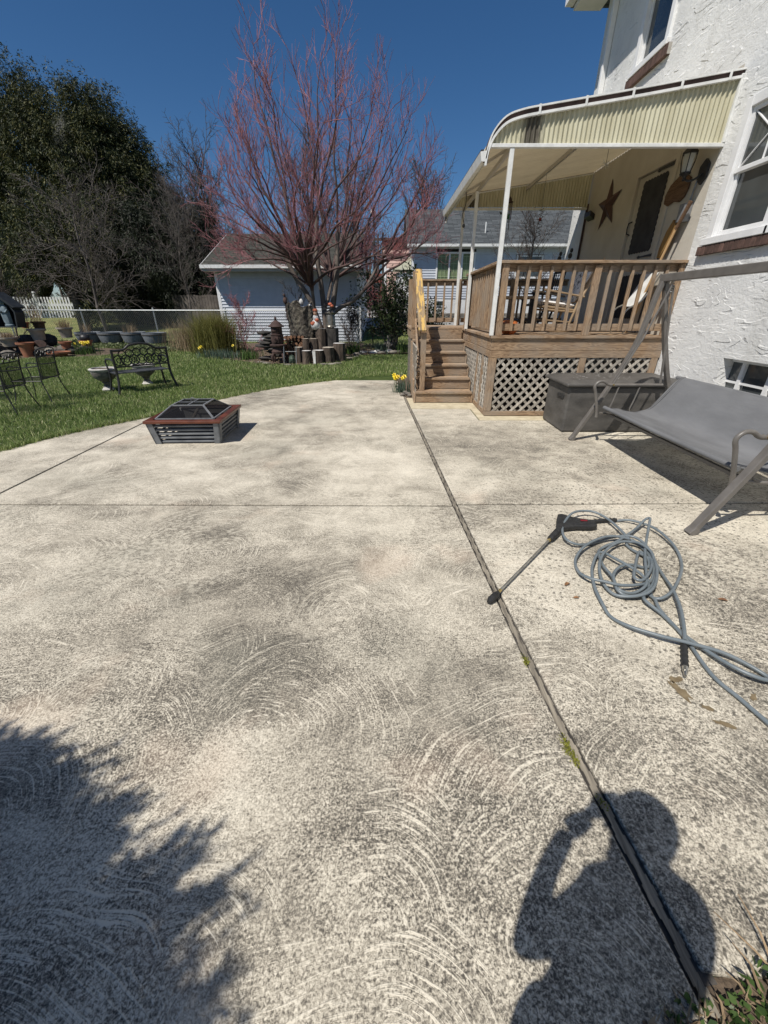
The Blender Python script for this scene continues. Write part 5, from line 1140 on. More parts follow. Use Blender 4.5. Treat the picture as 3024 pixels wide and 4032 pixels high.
# ------------------------------------------------------------------ clapboard wall helper
def clap(m, p0, p1, z0, z1, out, ex=.11, holes=()):
    """lap siding between two ground points, z0..z1; out = outward normal; holes = (s0, s1, za, zb) in metres along the wall"""
    p0, p1, out = Vector(p0), Vector(p1), Vector(out); L_ = (p1-p0).length; d = (p1-p0)/L_; z = z0
    while z < z1-1e-4:
        zt = min(z+ex, z1); segs = [(0, L_)]
        for h in holes:
            if z < h[3] and zt > h[2]:
                ns = []
                for a, b_ in segs:
                    if h[0] > a: ns.append((a, min(b_, h[0])))
                    if h[1] < b_: ns.append((max(a, h[1]), b_))
                segs = [s for s in ns if s[1]-s[0] > .01]
        for a, b_ in segs:
            A_, B2 = p0+d*a, p0+d*b_
            V_ = [A_+out*.03+Vector((0, 0, z)), B2+out*.03+Vector((0, 0, z)), B2+Vector((0, 0, zt)), A_+Vector((0, 0, zt)), A_+Vector((0, 0, z)), B2+Vector((0, 0, z))]
            m.add(V_, [(0, 1, 2, 3), (4, 5, 1, 0)])
        z = zt
# ------------------------------------------------------------------ garage
ga = thing('garage', 'white clapboard garage with shingled roof behind the red twigged tree', 'garage', (-3.9, 20, .25))
GX0, GX1, GY0, GY1, GZ, GE = -6.72, -1.10, 18.0, 23.8, .20, 2.86
m = MB(); clap(m, (GX0, GY0, 0), (GX1, GY0, 0), GZ, GE, (0, -1, 0)); m.add([(GX0, GY0, 0), (GX0, GY1, 0), (GX0, GY1, GE), (GX0, GY0, GE), (GX1, GY0, 0), (GX1, GY1, 0), (GX1, GY1, GE), (GX1, GY0, GE)], [(0, 1, 2, 3), (4, 7, 6, 5), (1, 5, 6, 2)]); clap(m, (GX1, GY0, 0), (GX1, GY1, 0), .5, GE+1.2, (1, 0, 0)); m.build('siding', 'siding_g', ga)
m = MB(); m.box((GX0-.03, GY0-.028, GZ), (GX0+.09, GY0+.1, GE)); m.build('corner_trim', 'white', ga); m = MB(); m.box((GX1-.09, GY0-.028, GZ), (GX1+.03, GY0+.09, GE)); m.build('corner_trim', 'white', ga)
m = MB(); m.box((GX0+.02, GY0-.0, .0), (GX1-.0, GY0+.1, GZ)); m.build('foundation', 'curb', ga)
RYr, RZr, RY0, RZ0 = 21.0, 4.38, 17.42, 2.93
m = MB(); rx0, rx1 = GX0-.28, GX1+.12
m.prism([(rx0, RY0, RZ0), (rx0, RYr, RZr), (rx0, GY1+.5, RZ0), (rx0, GY1+.5, RZ0-.06), (rx0, RYr, RZr-.08), (rx0, RY0, RZ0-.06)], (rx1-rx0, 0, 0)); r_ = m.build('roof', 'shingle_g', ga)
m = MB(); m.box((rx0, RY0-.10, RZ0-.12), (rx1, RY0-.01, RZ0-.005)); m.build('gutter', 'white_metal', r_)
m = MB(); m.box((rx0+.02, RY0-.005, RZ0-.20), (rx1-.02, GY0-.03, RZ0-.13)); m.build('soffit', basic('garage_soffit', (.34, .36, .38), (.40, .42, .44), 4, .6), r_)
m = MB(); m.bar((rx0-.01, RY0, RZ0-.08), (rx0-.01, RYr, RZr-.08), .02, .14); m.build('rake_board', 'white', r_)
m = MB(); m.add([(GX1+.005, GY0, GE), (GX1+.005, RYr, RZr-.1), (GX1+.005, GY1, GE)], [(0, 1, 2)]); m.build('gable', 'siding_g', ga)
# ------------------------------------------------------------------ neighbour's house (right)
nh = thing('neighbour_house', 'grey blue clapboard house with large shingled roof beyond the deck', 'house', (8, 30, 1.3))
NX0, NX1, NY, NB_, NE = 1.45, 13.5, 27.0, 1.45, 4.62
holes = [(1.35, 3.60, 2.75, 4.35), (5.9, 7.5, 3.0, 4.2), (8.6, 10.4, 3.0, 4.2)]
m = MB(); clap(m, (NX0, NY, 0), (NX1, NY, 0), NB_+.55, NE, (0, -1, 0), .13, holes); clap(m, (NX0, NY+9, 0), (NX0, NY, 0), NB_+.55, NE+.2, (-1, 0, 0), .13); m.build('siding', 'siding_n', nh)
m = MB(); m.box((NX0-.03, NY-.03, NB_+.5), (NX0+.12, NY+.1, NE)); m.build('corner_trim', 'white', nh)
m = MB(); m.box((NX0+.02, NY+.0, .6), (NX1, NY+.3, NB_+.56)); m.build('foundation', 'stucco', nh)
m = MB(); ex0 = NX0-.35
m.prism([(ex0, NY-.45, NE+.06), (ex0, NY+4.3, NE+2.45), (ex0, NY+9.4, NE+.06), (ex0, NY+9.4, NE-.02), (ex0, NY+4.3, NE+2.34), (ex0, NY-.45, NE-.02)], (NX1-ex0+.4, 0, 0)); rf = m.build('roof', 'shingle_n', nh)
m = MB(); m.box((ex0, NY-.56, NE-.09), (NX1+.4, NY-.46, NE+.04)); m.build('gutter', 'white_metal', rf)
m = MB(); m.box((ex0+.05, NY-.45, NE-.10), (NX1+.3, NY-.02, NE-.03)); m.build('soffit', 'white', rf)
m = MB(); m.tube([(5.65, NY+.9, NE+.7), (5.65, NY+.9, NE+1.25)], .035, 8); m.build('vent_pipe', 'white_metal', rf)
m = MB(); m.add([(NX0+.1, NY+.02, NE), (NX0+.1, NY+4.3, NE+2.3), (NX0+.1, NY+9, NE)], [(0, 1, 2)]); m.build('gable', 'siding_n', nh)
def nwin(x0, x1, z0, z1, k, glass='glass'):
    m = MB(); t = .09; m.box((x0, NY-.05, z0), (x1, NY+.06, z0+t)); m.box((x0, NY-.05, z1-t), (x1, NY+.06, z1))
    for i in range(k+1): x = x0+(x1-x0-t)*i/k; m.box((x, NY-.055, z0+t), (x+t, NY+.06, z1-t))
    fr = m.build('window', 'white', nh); m = MB(); m.box((x0+t, NY+.02, z0+t), (x1-t, NY+.03, z1-t)); m.build('pane', glass, fr)
    return fr
fr = nwin(2.80, 5.05, 2.78, 4.33, 3, 'glass_green')
m = MB()
for i in range(3):
    for j in range(1, 3): x = 2.89+.72*i+.21*j; m.box((x, NY-.005, 2.9), (x+.018, NY+.012, 4.2))
    for z in np.linspace(3.1, 4.1, 4): m.box((2.92+.72*i, NY-.003, z), (3.52+.72*i, NY+.010, z+.018))
m.build('muntins', basic('pale_green_muntins', (.35, .42, .25), None, 5, .5), fr)
nwin(7.38, 8.92, 3.02, 4.18, 2); nwin(10.08, 11.82, 3.02, 4.18, 2)
m = MB(); m.box((2.72, NY-.04, NB_+.12), (3.4, NY-.002, NB_+.46)); f2 = m.build('basement_window', 'white', nh); m = MB(); m.box((2.8, NY-.05, NB_+.18), (3.32, NY-.041, NB_+.40)); m.build('pane', 'glass', f2)
m = MB(); m.prism([(NX0-1.1, NY+1.0, 3.55), (NX0-.02, NY+1.0, 4.25), (NX0-.02, NY+1.0, 3.55)], (0, 2.2, 0)); m.build('side_awning', basic('pale_yellow_awning', (.55, .54, .40), (.66, .65, .5), 6, .6), nh)
m = MB(); m.box((NX0-.9, NY+1.2, 1.2), (NX0-.05, NY+3, 3.4)); m.build('side_entry', 'white', nh)
# retaining wall in front of it
m = MB(); rr = random.Random(4)
for row in range(4):
    x = -.5+row*.1
    while x < 14: w_ = rr.uniform(.3, .6); m.box((x, 24.75+rr.uniform(-.03, .02), .60+row*.16), (x+w_-.015, 25.2, .60+row*.16+.148)); x += w_
tag(m.build('retaining_wall', 'rock', bevel=.02), 'low grey stone retaining wall below the neighbouring house', 'wall')
m = MB(); sheet(m, [(-.5, 25.1), (14, 25.1), (14, 27), (-.5, 27)], .0); struct(m.build('terrace_lawn', 'lawn'))
# pink sided and red brick buildings beyond
m = MB(); clap(m, (-.15, 32, 0), (2.2, 32, 0), 1.6, 4.75, (0, -1, 0), .2); m.add([(-.15, 32, 1.5), (-.15, 40, 1.5), (-.15, 40, 4.75), (-.15, 32, 4.75)], [(0, 1, 2, 3)]); m.box((-.3, 31.8, 4.75), (2.4, 40, 4.95)); 
pb_ = thing('pink_house', 'small pink sided house far behind, left of the grey blue one', 'house', (1, 36, 1.5)); m.build('siding', basic('pink_siding', (.55, .36, .30), (.66, .46, .40), 3, .7), pb_)
m = MB(); m.box((-.22, 31.93, 1.6), (-.08, 32.05, 4.75)); m.box((-.15, 31.94, 3.75), (1.1, 31.99, 3.9)); m.build('trim', 'white', pb_)
rb = thing('brick_building', 'dark red brick building far behind, beside the pink house', 'building', (0, 46, 2))
m = MB(); m.box((-.30, 45, 2), (2.5, 52, 7.15)); m.box((-2.4, 45.5, 2), (-.32, 51, 4.3)); m.build('wall', 'redbrick', rb)
m = MB(); m.box((-2.5, 45.35, 4.3), (-.31, 51.1, 4.48)); m.box((-.36, 44.9, 7.15), (2.6, 52, 7.35)); m.build('roof_edge', 'redbrick', rb)
m = MB(); 
for x in (-2.0, -1.2): m.box((x, 45.44, 2.9), (x+.45, 45.5, 3.7))
m.build('window', 'glass', rb)
# red car parked far off by the road
car = thing('parked_car', 'small dark red car parked far off beside the garage', 'car', (-1.55, 38, 1.9))
cz_ = TZ(0, 38)
m = MB(); m.prism([(-2.9, 37.2, cz_+.3), (-.6, 37.2, cz_+.3), (-.5, 37.2, cz_+.75), (-1.0, 37.2, cz_+.9), (-1.35, 37.2, cz_+1.35), (-2.4, 37.2, cz_+1.38), (-2.95, 37.2, cz_+.95)], (0, 1.6, 0)); m.build('body', 'red', car, bevel=.06)
m = MB(); m.prism([(-2.35, 37.18, cz_+.95), (-1.15, 37.18, cz_+.95), (-1.42, 37.18, cz_+1.28), (-2.3, 37.18, cz_+1.3)], (0, 1.64, 0)); m.build('side_window', 'glass', car)
for x in (-2.45, -1.05): m = MB(); m.tube([(x, 37.15, cz_+.32), (x, 37.4, cz_+.32)], .31, 16); m.build('wheel', 'rubber', car, smooth=True)
# street lamp
sl_ = thing('street_lamp', 'grey street lamp with white globe rising behind the garage', 'street lamp', (-1.18, 40, 2))
m = MB(); m.tube([(-1.12, 40, 1.8), (-1.12, 40, 8.1)], [.09, .06], 8); m.build('pole', 'black', sl_, smooth=True)
m = MB(); m.lathe([(.05, 8.1), (.12, 8.12), (.10, 8.2)], (-1.12, 40, 0), 12); m.build('collar', 'black', sl_); m = MB(); m.lathe([(.10, 8.2), (.20, 8.3), (.22, 8.45), (.15, 8.62), (.03, 8.68)], (-1.2, 40, 0), 16); m.build('globe', 'white', sl_, smooth=True)
for i, (x, y, h) in enumerate(((-1.9, 52, 8.5), (-.95, 48, 8.0), (-.4, 41, 7.2))):
    p_ = thing('utility_pole', ['thin dark utility pole, far left of three behind the lamp', 'thin utility pole beside the lamp in the far gap', 'short utility pole near the brick building'][i], 'pole', (x, y, TZ(x, y)))
    m = MB(); m.tube([(x, y, TZ(x, y)), (x, y, h)], [.11, .08], 8); m.build('shaft', 'twig_dark', p_); m = MB(); m.box((x-.8, y-.05, h-.5), (x+.8, y+.05, h-.4)); m.build('crossarm', 'twig_dark', p_)

# ------------------------------------------------------------------ chain link fence
cf = thing('chain_link_fence', 'grey chain link fence with top rail along the back of the lawn', 'fence', (-8, 17.3, .25))
FY, FT = 17.3, 1.42
m = MB(); m.tube([(-21, FY, FT), (-1.13, FY, FT-.02)], .024, 8); m.tube([(-1.13, FY, FT-.02), (-.75, FY, FT-.02)], .018, 8); m.build('top_rail', 'galv', cf, smooth=True)
for x in (-20.6, -17.8, -14.9, -11.96, -9.12, -6.3, -3.6):
    m = MB(); m.tube([(x, FY+.03, .05), (x, FY+.03, FT+.03)], .026, 8); m.blob((x, FY+.03, FT+.05), .03, .03, .03, 1, .02); m.build('post', 'galv', cf, smooth=True)
m = MB(); m.tube([(-1.16, FY, .05), (-1.16, FY, FT+.08)], .05, 10); m.blob((-1.16, FY, FT+.09), .05, .05, .03, 1, .02); m.build('end_post', 'white_metal', cf, smooth=True)
m = MB(); x = -21.0; zb = .22; Hh = FT-.03-zb
while x < -1.2+Hh:
    for sg in (1, -1):
        xa, xb = (x, x+Hh) if sg > 0 else (x, x-Hh); za, zc = zb, zb+Hh
        if sg > 0:
            if xb > -1.18: t = (-1.18-xa)/Hh; xb = -1.18; zc = zb+Hh*t
            if xa < -1.2: m.bar((xa, FY-.003, za), (xb, FY-.003, zc), .0045, .0045)
        else:

            if xa > -1.18: t = (xa+1.18)/Hh; za = zb+Hh*t; xa = -1.18
            if xb < -1.2: m.bar((xa, FY+.003, za), (xb, FY+.003, zc), .0045, .0045)
    x += .085
m.build('wire_mesh', basic('fence_wire', (.14, .155, .15), (.24, .25, .24), 20, .5, metal=.4), cf)
# white picket fence beyond, left
pf = thing('picket_fence', 'white vinyl picket fence behind the evergreens, far left', 'fence', (-20, 25, .4))
m = MB(); m2 = MB()
PA, PB = Vector((-27.0, 24.5, 0)), Vector((-15.6, 26.5, 0)); L_ = (PB-PA).length; d = (PB-PA)/L_; zb = .78
k = 0; s = 0
while s < L_:
    p = PA+d*s; h_ = 1.75+.0*s if True else 0
    m.bar(p+Vector((0, 0, zb-.22)), p+Vector((0, 0, 2.05-.0*s)), .085, .02, up=(d.y, -d.x, 0)); s += .155
m.build('pickets', 'white', pf)
m = MB()
for z in (zb-.12, 1.65): m.bar(PA+Vector((0, .02, z)), PB+Vector((0, .02, z)), .04, .13)
m.build('rails', 'white', pf)
for k in range(6): p = PA+d*(L_*k/5); m = MB(); m.box((p.x-.07, p.y-.0, zb-.4), (p.x+.07, p.y+.13, 2.25)); m.prism([(p.x-.09, p.y-.02, 2.25), (p.x+.09, p.y-.02, 2.25), (p.x, p.y-.02, 2.34)], (0, .17, 0)); m.build('post', 'white', pf)
# dark stockade fence between evergreens and garage
kf = thing('stockade_fence', 'weathered wooden stockade fence left of the garage', 'fence', (-8, 23, .5))
m = MB(); x = -10.5
while x < -7.0: m.box((x, 22.0, .3), (x+.13, 22.03, 2.05+.02*math.sin(x*7))); x += .145
m.build('boards', 'twig_grey', kf)
m = MB(); m.box((-10.5, 22.035, .7), (-7, 22.08, .78)); m.box((-10.5, 22.035, 1.7), (-7, 22.08, 1.78)); m.build('rails', 'twig_dark', kf)
wh = thing('white_house', 'white house barely seen behind the evergreens', 'house', (-12.5, 33, 1))
m = MB(); clap(m, (-17, 31, 0), (-9.6, 31, 0), .8, 4.2, (0, -1, 0), .18); m.build('siding', 'siding_n', wh); m = MB(); m.prism([(-17.4, 30.7, 4.2), (-17.4, 33.5, 6), (-17.4, 36.3, 4.2)], (8.2, 0, 0)); m.build('roof', 'shingle_n', wh)

# ------------------------------------------------------------------ trees
class Tw:
    """collects 3-sided tapering branch segments quickly"""
    def __init__(s): s.a = []; s.b = []; s.ra = []; s.rb = []
    def seg(s, a, b_, ra, rb): s.a.append(tuple(a)); s.b.append(tuple(b_)); s.ra.append(ra); s.rb.append(rb)
    def path(s, P, r0, r1):
        n = len(P)-1
        for i in range(n): s.seg(P[i], P[i+1], r0+(r1-r0)*i/n, r0+(r1-r0)*(i+1)/n)
    def build(s, name, mat, parent=None, n=3):
        A_, B2 = np.array(s.a), np.array(s.b); ra, rb = np.array(s.ra), np.array(s.rb); D = B2-A_; D /= np.linalg.norm(D, axis=1, keepdims=True)+1e-9
        ref = np.where(np.abs(D[:, 2:3]) > .9, np.array([[1., 0, 0]]), np.array([[0, 0, 1.]])); U = np.cross(D, ref); U /= np.linalg.norm(U, axis=1, keepdims=True)+1e-9; W_ = np.cross(D, U)
        V_ = []
        for k in range(n):
            c, s_ = math.cos(2*math.pi*k/n), math.sin(2*math.pi*k/n); V_.append(A_+(U*c+W_*s_)*ra[:, None])
        for k in range(n):
            c, s_ = math.cos(2*math.pi*k/n), math.sin(2*math.pi*k/n); V_.append(B2+D*rb[:, None]*.3+(U*c+W_*s_)*rb[:, None])
        V_ = np.stack(V_, 1).reshape(-1, 3); b0 = np.arange(len(A_))*2*n
        F_ = np.concatenate([np.stack([b0+k, b0+(k+1) % n, b0+n+(k+1) % n, b0+n+k], 1) for k in range(n)])
        return tri_mesh(name, V_, F_, mat, parent)
def crv(a, d, L_, n, rr, up=.15, wob=.12, curl=None):
    P = [Vector(a)]; d = Vector(d).normalized()
    for i in range(n):
        d = (d+Vector((rr.gauss(0, wob), rr.gauss(0, wob), rr.gauss(0, wob)+up))).normalized(); P.append(P[-1]+d*(L_/n))
    return P
def perp(d, rr):
    v = Vector((rr.gauss(0, 1), rr.gauss(0, 1), rr.gauss(0, 1))); v -= d*v.dot(d); return v.normalized()
# --- the coral twigged maple
def maple():
    rr = random.Random(21); TX, TY, T0 = -1.93, 13.6, .12
    t = thing('maple_tree', 'bare maple with coral red twigs and several trunks in front of the garage', 'tree', (TX, TY, T0))
    trunk, limbs, twigs = Tw(), Tw(), Tw()
    fork = []
    stems = [[(TX, TY, T0-.1), (TX-.02, TY, .55), (TX-.22, TY-.02, 1.2), (TX-.42, TY-.02, 1.75), (TX-.80, TY-.05, 2.35), (TX-1.1, TY-.05, 3.0)],
             [(TX+.02, TY+.05, T0-.1), (TX+.03, TY+.05, .6), (TX+.0, TY+.08, 1.4), (TX-.05, TY+.1, 2.1), (TX-.12, TY+.1, 2.9), (TX-.05, TY+.1, 3.8)],
             [(TX+.10, TY-.02, T0-.1), (TX+.16, TY-.02, .6), (TX+.22, TY, 1.25), (TX+.30, TY+.02, 1.65), (TX+.45, TY+.05, 2.5), (TX+.50, TY+.05, 3.4)],
             [(TX+.22, TY, 1.30), (TX+.5, TY-.02, 1.50), (TX+.95, TY-.06, 1.72), (TX+1.35, TY-.1, 2.1), (TX+1.7, TY-.1, 2.7)],
             [(TX-.30, TY-.02, 1.45), (TX-.28, TY-.2, 1.9), (TX-.40, TY-.5, 2.6)],
             [(TX+.1, TY+.05, 1.6), (TX+.2, TY+.35, 2.1), (TX+.25, TY+.7, 2.6)]]
    rad = [(.105, .055), (.10, .055), (.115, .06), (.07, .04), (.055, .035), (.055, .035)]
    mbt = MB()
    for s_, (r0, r1) in zip(stems, rad):
        P = smoothpts(s_, 5); n = len(P); mbt.tube(P, [r0+(r1-r0)*i/(n-1)+(.05*max(0, 1-i/4) if s_[0][2] < .3 else 0) for i in range(n)], 10); fork.append((P[-1], (P[-1]-P[-4]).normalized(), P))
    mbt.build('trunk', 'bark', t, smooth=True)
    C = Vector((TX+.16, TY, 1.3))
    def envL(th, az):   # distance from C to the crown envelope
        t_ = math.degrees(th); L_ = np.interp(t_, [0, 12, 25, 40, 55, 70, 85], [6.3, 6.2, 5.4, 4.7, 4.05, 3.3, 2.6]); side = math.cos(az)
        L_ *= 1+.02*side*(1 if t_ > 15 else 0)
        return L_*rr.uniform(.86, 1.03)
    n_lead = 62
    for i in range(n_lead):
        th = math.acos(1-(1-math.cos(R(68)))*((i+.5)/n_lead)**1.12); az = i*2.39996+rr.uniform(-.3, .3)
        E_ = C+Vector((math.sin(th)*math.cos(az), math.sin(th)*math.sin(az)*.85, math.cos(th)))*envL(th, az)
        # nearest fork by direction
        f, fd, SP = min(fork, key=lambda q: (q[0]-C-(E_-C)*.25).length)
        ks = int(len(SP)*rr.uniform(.50, .99)); ks = min(ks, len(SP)-2); f = SP[ks]; fd = (SP[ks+1]-SP[ks]).normalized()
        L_ = (E_-f).length; out = (E_-f).normalized(); c1 = f+(fd*.6+Vector((out.x*1.15, out.y*1.15, out.z*.55))).normalized()*L_*.42
        n = 14; P = []
        for k in range(n+1):
            q = k/n; p = f*(1-q)**2+c1*2*q*(1-q)+E_*q*q; p += Vector((math.sin(q*9+i)+.6*math.sin(q*21+i*3), math.cos(q*8+i*2)+.6*math.cos(q*19+i), .4*math.sin(q*15+i)))*.07*q; P.append(p)
        r0 = rr.uniform(.028, .050)
        for k in range(n):
            (limbs if k < n*.90 else twigs).seg(P[k], P[k+1], r0*(1-k/n)**.8+.004, r0*(1-(k+1)/n)**.8+.004)
        for k in range(5, n):
            q = k/n; nsub = (1 if rr.random() < .28 else 0) if q < .6 else 2
            for _ in range(nsub):
                if rr.random() < .12: continue
                d = (P[k+1]-P[k]).normalized(); a = rr.uniform(.5, .9); dd = (d*math.cos(a)+perp(d, rr)*math.sin(a)+Vector((0, 0, .25))).normalized()
                l2 = rr.uniform(.45, 1.5)*(1.15-.45*q); B_ = crv(P[k].lerp(P[k+1], rr.random()), dd, l2, 5, rr, .12, .20)
                r2 = .0085*(1.2-q*.4); (limbs if q < .75 and rr.random() < .6 else twigs).path(B_, r2, .0045)
                for j in range(1, 6):
                    for _ in range(2 if j > 1 else 1):
                        d2 = (B_[j]-B_[j-1]).normalized(); a = rr.uniform(.45, .9); d3 = (d2*math.cos(a)+perp(d2, rr)*math.sin(a)+Vector((0, 0, .3))).normalized()
                        T_ = crv(B_[j-1].lerp(B_[j], rr.random()), d3, rr.uniform(.15, .50), 2, rr, .12, .18); twigs.path(T_, .0045, .0028)
                        if rr.random() < .45:
                            d4 = (d3+perp(d3, rr)*.6+Vector((0, 0, .2))).normalized(); twigs.path(crv(T_[1], d4, rr.uniform(.1, .25), 1, rr, .1, .05), .0034, .0025)
    limbs.build('limbs', 'limb', t, 5); twigs.build('crown', 'twig_red', t)
maple()
def bare_tree(name, label, x, y, h, spread, mat, seed, r0=.08, n1=16, lean=(0, 0), z0=None, low=.15, up=.06, tw=.55, droop=False, cat='tree', thick=1.0, group=None, ang=(42, 75)):
    rr = random.Random(seed); z0 = TZ(x, y) if z0 is None else z0; t = thing(name, label, cat, (x, y, z0), group)
    tr, cr = Tw(), Tw(); P = [Vector((x, y, z0-.1))]; n = 10
    for i in range(n): P.append(P[-1]+Vector((lean[0]*h/n+rr.gauss(0, .04), lean[1]*h/n+rr.gauss(0, .04), h*.8/n)))
    tr.path(P, r0, r0*.25)
    for i in range(n1):
        q = low+(1-low)*(i+rr.random())/n1; k = min(int(q*n), n-1); a = P[k].lerp(P[k+1], q*n-k); az = i*2.4+rr.uniform(-.5, .5); th = R(rr.uniform(*ang))*(1-.45*q)
        d = Vector((math.sin(th)*math.cos(az), math.sin(th)*math.sin(az), math.cos(th))); L_ = spread*(1-.4*q)*rr.uniform(.7, 1.1)
        B_ = crv(a, d, L_, 7, rr, up if not droop else -.02, .16); cr.path(B_, r0*.32*(1-.5*q)*thick, .008*thick)
        for j in range(1, 8):
            for _ in range(2):
                d2 = (B_[j]-B_[j-1]).normalized(); d3 = (d2*.75+perp(d2, rr)*.7+Vector((0, 0, .15))).normalized(); S_ = crv(B_[j], d3, L_*tw*rr.uniform(.35, .8), 4, rr, up, .16); cr.path(S_, .009*thick, .005*thick)
                for m_ in range(1, 5):
                    for _ in range(2):
                        d4 = (S_[m_]-S_[m_-1]).normalized(); cr.path(crv(S_[m_], (d4*.7+perp(d4, rr)*.8).normalized(), L_*tw*.3*rr.uniform(.4, 1), 2, rr, up, .15), .0055*thick, .0035*thick)
    tr.build('trunk', mat, t, 6); cr.build('crown', mat, t); return t
bare_tree('dogwood_tree', 'bare pale branched dogwood in front of the dark evergreens', -11.9, 18.6, 5.6, 3.0, 'twig_grey', 5, .08, 26, low=.22, up=.0, thick=1.0, ang=(60, 95))
bare_tree('bare_shrub', 'tall leafless shrub behind the shrine at the far left', -12.9, 15.0, 3.4, 1.6, 'twig_dark', 9, .03, 12, low=.1, up=.1, cat='shrub', thick=.7)
bare_tree('sapling_tree', 'pale leafless sapling at the left corner of the garage', -8.6, 19.6, 5.6, 2.4, 'twig_grey', 12, .05, 18, low=.3, up=.10, thick=.8)
bare_tree('tangled_tree', 'tangled grey brown bare tree between the evergreens and the garage', -9.8, 23.5, 7.0, 3.2, 'twig_dark', 15, .09, 26, low=.15, up=.05, thick=1.2)
bare_tree('yard_tree', 'bare dark tree in front of the neighbouring house', 6.3, 20.5, 5.0, 2.6, 'twig_dark', 18, .09, 18, low=.28, up=.04, thick=.9)
bare_tree('far_tree', 'bare tree behind the garage roof, left of centre', -5.5, 34, 10.5, 4.5, 'twig_dark', 22, .16, 24, low=.3, up=.08, thick=1.7)
bare_tree('far_tree', 'bare tree right behind the garage ridge near the lamp', -2.6, 36, 9.5, 4.0, 'twig_dark', 23, .16, 24, low=.3, up=.08, thick=1.7)
bare_tree('far_tree', 'bare tree rising over the ridge of the neighbouring house', 3.2, 41, 10.6, 4.5, 'twig_dark', 24, .16, 24, low=.4, up=.08, thick=1.8)
bare_tree('far_tree', 'bare tree left of the garage, furthest back', -13.5, 36, 11.0, 4.5, 'twig_dark', 25, .16, 24, low=.25, up=.08, thick=1.8)
# --- evergreens
def evergreen(label, lobes, n, mat, seed, trunk, LL=(.09, .21), WW=(.022, .046), group='large evergreens behind the fence', keep=None, sc=1.0):
    lobes = [(l[0]*sc, l[1]*sc, 1.49+(l[2]-1.49)*sc, l[3]*sc, l[4]*sc, l[5]*sc) for l in lobes]; trunk = (trunk[0]*sc, trunk[1]*sc, TZ(0, trunk[1]*sc))
    rg = np.random.default_rng(seed); t = thing('evergreen_tree', label, 'tree', trunk, group)
    rj = random.Random(seed); lobes = list(lobes); n_big = len(lobes)
    for l in list(lobes):
        for _ in range(7):
            d = Vector((rj.gauss(0, 1), rj.gauss(0, 1), abs(rj.gauss(.4, .9)))).normalized(); q = rj.uniform(.22, .36); lobes.append((l[0]+d.x*l[3]*.88, l[1]+d.y*l[4]*.88, l[2]+d.z*l[5]*.88, l[3]*q, l[4]*q, l[5]*q*1.15))
    vol = np.array([l[3]*l[4]*l[5] for l in lobes])**.67; cnt = (n*vol/vol.sum()).astype(int); Ps, Ds = [], []
    for (cx, cy_, cz_, ax, ay, az), k in zip(lobes, cnt):
        d = rg.normal(size=(k, 3)); d /= np.linalg.norm(d, axis=1, keepdims=True); r_ = 1-np.abs(rg.normal(0, .16, k)); bump_ = 1+.13*np.sin(d[:, 0]*7+cx)*np.sin(d[:, 2]*9+cy_)+.07*np.sin(d[:, 1]*15+d[:, 2]*13)
        P = np.stack([cx+d[:, 0]*ax*r_*bump_, cy_+d[:, 1]*ay*r_*bump_, cz_+d[:, 2]*az*r_*bump_], 1); ok = P[:, 2] > .2; P, d = P[ok], d[ok]; nc = max(8, len(P)//9); ci = rg.integers(0, nc, len(P)); P = P*.25+P[:nc][ci]*.75 if False else P[:nc][ci]+rg.normal(0, 1, P.shape)*np.array([.22, .22, .34]); d = d[:nc][ci]; Ps.append(P); Ds.append(d)
    P = np.concatenate(Ps); D = np.concatenate(Ds)
    # each clump point carries a fan of drooping sprays
    kk = (P[:, 0]/P[:, 1] > -.69+.02*np.sin(P[:, 2]*4)) | (P[:, 2] > 2.6+.25*np.sin(P[:, 0]*3)) | (P[:, 1] > 25); P, D = P[kk], D[kk]
    if keep is not None: kk = keep(P); P, D = P[kk], D[kk]
    m_ = 19; P2 = np.repeat(P, m_, 0)+rg.normal(0, .085, (len(P)*m_, 3)); D2 = np.repeat(D, m_, 0)*.6+rg.normal(0, .38, (len(P)*m_, 3)); D2[:, 2] -= .7
    V_, F_ = leafquads(P2, D2, rg.uniform(*LL, len(P2)), rg.uniform(*WW, len(P2)), rg); tri_mesh('crown', V_, F_, mat, t)
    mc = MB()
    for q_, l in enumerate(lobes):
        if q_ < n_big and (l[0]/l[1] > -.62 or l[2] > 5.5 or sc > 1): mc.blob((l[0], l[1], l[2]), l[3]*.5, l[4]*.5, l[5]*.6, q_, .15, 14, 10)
    mc.build('dark_core', 'conifer_dark', t)  # dark solid cores added inside the crowns to stand for interior shade
    m = MB(); m.tube([(trunk[0], trunk[1], 0), (trunk[0], trunk[1], max(l[2] for l in lobes))], [.3, .08], 10)
    for l in lobes[:5]: m.tube([(trunk[0], trunk[1], max(.6, l[2]*.5)), (l[0], l[1], l[2])], [.10, .03], 6)
    m.build('trunk', 'twig_dark', t, smooth=True)
evergreen('dark evergreen at the far left edge, tallest of the group', [(-18.0, 22.3, 3.6, 3.2, 2.4, 3.8), (-17.4, 22.2, 7.2, 2.5, 2.2, 3.6), (-16.8, 22.0, 9.0, 1.3, 1.3, 1.9), (-20, 22.4, 6.8, 2.6, 2.2, 4.0), (-20.6, 22.2, 9.6, 1.3, 1.2, 2.2), (-19.2, 22.2, 9.0, .9, 1, 1.9)], 9500, 'cedar', 31, (-17.8, 22.9, .3), sc=1.24)
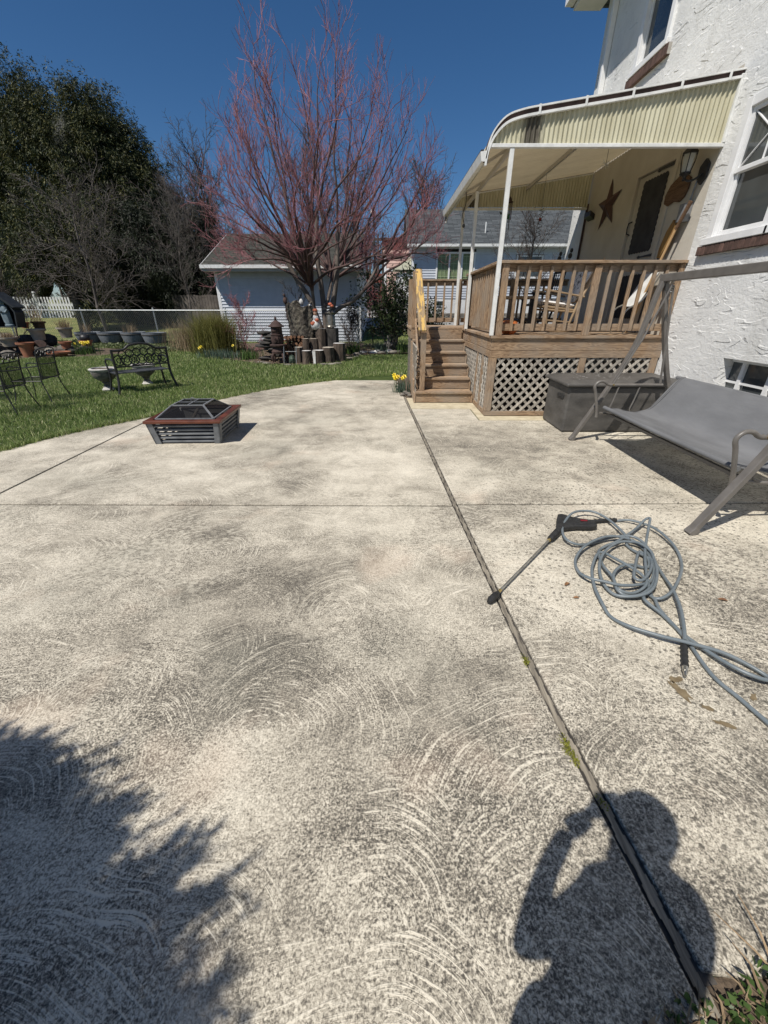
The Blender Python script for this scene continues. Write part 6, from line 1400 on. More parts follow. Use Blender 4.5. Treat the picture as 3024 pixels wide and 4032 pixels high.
evergreen('broad domed evergreen with olive green sunlit top', [(-13.3, 22.6, 4.6, 2.9, 2.4, 4.2), (-13.4, 22.4, 7.3, 2.2, 2.0, 2.5), (-12.1, 22.6, 6.2, 2.0, 1.9, 2.7), (-15.2, 22.5, 8.0, 1.3, 1.3, 2.1), (-11.2, 22.8, 4.3, 1.9, 1.8, 2.8)], 12500, 'cedar', 32, (-13.2, 22.8, .3), sc=1.16)
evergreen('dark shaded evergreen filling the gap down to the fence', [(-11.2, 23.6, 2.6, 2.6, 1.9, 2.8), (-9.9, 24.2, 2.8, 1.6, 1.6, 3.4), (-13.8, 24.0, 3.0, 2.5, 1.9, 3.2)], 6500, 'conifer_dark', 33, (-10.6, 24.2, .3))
evergreen('low dark evergreen hedge behind the left of the chain fence', [(-14.9, 20.7, 2.6, 1.3, 1.2, 2.4), (-13.6, 21.2, 3.4, 1.2, 1.0, 2.2)], 3000, 'cedar', 34, (-14.5, 21, .3))
# distant woods
rg = np.random.default_rng(8); tws = Tw(); rr = random.Random(80)
for k in range(130):
    x = rr.uniform(-60, 60); y = rr.uniform(70, 95); h = rr.uniform(7, 12); z0 = TZ(x, y); tws.seg((x, y, z0), (x, y, z0+h*.5), .22, .1)
    for _ in range(34):
        a = rr.uniform(0, 6.28); th = rr.uniform(.1, .8); z1 = z0+h*rr.uniform(.25, .55); L_ = h*rr.uniform(.25, .5); p1 = (x+L_*math.sin(th)*math.cos(a), y+L_*math.sin(th)*math.sin(a), z1+L_*math.cos(th)); tws.seg((x, y, z1), p1, .05, .02)
        for _ in range(3): tws.seg(p1, (p1[0]+rr.gauss(0, .9), p1[1]+rr.gauss(0, .9), p1[2]+rr.uniform(.2, 1.6)), .03, .015)
tag(tws.build('distant_woods', 'twig_dark'), 'hazy line of bare trees far behind the houses', 'woods', kind='stuff')

# ------------------------------------------------------------------ shrubs
def leafy_shrub(name, label, c, ext, n, mat, seed, L_=(.07, .13), W_=(.025, .045), stems=8, sm='bark', cat='shrub', holes=.0, up=.2):
    rg = np.random.default_rng(seed); t = thing(name, label, cat, (c[0], c[1], TZ(c[0], c[1]))); rr = random.Random(seed); tw_ = Tw(); tips = []
    for k in range(stems):
        az = k*2.4+rr.random(); th = rr.uniform(.1, .75); P = crv((c[0]+rr.gauss(0, .12), c[1]+rr.gauss(0, .1), TZ(c[0], c[1])), (math.sin(th)*math.cos(az)*ext[0], math.sin(th)*math.sin(az)*ext[1], math.cos(th)*ext[2]*.7), ext[2]*rr.uniform(.6, 1.05), 7, rr, .05, .13)
        tw_.path(P, .022, .007)
        for j in range(2, 8):
            for _ in range(4):
                d = (P[j]-P[j-1]).normalized(); Q = crv(P[j], (d*.6+perp(d, rr)*.9).normalized(), ext[0]*rr.uniform(.3, .7), 3, rr, .08, .15); tw_.path(Q, .007, .004); tips += [Q[2], Q[3]]
    T_ = np.array([tuple(p) for p in tips]); k = n//len(T_)+1; P2 = np.repeat(T_, k, 0)+rg.normal(0, .075, (len(T_)*k, 3)); D = rg.normal(size=P2.shape); D[:, 2] += up
    V_, F_ = leafquads(P2, D, rg.uniform(*L_, len(P2)), rg.uniform(*W_, len(P2)), rg); tw_.build('stems', sm, t, 4); tri_mesh('foliage', V_, F_, mat, t); return t
leafy_shrub('rhododendron', 'dark leathery leaved rhododendron beside the garage gap, left of the stairs', (.15, 14.9), (1.1, .9, 2.3), 4200, 'leaf', 41, (.10, .17), (.035, .055), 11)
leafy_shrub('laurel_shrub', 'low evergreen shrub glimpsed behind the stair landing', (1.35, 15.6), (.8, .7, 1.3), 1800, 'leaf', 42, (.08, .14), (.03, .05), 7)
def stem_clump(name, label, x, y, n, h, mat, seed, fl=0, spread=.15, cat='plant', w_=(.010, .018), lean=.5, group=None, heads=.3):
    rg = np.random.default_rng(seed); z = TZ(x, y) if y > 9 else 0.0; t = thing(name, label, cat, (x, y, z), group)
    P = np.c_[rg.normal(x, spread, n), rg.normal(y, spread, n), np.full(n, z)]; V_, F_ = blades(P, rg.uniform(h*.6, h, n), rg.uniform(*w_, n), lean, rg); tri_mesh('leaves', V_, F_, mat, t)
    rr = random.Random(seed)
    for k in range(fl):
        fx, fy = x+rr.gauss(0, spread*.9), y+rr.gauss(0, spread*.5)-.02; fz = z+h*rr.uniform(.85, 1.1); m = MB(); m.tube([(fx, fy, z), (fx+.01, fy, fz*.5+z*.5), (fx, fy-.01, fz)], .004, 5)
        m.build('flower_stem', 'leaf_bright', t); m = MB(); tilt = Vector((rr.uniform(-.3, .3), -.85, rr.uniform(.1, .5))).normalized(); u = tilt.orthogonal().normalized(); v = tilt.cross(u); c = Vector((fx, fy-.01, fz))
        for p in range(6):
            a = p*math.pi/3; dd = u*math.cos(a)+v*math.sin(a); s_ = u*-math.sin(a)+v*math.cos(a); m.add([c, c+dd*.026+s_*.014, c+dd*.05, c+dd*.026-s_*.014], [(0, 1, 2, 3)])
        ring = [c+(u*math.cos(a)+v*math.sin(a))*.013 for a in np.linspace(0, 5.6, 8)]; ring2 = [c+tilt*.03+(u*math.cos(a)+v*math.sin(a))*.019 for a in np.linspace(0, 5.6, 8)]
        m.add(ring+ring2, [(i, (i+1) % 8, 8+(i+1) % 8, 8+i) for i in range(8)]); m.build('blossom', 'petal', t)
    return t
stem_clump('daffodil_clump', 'yellow daffodils growing at the left foot of the deck stairs', .30, 8.15, 90, .30, 'leaf_blue', 51, 7, .075, 'flowers', (.010, .016), .45)
stem_clump('daffodil_clump', 'yellow daffodils in front of the rock garden pots', -9.75, 13.75, 130, .36, 'leaf_bright', 52, 11, .20, 'flowers', (.014, .022))
stem_clump('daffodil_clump', 'daffodils with three yellow blooms before the yellowish grassy bush', -5.3, 13.2, 260, .30, 'leaf_blue', 53, 3, .28, 'flowers', (.014, .022))
stem_clump('bulb_clump', 'green bulb leaves left of the cast iron stove', -4.15, 12.75, 170, .36, 'leaf_bright', 54, 0, .16, 'plant', (.016, .026))
stem_clump('bulb_clump', 'blue green bulb leaves between the daffodils and the bulb leaves by the stove', -4.75, 12.95, 130, .28, 'leaf_blue', 55, 0, .16, 'plant', (.014, .022))
stem_clump('bulb_clump', 'bright green lily leaves right of the log stumps', -1.15, 13.9, 120, .42, 'leaf_bright', 56, 0, .13, 'plant', (.022, .035))
stem_clump('bulb_clump', 'blue green iris leaves in front of the rhododendron', -.22, 14.3, 120, .42, 'leaf_blue', 57, 0, .13, 'plant', (.016, .026))
stem_clump('bulb_clump', 'green leaves near the stairs behind the white stones', .55, 14.3, 110, .38, 'leaf_bright', 58, 0, .14, 'plant', (.016, .026))
stem_clump('dry_clump', 'pale dry grass tuft between the garage corner and the lily leaves', -.75, 14.1, 90, .38, 'straw', 59, 0, .16, 'plant', (.006, .01), .9)
stem_clump('weeping_grass', 'yellow green wispy bush in front of the garage wall', -5.65, 14.3, 2600, 1.45, 'broomgrass', 60, 0, .30, 'shrub', (.008, .014), .75)
stem_clump('dry_bush', 'brown dry stemmed bush left of the yellow green bush', -6.7, 14.9, 900, 1.15, 'straw', 61, 0, .35, 'shrub', (.006, .012), .9)
bare_tree('twig_shrub', 'reddish bare twiggy shrub right of the yellow green bush', -4.7, 14.3, 1.7, .95, 'twig_red', 62, .02, 14, low=.02, up=.12, cat='shrub', thick=.6)
bare_tree('twig_shrub', 'thin bare shrub rising behind the rock pillar', -2.9, 13.6, 2.6, 1.0, 'twig_grey', 63, .02, 10, low=.1, up=.15, cat='shrub', thick=.5)
bare_tree('twig_shrub', 'dark twiggy shrub against the right part of the garage wall', -1.2, 15.4, 1.3, .9, 'twig_dark', 64, .02, 16, low=.02, up=.12, cat='shrub', thick=.8)
bare_tree('twig_shrub', 'sparse reddish brown shrub in front of the brick building', -1.0, 26, 2.4, 1.5, 'twig_red', 65, .04, 16, low=.05, up=.08, cat='shrub', thick=1.0)
# ground cover around the barrels
n = 16000; x = rng.uniform(-13, -5.8, n); y = rng.uniform(13.4, 17.2, n); k = (y > 14.6+.8*np.sin(x*.9)) & ~inpoly(x, y, BED2); x, y = x[k], y[k]
P = np.c_[x, y, tz(x, y)+rng.uniform(.0, .10, len(x))]; D = rng.normal(size=P.shape); D[:, 2] = np.abs(D[:, 2])*.6
V_, F_ = leafquads(P, D, rng.uniform(.04, .09, len(P)), rng.uniform(.03, .06, len(P)), rng); tag(tri_mesh('ground_cover', V_, F_, 'groundcover'), 'low variegated ground cover around the half barrels', 'ground cover', kind='stuff')
n = 2200; x = rng.uniform(-6.2, 1.6, n); y = rng.uniform(11.7, 16, n); k = inpoly(x, y, BED1); x, y = x[k], y[k]; P = np.c_[x, y, tz(x, y)+.03]; D = rng.normal(size=P.shape); D[:, 2] *= .3
V_, F_ = leafquads(P, D, rng.uniform(.04, .10, len(P)), rng.uniform(.02, .045, len(P)), rng); tag(tri_mesh('leaf_litter', V_, F_, 'straw'), 'dry leaf litter on the garden bed', 'leaf litter', kind='stuff')

# ------------------------------------------------------------------ half barrels
def barrel():
    t = thing('half_barrel', '', 'planter', (0, 0, 0), 'grey half barrel planters along the fence')
    m = MB(); m.lathe([(.24, .0), (.30, .15), (.345, .32), (.36, .42), (.335, .42), (.30, .33)], (0, 0, 0), 36); m.build('tub', 'barrel', t, smooth=True, local=True)
    for z, r_ in ((.09, .278), (.33, .350)): m = MB(); m.lathe([(r_, z), (r_+.004, z+.005), (r_+.010, z+.035), (r_+.006, z+.04)], (0, 0, 0), 36); m.build('hoop', 'deckbox', t, smooth=True, local=True)
    m = MB(); m.lathe([(.01, .36), (.33, .36), (.33, .35)][::-1], (0, 0, 0), 24); m.build('soil', 'mulch', t, local=True)
    return t
b0 = barrel(); b0.location = (-8.75, 16.3, .19); b0.scale = (1.2, 1.2, 1.15); b0['label'] = 'grey half barrel planter at the right end of the row of four'
for (x, lab) in ((-9.62, 'third grey half barrel from the left, next to the end one'), (-10.5, 'second grey half barrel from the left'), (-11.35, 'leftmost grey half barrel, next to the slanting fence post')):
    dup(b0, (x, 16.45, .2), rnd.uniform(0, 3), lab)
stem_clump('dry_plant', 'dry stems in the leftmost half barrel', -11.35, 16.45, 60, .55, 'straw', 71, 0, .1, 'plant', (.006, .01), .9)
stem_clump('dry_plant', 'dead brown plant in the third half barrel', -9.68, 16.45, 80, .5, 'straw', 72, 0, .12, 'plant', (.006, .01), .9)
for o_ in bpy.data.objects:
    if o_.name.startswith('dry_plant') and o_.type == 'EMPTY':
        for c in o_.children: c.location.z += .36

# ------------------------------------------------------------------ rock garden with pots and shrine (far left)
rr = random.Random(90)
stones = [(-12.6, 13.5, .30), (-12.0, 13.3, .26), (-11.5, 13.55, .24), (-12.3, 13.9, .32), (-11.7, 14.0, .28), (-11.1, 13.8, .24), (-10.7, 13.6, .2), (-12.9, 14.2, .34), (-11.3, 14.3, .28), (-10.6, 14.1, .22), (-10.2, 13.8, .18), (-12.2, 13.0, .2), (-11.6, 13.0, .18), (-10.9, 13.25, .15), (-9.9, 14.0, .18), (-10.1, 14.4, .2)]
for i, (x, y, r_) in enumerate(stones):
    m = MB(); z = TZ(x, y)+r_*.55+(.22 if i in (3, 4, 7, 8) else 0); m.blob((x, y, z), r_*1.15, r_, r_*.75, 100+i, .22)
    tag(m.build('boulder', 'rock_dark' if i % 3 else 'rock', smooth=True), 'dark boulder of the rock garden among the pots' if i % 3 else 'paler boulder of the rock garden among the pots', 'rock', 'boulders of the rock garden' if i % 3 else 'paler boulders of the rock garden')
m = MB(); m.blob((-12.1, 13.0, .52), .26, .2, .17, 7, .2); tag(m.build('boulder', basic('pink_stone', (.36, .28, .25), (.62, .52, .48), 9, .9, bump=.5), smooth=True), 'pinkish pale boulder at the left edge below the shrine', 'rock')
def pot(name, label, x, y, z, r_, h, mat, rim=.03, taper=.68, soil=True, plant=None, tilt=None, cat='pot'):
    t = thing(name, label, cat, (x, y, z)); m = MB()
    m.lathe([(r_*taper, 0), (r_*(taper*.4+.6*.96), h*.75), (r_*.97, h-.05), (r_+rim*.5, h-.05), (r_+rim*.6, h), (r_-.015, h), (r_-.03, h-.06)], (x, y, z), 28); m.build('pot_body', mat, t, smooth=True)
    if soil: m = MB(); m.lathe([(.01, h-.045), (r_-.02, h-.045), (r_-.02, h-.055)][::-1], (x, y, z), 20); m.build('soil', 'mulch', t)
    if plant:
        rg = np.random.default_rng(int(x*100) % 99+1); P = np.c_[rg.normal(x, r_*.4, plant[0]), rg.normal(y, r_*.4, plant[0]), np.full(plant[0], z+h-.05)]; V_, F_ = blades(P, rg.uniform(plant[1]*.5, plant[1], plant[0]), rg.uniform(.006, .012, plant[0]), 1.1, rg); tri_mesh('dry_plant', V_, F_, plant[2], t)
    return t
pot('plant_pot', 'round weathered stone pot with brown plant, in front of the shrine', -11.75, 13.35, .42, .25, .27, 'potgrey', plant=(260, .26, 'straw'))
pot('plant_pot', 'ribbed weathered stone pot with a brown wooden tub behind it', -11.25, 13.95, .56, .24, .34, 'potgrey')
pot('plant_pot', 'weathered stone pot holding a dry bushy plant, right of the others', -10.55, 14.25, .62, .22, .31, 'potgrey', plant=(160, .42, 'straw'))
pot('plant_pot', 'tall bright terracotta pot behind the wire chairs', -11.1, 13.15, .13, .22, .42, 'terra', soil=False)
pot('plant_pot', 'brown ribbed tub standing behind the weathered pots', -11.42, 14.35, .82, .19, .28, 'plaque', plant=(60, .8, 'straw'))
pot('plant_pot', 'small reddish brown pot beside the shrine', -11.85, 14.3, .90, .13, .18, 'terra')
pot('terracotta_bowl', 'wide shallow terracotta bowl at the lawn edge', -10.15, 13.15, .12, .30, .17, 'terra', taper=.55, soil=False, cat='bowl')
pot('plant_pot', 'small red brown pot standing above the wide terracotta bowl', -10.3, 13.75, .32, .17, .22, 'terra')
pot('plant_pot', 'orange terracotta pot half hidden by the yellow daffodils', -10.05, 14.35, .30, .19, .24, 'terra')
m = MB(); m.prism([(-10.75+.20*math.cos(a), 13.28, .50+.11*math.sin(a)) for a in np.linspace(0, 2*math.pi, 21)[:-1]], (0, .02, 0)); tag(m.build('oval_plaque', 'rust', bevel=.006), 'small dark oval plaque standing among the stones', 'plaque')
m = MB(); m.blob((-10.05, 14.35, .60), .17, .15, .13, 31, .1); tag(m.build('kettle', 'black', smooth=True), 'dark rounded iron pot on the stones behind the orange pot', 'pot')
# shrine: pointed grotto shell and the figure in it
sg = thing('garden_shrine', 'dark pointed garden shrine on the rocks at the left edge', 'shrine', (-11.62, 13.75, .95))
SXc, SYc, SZc = -11.72, 13.45, .95
out = [(-.02, .88), (-.34, .60), (-.42, .42), (-.33, .0), (.33, .0), (.42, .42), (.34, .60)]
m = MB(); m.prism([(SXc+x, SYc+.30, SZc+z) for x, z in out], (0, .04, 0)); m.build('back', 'shrine', sg)
m = MB()
for a, b_ in zip(out, out[1:]+out[:1]): m.bar((SXc+a[0], SYc+.17, SZc+a[1]), (SXc+b_[0], SYc+.17, SZc+b_[1]), .34, .035, up=(0, 1, 0)) if False else m.add([(SXc+a[0], SYc, SZc+a[1]), (SXc+b_[0], SYc, SZc+b_[1]), (SXc+b_[0], SYc+.31, SZc+b_[1]), (SXc+a[0], SYc+.31, SZc+a[1]), (SXc+a[0]*.9, SYc, SZc+.03+a[1]*.93), (SXc+b_[0]*.9, SYc, SZc+.03+b_[1]*.93), (SXc+b_[0]*.9, SYc+.31, SZc+.03+b_[1]*.93), (SXc+a[0]*.9, SYc+.31, SZc+.03+a[1]*.93)], [(0, 1, 2, 3), (4, 7, 6, 5), (0, 4, 5, 1)])
m.build('shell', 'shrine', sg)
for s_ in (-1, 1): m = MB(); m.bar((SXc-.03, SYc-.03, SZc+.93), (SXc+s_*.46, SYc-.03, SZc+.55), .05, .03); m.prism([(SXc, SYc-.04, SZc+.92), (SXc+s_*.48, SYc-.04, SZc+.53), (SXc+s_*.48, SYc-.04, SZc+.57), (SXc, SYc-.04, SZc+.97)], (0, .42, 0)); m.build('roof_board', 'shrine', sg)
m = MB(); prof_ = [(.13, 0), (.135, .04), (.10, .06), (.115, .12), (.12, .25), (.125, .38), (.11, .50), (.085, .56), (.06, .585), (.065, .62), (.072, .66), (.06, .71), (.03, .735), (.005, .74)]
m.lathe(prof_, (SXc, SYc+.14, SZc+.035), 24, squash=lambda a, z: 1+(.08*math.sin(a*7+z*6) if .08 < z < .5 else 0), sy=.72)
m.tube(smoothpts([(SXc-.10, SYc+.12, SZc+.50), (SXc-.07, SYc+.05, SZc+.42), (SXc-.01, SYc+.03, SZc+.47)], 4), .024, 8); m.tube(smoothpts([(SXc+.10, SYc+.12, SZc+.50), (SXc+.07, SYc+.05, SZc+.42), (SXc+.01, SYc+.03, SZc+.47)], 4), .024, 8)
m.blob((SXc, SYc+.095, SZc+.69), .042, .035, .055, 3, .03)
tag(m.build('robed_statue', 'statue', smooth=True), 'veiled blue grey praying statue standing inside the dark shrine', 'statue')

# ------------------------------------------------------------------ cast iron stove
st = thing('cast_iron_stove', 'rusty brown cast iron pot belly stove used as garden ornament', 'stove', (-3.02, 12.0, .08)); c = (-3.04, 12.0, .08)
def stv(name, prof, n=24, mat='rust', smooth=True): m = MB(); m.lathe(prof, c, n); return m.build(name, mat, st, smooth=smooth)
for a in (.6, 2.5, 3.9, 5.5):
    m = MB(); x, y = c[0]+.17*math.cos(a), c[1]+.17*math.sin(a); m.tube(smoothpts([(x-.03*math.cos(a), y-.03*math.sin(a), c[2]+.30), (x+.05*math.cos(a), y+.05*math.sin(a), c[2]+.2), (x+.03*math.cos(a), y+.03*math.sin(a), c[2]+.08), (x+.07*math.cos(a), y+.07*math.sin(a), c[2]+.0)], 4), [.035]*4+[.04]*4+[.024]*4+[.036], 8); m.build('leg', 'rust', st, smooth=True)
stv('ash_base', [(.14, .26), (.19, .28), (.20, .33), (.17, .36), (.16, .44), (.225, .47), (.23, .50), (.17, .52)]); stv('belly', [(.15, .52), (.165, .55), (.175, .66), (.165, .74), (.18, .745), (.18, .765), (.15, .77)]); stv('upper_drum', [(.145, .77), (.15, .78), (.15, .94), (.14, .95)]); stv('lid', [(.19, .945), (.215, .955), (.20, .985), (.13, 1.03), (.12, 1.06), (.07, 1.09), (.05, 1.10), (.02, 1.12), (.035, 1.145), (.03, 1.17), (.008, 1.20), (.004, 1.23)])
m = MB(); m.prism([(c[0]-.07, c[1]-.185, c[2]+.56), (c[0]+.07, c[1]-.185, c[2]+.56), (c[0]+.07, c[1]-.185, c[2]+.71), (c[0]-.07, c[1]-.185, c[2]+.71)], (0, .05, 0)); m.lathe([(.03, 0), (.03, .01)], (c[0], c[1]-.19, c[2]+.63), 8); d_ = m.build('door', 'rust', st, bevel=.008)
m = MB(); m.tube([(c[0]+.04*math.cos(t), c[1]-.195, c[2]+.635+.04*math.sin(t)) for t in np.linspace(0, 6.28, 13)[:-1]], .008, 5, closed=True); m.build('handle', 'rust', d_, smooth=True, local=True)
m = MB(); m.blob((c[0]-.02, c[1]-.12, c[2]+.86), .10, .05, .06, 5, .04); m.build('nameplate_boss', 'rust', st, smooth=True)
# flat stones stacked behind the stove
rr = random.Random(14)
for i in range(9):
    m = MB(); m.blob((-3.45+rr.uniform(-.12, .3), 12.45+rr.uniform(-.1, .1), .18+i*.085), rr.uniform(.2, .32), .2, .055, 200+i, .2); tag(m.build('flat_stone', 'rock_dark', smooth=True), 'flat dark stone in the stack behind the iron stove', 'rock', 'flat stones stacked behind the stove')
# ------------------------------------------------------------------ tall weathered tree stump (pillar)
pl_ = thing('tree_stump_pillar', 'tall broad weathered tree stump with jagged lichened top', 'stump', (-2.5, 12.9, .1))
def jag(seed, cx, cy_, z0, z1, rx, ry, mat, name, par):
    rq = random.Random(seed); n, k = 40, 26; vs = []; 
    for j in range(k+1):
        q = j/k
        for i in range(n):
            a = 2*math.pi*i/n; f = 1+.07*math.sin(a*5+q*3)+.05*math.sin(a*9-q*8)+rq.uniform(-.045, .045)+.12*(1-q)**3
            top = .06*math.sin(a*3+1)+.05*math.sin(a*7)+rq.uniform(-.04, .04); z = z0+(z1-z0)*q+(top*q**4)
            vs.append((cx+rx*f*math.cos(a)+.05*math.sin(q*4), cy_+ry*f*math.sin(a), z))
    vs.append((cx, cy_, z1-.2)); m = MB(); m.add(vs, [(j*n+i, j*n+(i+1) % n, (j+1)*n+(i+1) % n, (j+1)*n+i) for j in range(k) for i in range(n)]+[(k*n+i, k*n+(i+1) % n, len(vs)-1) for i in range(n)]); return m.build(name, mat, par)
lich = NB('lichened_stump'); o_ = lich.obj(); nn = lich.noise(o_, 9, 6, .75); cc = lich.ramp(nn, [(.34, (.030, .026, .022)), (.5, (.10, .085, .068)), (.64, (.22, .20, .15)), (.76, (.38, .36, .28))]); lich.base(cc); lich.rough(.95); lich.bump(lich.noise(o_, 16, 6, .8), 1.0, .05); M['lichen'] = lich.m
jag(3, -2.5, 12.9, .05, 1.58, .38, .30, 'lichen', 'stump_body', pl_)
for i, (x, z, r_, mt) in enumerate(((-2.78, 1.62, .06, 'rock'), (-2.55, 1.66, .07, 'rock'), (-2.45, 1.74, .055, 'rock_white'), (-2.2, 1.60, .06, 'rock_white'), (-2.66, 1.63, .05, 'rock'))): m = MB(); m.blob((x, 12.8, z-.09), r_, r_*.8, r_*1.35, 300+i, .2); tag(m.build('top_stone', mt, smooth=True), ['brown stone at the left end on top of the tall stump', 'brown stone in the middle on top of the tall stump', 'pointed white stone on top of the tall stump', 'rounded white stone at the right end on top of the tall stump', 'small stone between the brown ones on top of the tall stump'][i], 'rock')
m = MB(); m.tube([(-2.86, 12.75, 1.2), (-2.88, 12.75, 1.55)], .03, 8); m.blob((-2.89, 12.74, 1.68), .06, .05, .10, 4, .05); m.blob((-2.90, 12.72, 1.81), .035, .035, .04, 5, .04); m.prism([(-2.93, 12.72, 1.80), (-2.97, 12.71, 1.79), (-2.93, 12.72, 1.79)], (0, .01, 0)); tag(m.build('bird_figure', 'rust', smooth=True), 'dark bird figurine perched on the left shoulder of the tall stump', 'figurine')
# firewood
rr = random.Random(44); cnt = 0
for row in range(8):
    for k in range(9-row//2):
        x = -2.98+k*.105+(row % 2)*.05+rr.uniform(-.03, .03); z = .16+row*.084+rr.uniform(-.018, .018); r_ = rr.uniform(.028, .058)
        if x > -2.0-row*.03: continue
        m = MB(); y0 = 12.42+rr.uniform(-.05, .03); m.tube([(x, y0, z), (x+rr.uniform(-.02, .02), y0+.32, z)], r_, 9, cap=False); t = m.build('firewood_log', 'stump', smooth=True); tag(t, 'round firewood log in the pile at the foot of the tall stump', 'log', 'firewood logs piled before the tall stump')
        m = MB(); m.tube([(x, y0-.003, z), (x, y0+.004, z)], r_*.97, 9); m.build('cut_face', 'logend', t, local=True)
# stumps
def stump(x, y, r_, h, label, seed, z=None, white=False, mat='stump'):
    z = TZ(x, y) if z is None else z; t = thing('log_stump', label, 'stump', (x, y, z)); rq = random.Random(seed); n = 22; vs = []; ks = 6
    off_ = [rq.uniform(-.06, .06) for _ in range(n)]
    for j in range(ks+1):
        for i in range(n): a = 2*math.pi*i/n; f = r_*(1+off_[i]+rq.uniform(-.02, .02)+.05*(1-j/ks)); vs.append((x+f*math.cos(a), y+f*math.sin(a), z+h*j/ks+(rq.uniform(-.006, .006) if j == ks else 0)))
    m = MB(); m.add(vs, [(j*n+i, j*n+(i+1) % n, (j+1)*n+(i+1) % n, (j+1)*n+i) for j in range(ks) for i in range(n)]); m.build('bark', mat, t)
    m = MB(); m.add([(v[0], v[1], z+h+.002) for v in vs[-n:]], [tuple(range(n))]); m.build('cut_top', 'rock_white' if white else 'cut', t); return t
stump(-2.50, 12.12, .115, .42, 'dark log stump nearest the stove, beside the wire frame', 1)
stump(-2.24, 11.86, .125, .36, 'log stump with a pale whitewashed top, front of the group', 2, white=True)
stump(-1.93, 11.95, .155, .36, 'thick log stump with a broad white streak', 3, white=True)
m = MB(); m.add([(-2.05, 11.79, .09), (-1.99, 11.775, .09), (-1.98, 11.775, .43), (-2.07, 11.79, .43)], [(0, 1, 2, 3)]); m.build('white_streak', 'rock_white', [o for o in bpy.data.objects if o.name == 'log_stump.002'][0])
stump(-1.66, 12.1, .17, .42, 'thick brown log stump right of the white streaked one', 4)
stump(-1.38, 12.35, .17, .50, 'right most log stump with a rough pale split top', 5, white=True)
stump(-2.33, 12.36, .09, .62, 'slim upright log with an orange cut top behind the front stumps', 6)
stump(-1.93, 12.62, .15, .86, 'tall log stump in the back row carrying the painted figure', 7, white=True)
stump(-1.62, 12.75, .19, .86, 'broad dark stump in the back row under the pewter can', 8, mat='rock_dark')
stump(-2.12, 12.55, .13, .60, 'dark leaning log behind the slim log', 9)
# painted seated figure and pewter can
fg = thing('painted_figure', 'white and red painted seated clown like garden figure on a stump', 'figurine', (-2.06, 12.6, .95))
m = MB(); m.blob((-2.05, 12.55, 1.06), .14, .12, .13, 8, .08); m.blob((-2.03, 12.57, 1.22), .09, .075, .11, 9, .05); m.build('body', 'figure_white', fg, smooth=True)
m = MB(); m.blob((-2.10, 12.47, 1.10), .07, .05, .06, 10, .1); m.blob((-1.99, 12.50, 1.18), .06, .05, .05, 11, .1); m.build('ruffle', 'figure_red', fg, smooth=True)
m = MB(); m.blob((-2.03, 12.55, 1.36), .060, .055, .07, 12, .03); m.build('head', 'skin', fg, smooth=True); m = MB(); m.blob((-2.03, 12.56, 1.43), .075, .07, .045, 13, .1); m.build('hair', 'figure_red', fg, smooth=True)
cn = thing('pewter_can', 'pewter milk can with domed lid on a dark stump', 'can', (-1.62, 12.72, 1.0)); c = (-1.63, 12.70, 1.0)
m = MB(); m.lathe([(.15, 0), (.16, .015), (.145, .04), (.135, .05), (.13, .28), (.115, .32), (.14, .345), (.145, .36)], c, 28); m.build('body', 'pewter', cn, smooth=True)
m = MB(); m.lathe([(.15, .36), (.15, .375), (.12, .40), (.07, .43), (.03, .435), (.03, .455), (.005, .46)], c, 28); m.build('lid', 'pewter', cn, smooth=True)
m = MB(); m.bar((-1.85, 12.6, 1.47), (-1.50, 12.6, 1.50), .06, .05); m.blob((-1.72, 12.58, 1.56), .06, .05, .05, 15, .1); tag(m.build('bird_feeder', 'black', smooth=False), 'dark feeder tray behind the pewter can lid', 'feeder')
m = MB(); m.blob((-1.60, 12.57, 1.58), .06, .045, .045, 16, .1); m.blob((-1.55, 12.56, 1.54), .05, .04, .04, 17, .1); tag(m.build('orange_ornament', 'figure_red', smooth=True), 'orange ornament on the tray above the can', 'ornament')
wf = thing('wire_stand', 'thin pale wire plant stand in front of the firewood', 'stand', (-2.66, 11.72, .07)); m = MB()
for x in (-2.84, -2.50): m.tube([(x-.03, 11.75, .07), (x, 11.8, .55)], .008, 6)
m.tube([(-2.80, 11.75, .42), (-2.50, 11.78, .42)], .008, 6); m.tube([(-2.84, 11.9, .07), (-2.98, 11.95, .85)], .008, 6); m.build('frame', 'galv', wf, smooth=True)
m = MB(); m.blob((-2.66, 11.85, .20), .10, .08, .13, 55, .3); m.build('ivy_pot', 'leaf_blue', wf)
# stones edging the bed
rr = random.Random(61)
edge_s = [(-.95, 13.6), (-.80, 14.05), (-.55, 14.1), (-.32, 14.25), (-.45, 13.95), (-.15, 14.0), (.05, 14.3), (.18, 14.1), (.4, 14.25)]
for i, (x, y) in enumerate(edge_s):
    wq = i in (1, 3, 4, 6); m = MB(); r_ = rr.uniform(.08, .15); m.blob((x, y, TZ(x, y)+.045), r_*1.4, r_, .055, 400+i, .2); tag(m.build('edging_stone', 'rock_white' if wq else 'rock', smooth=True), ['', 'white edging stone nearest the lily leaves, leftmost of the white ones', '', 'white edging stone second from left', 'white edging stone lying a little forward of the others', '', 'white edging stone nearest the stairs', '', ''][i] if wq else ['grey edging stone furthest left beside the stumps', '', 'small grey edging stone between the first two white ones', '', '', 'grey edging stone in the middle of the row, in front', '', 'grey edging stone second from the stairs', 'grey edging stone closest to the stairs'][i], 'rock', 'white edging stones' if wq else 'grey edging stones')
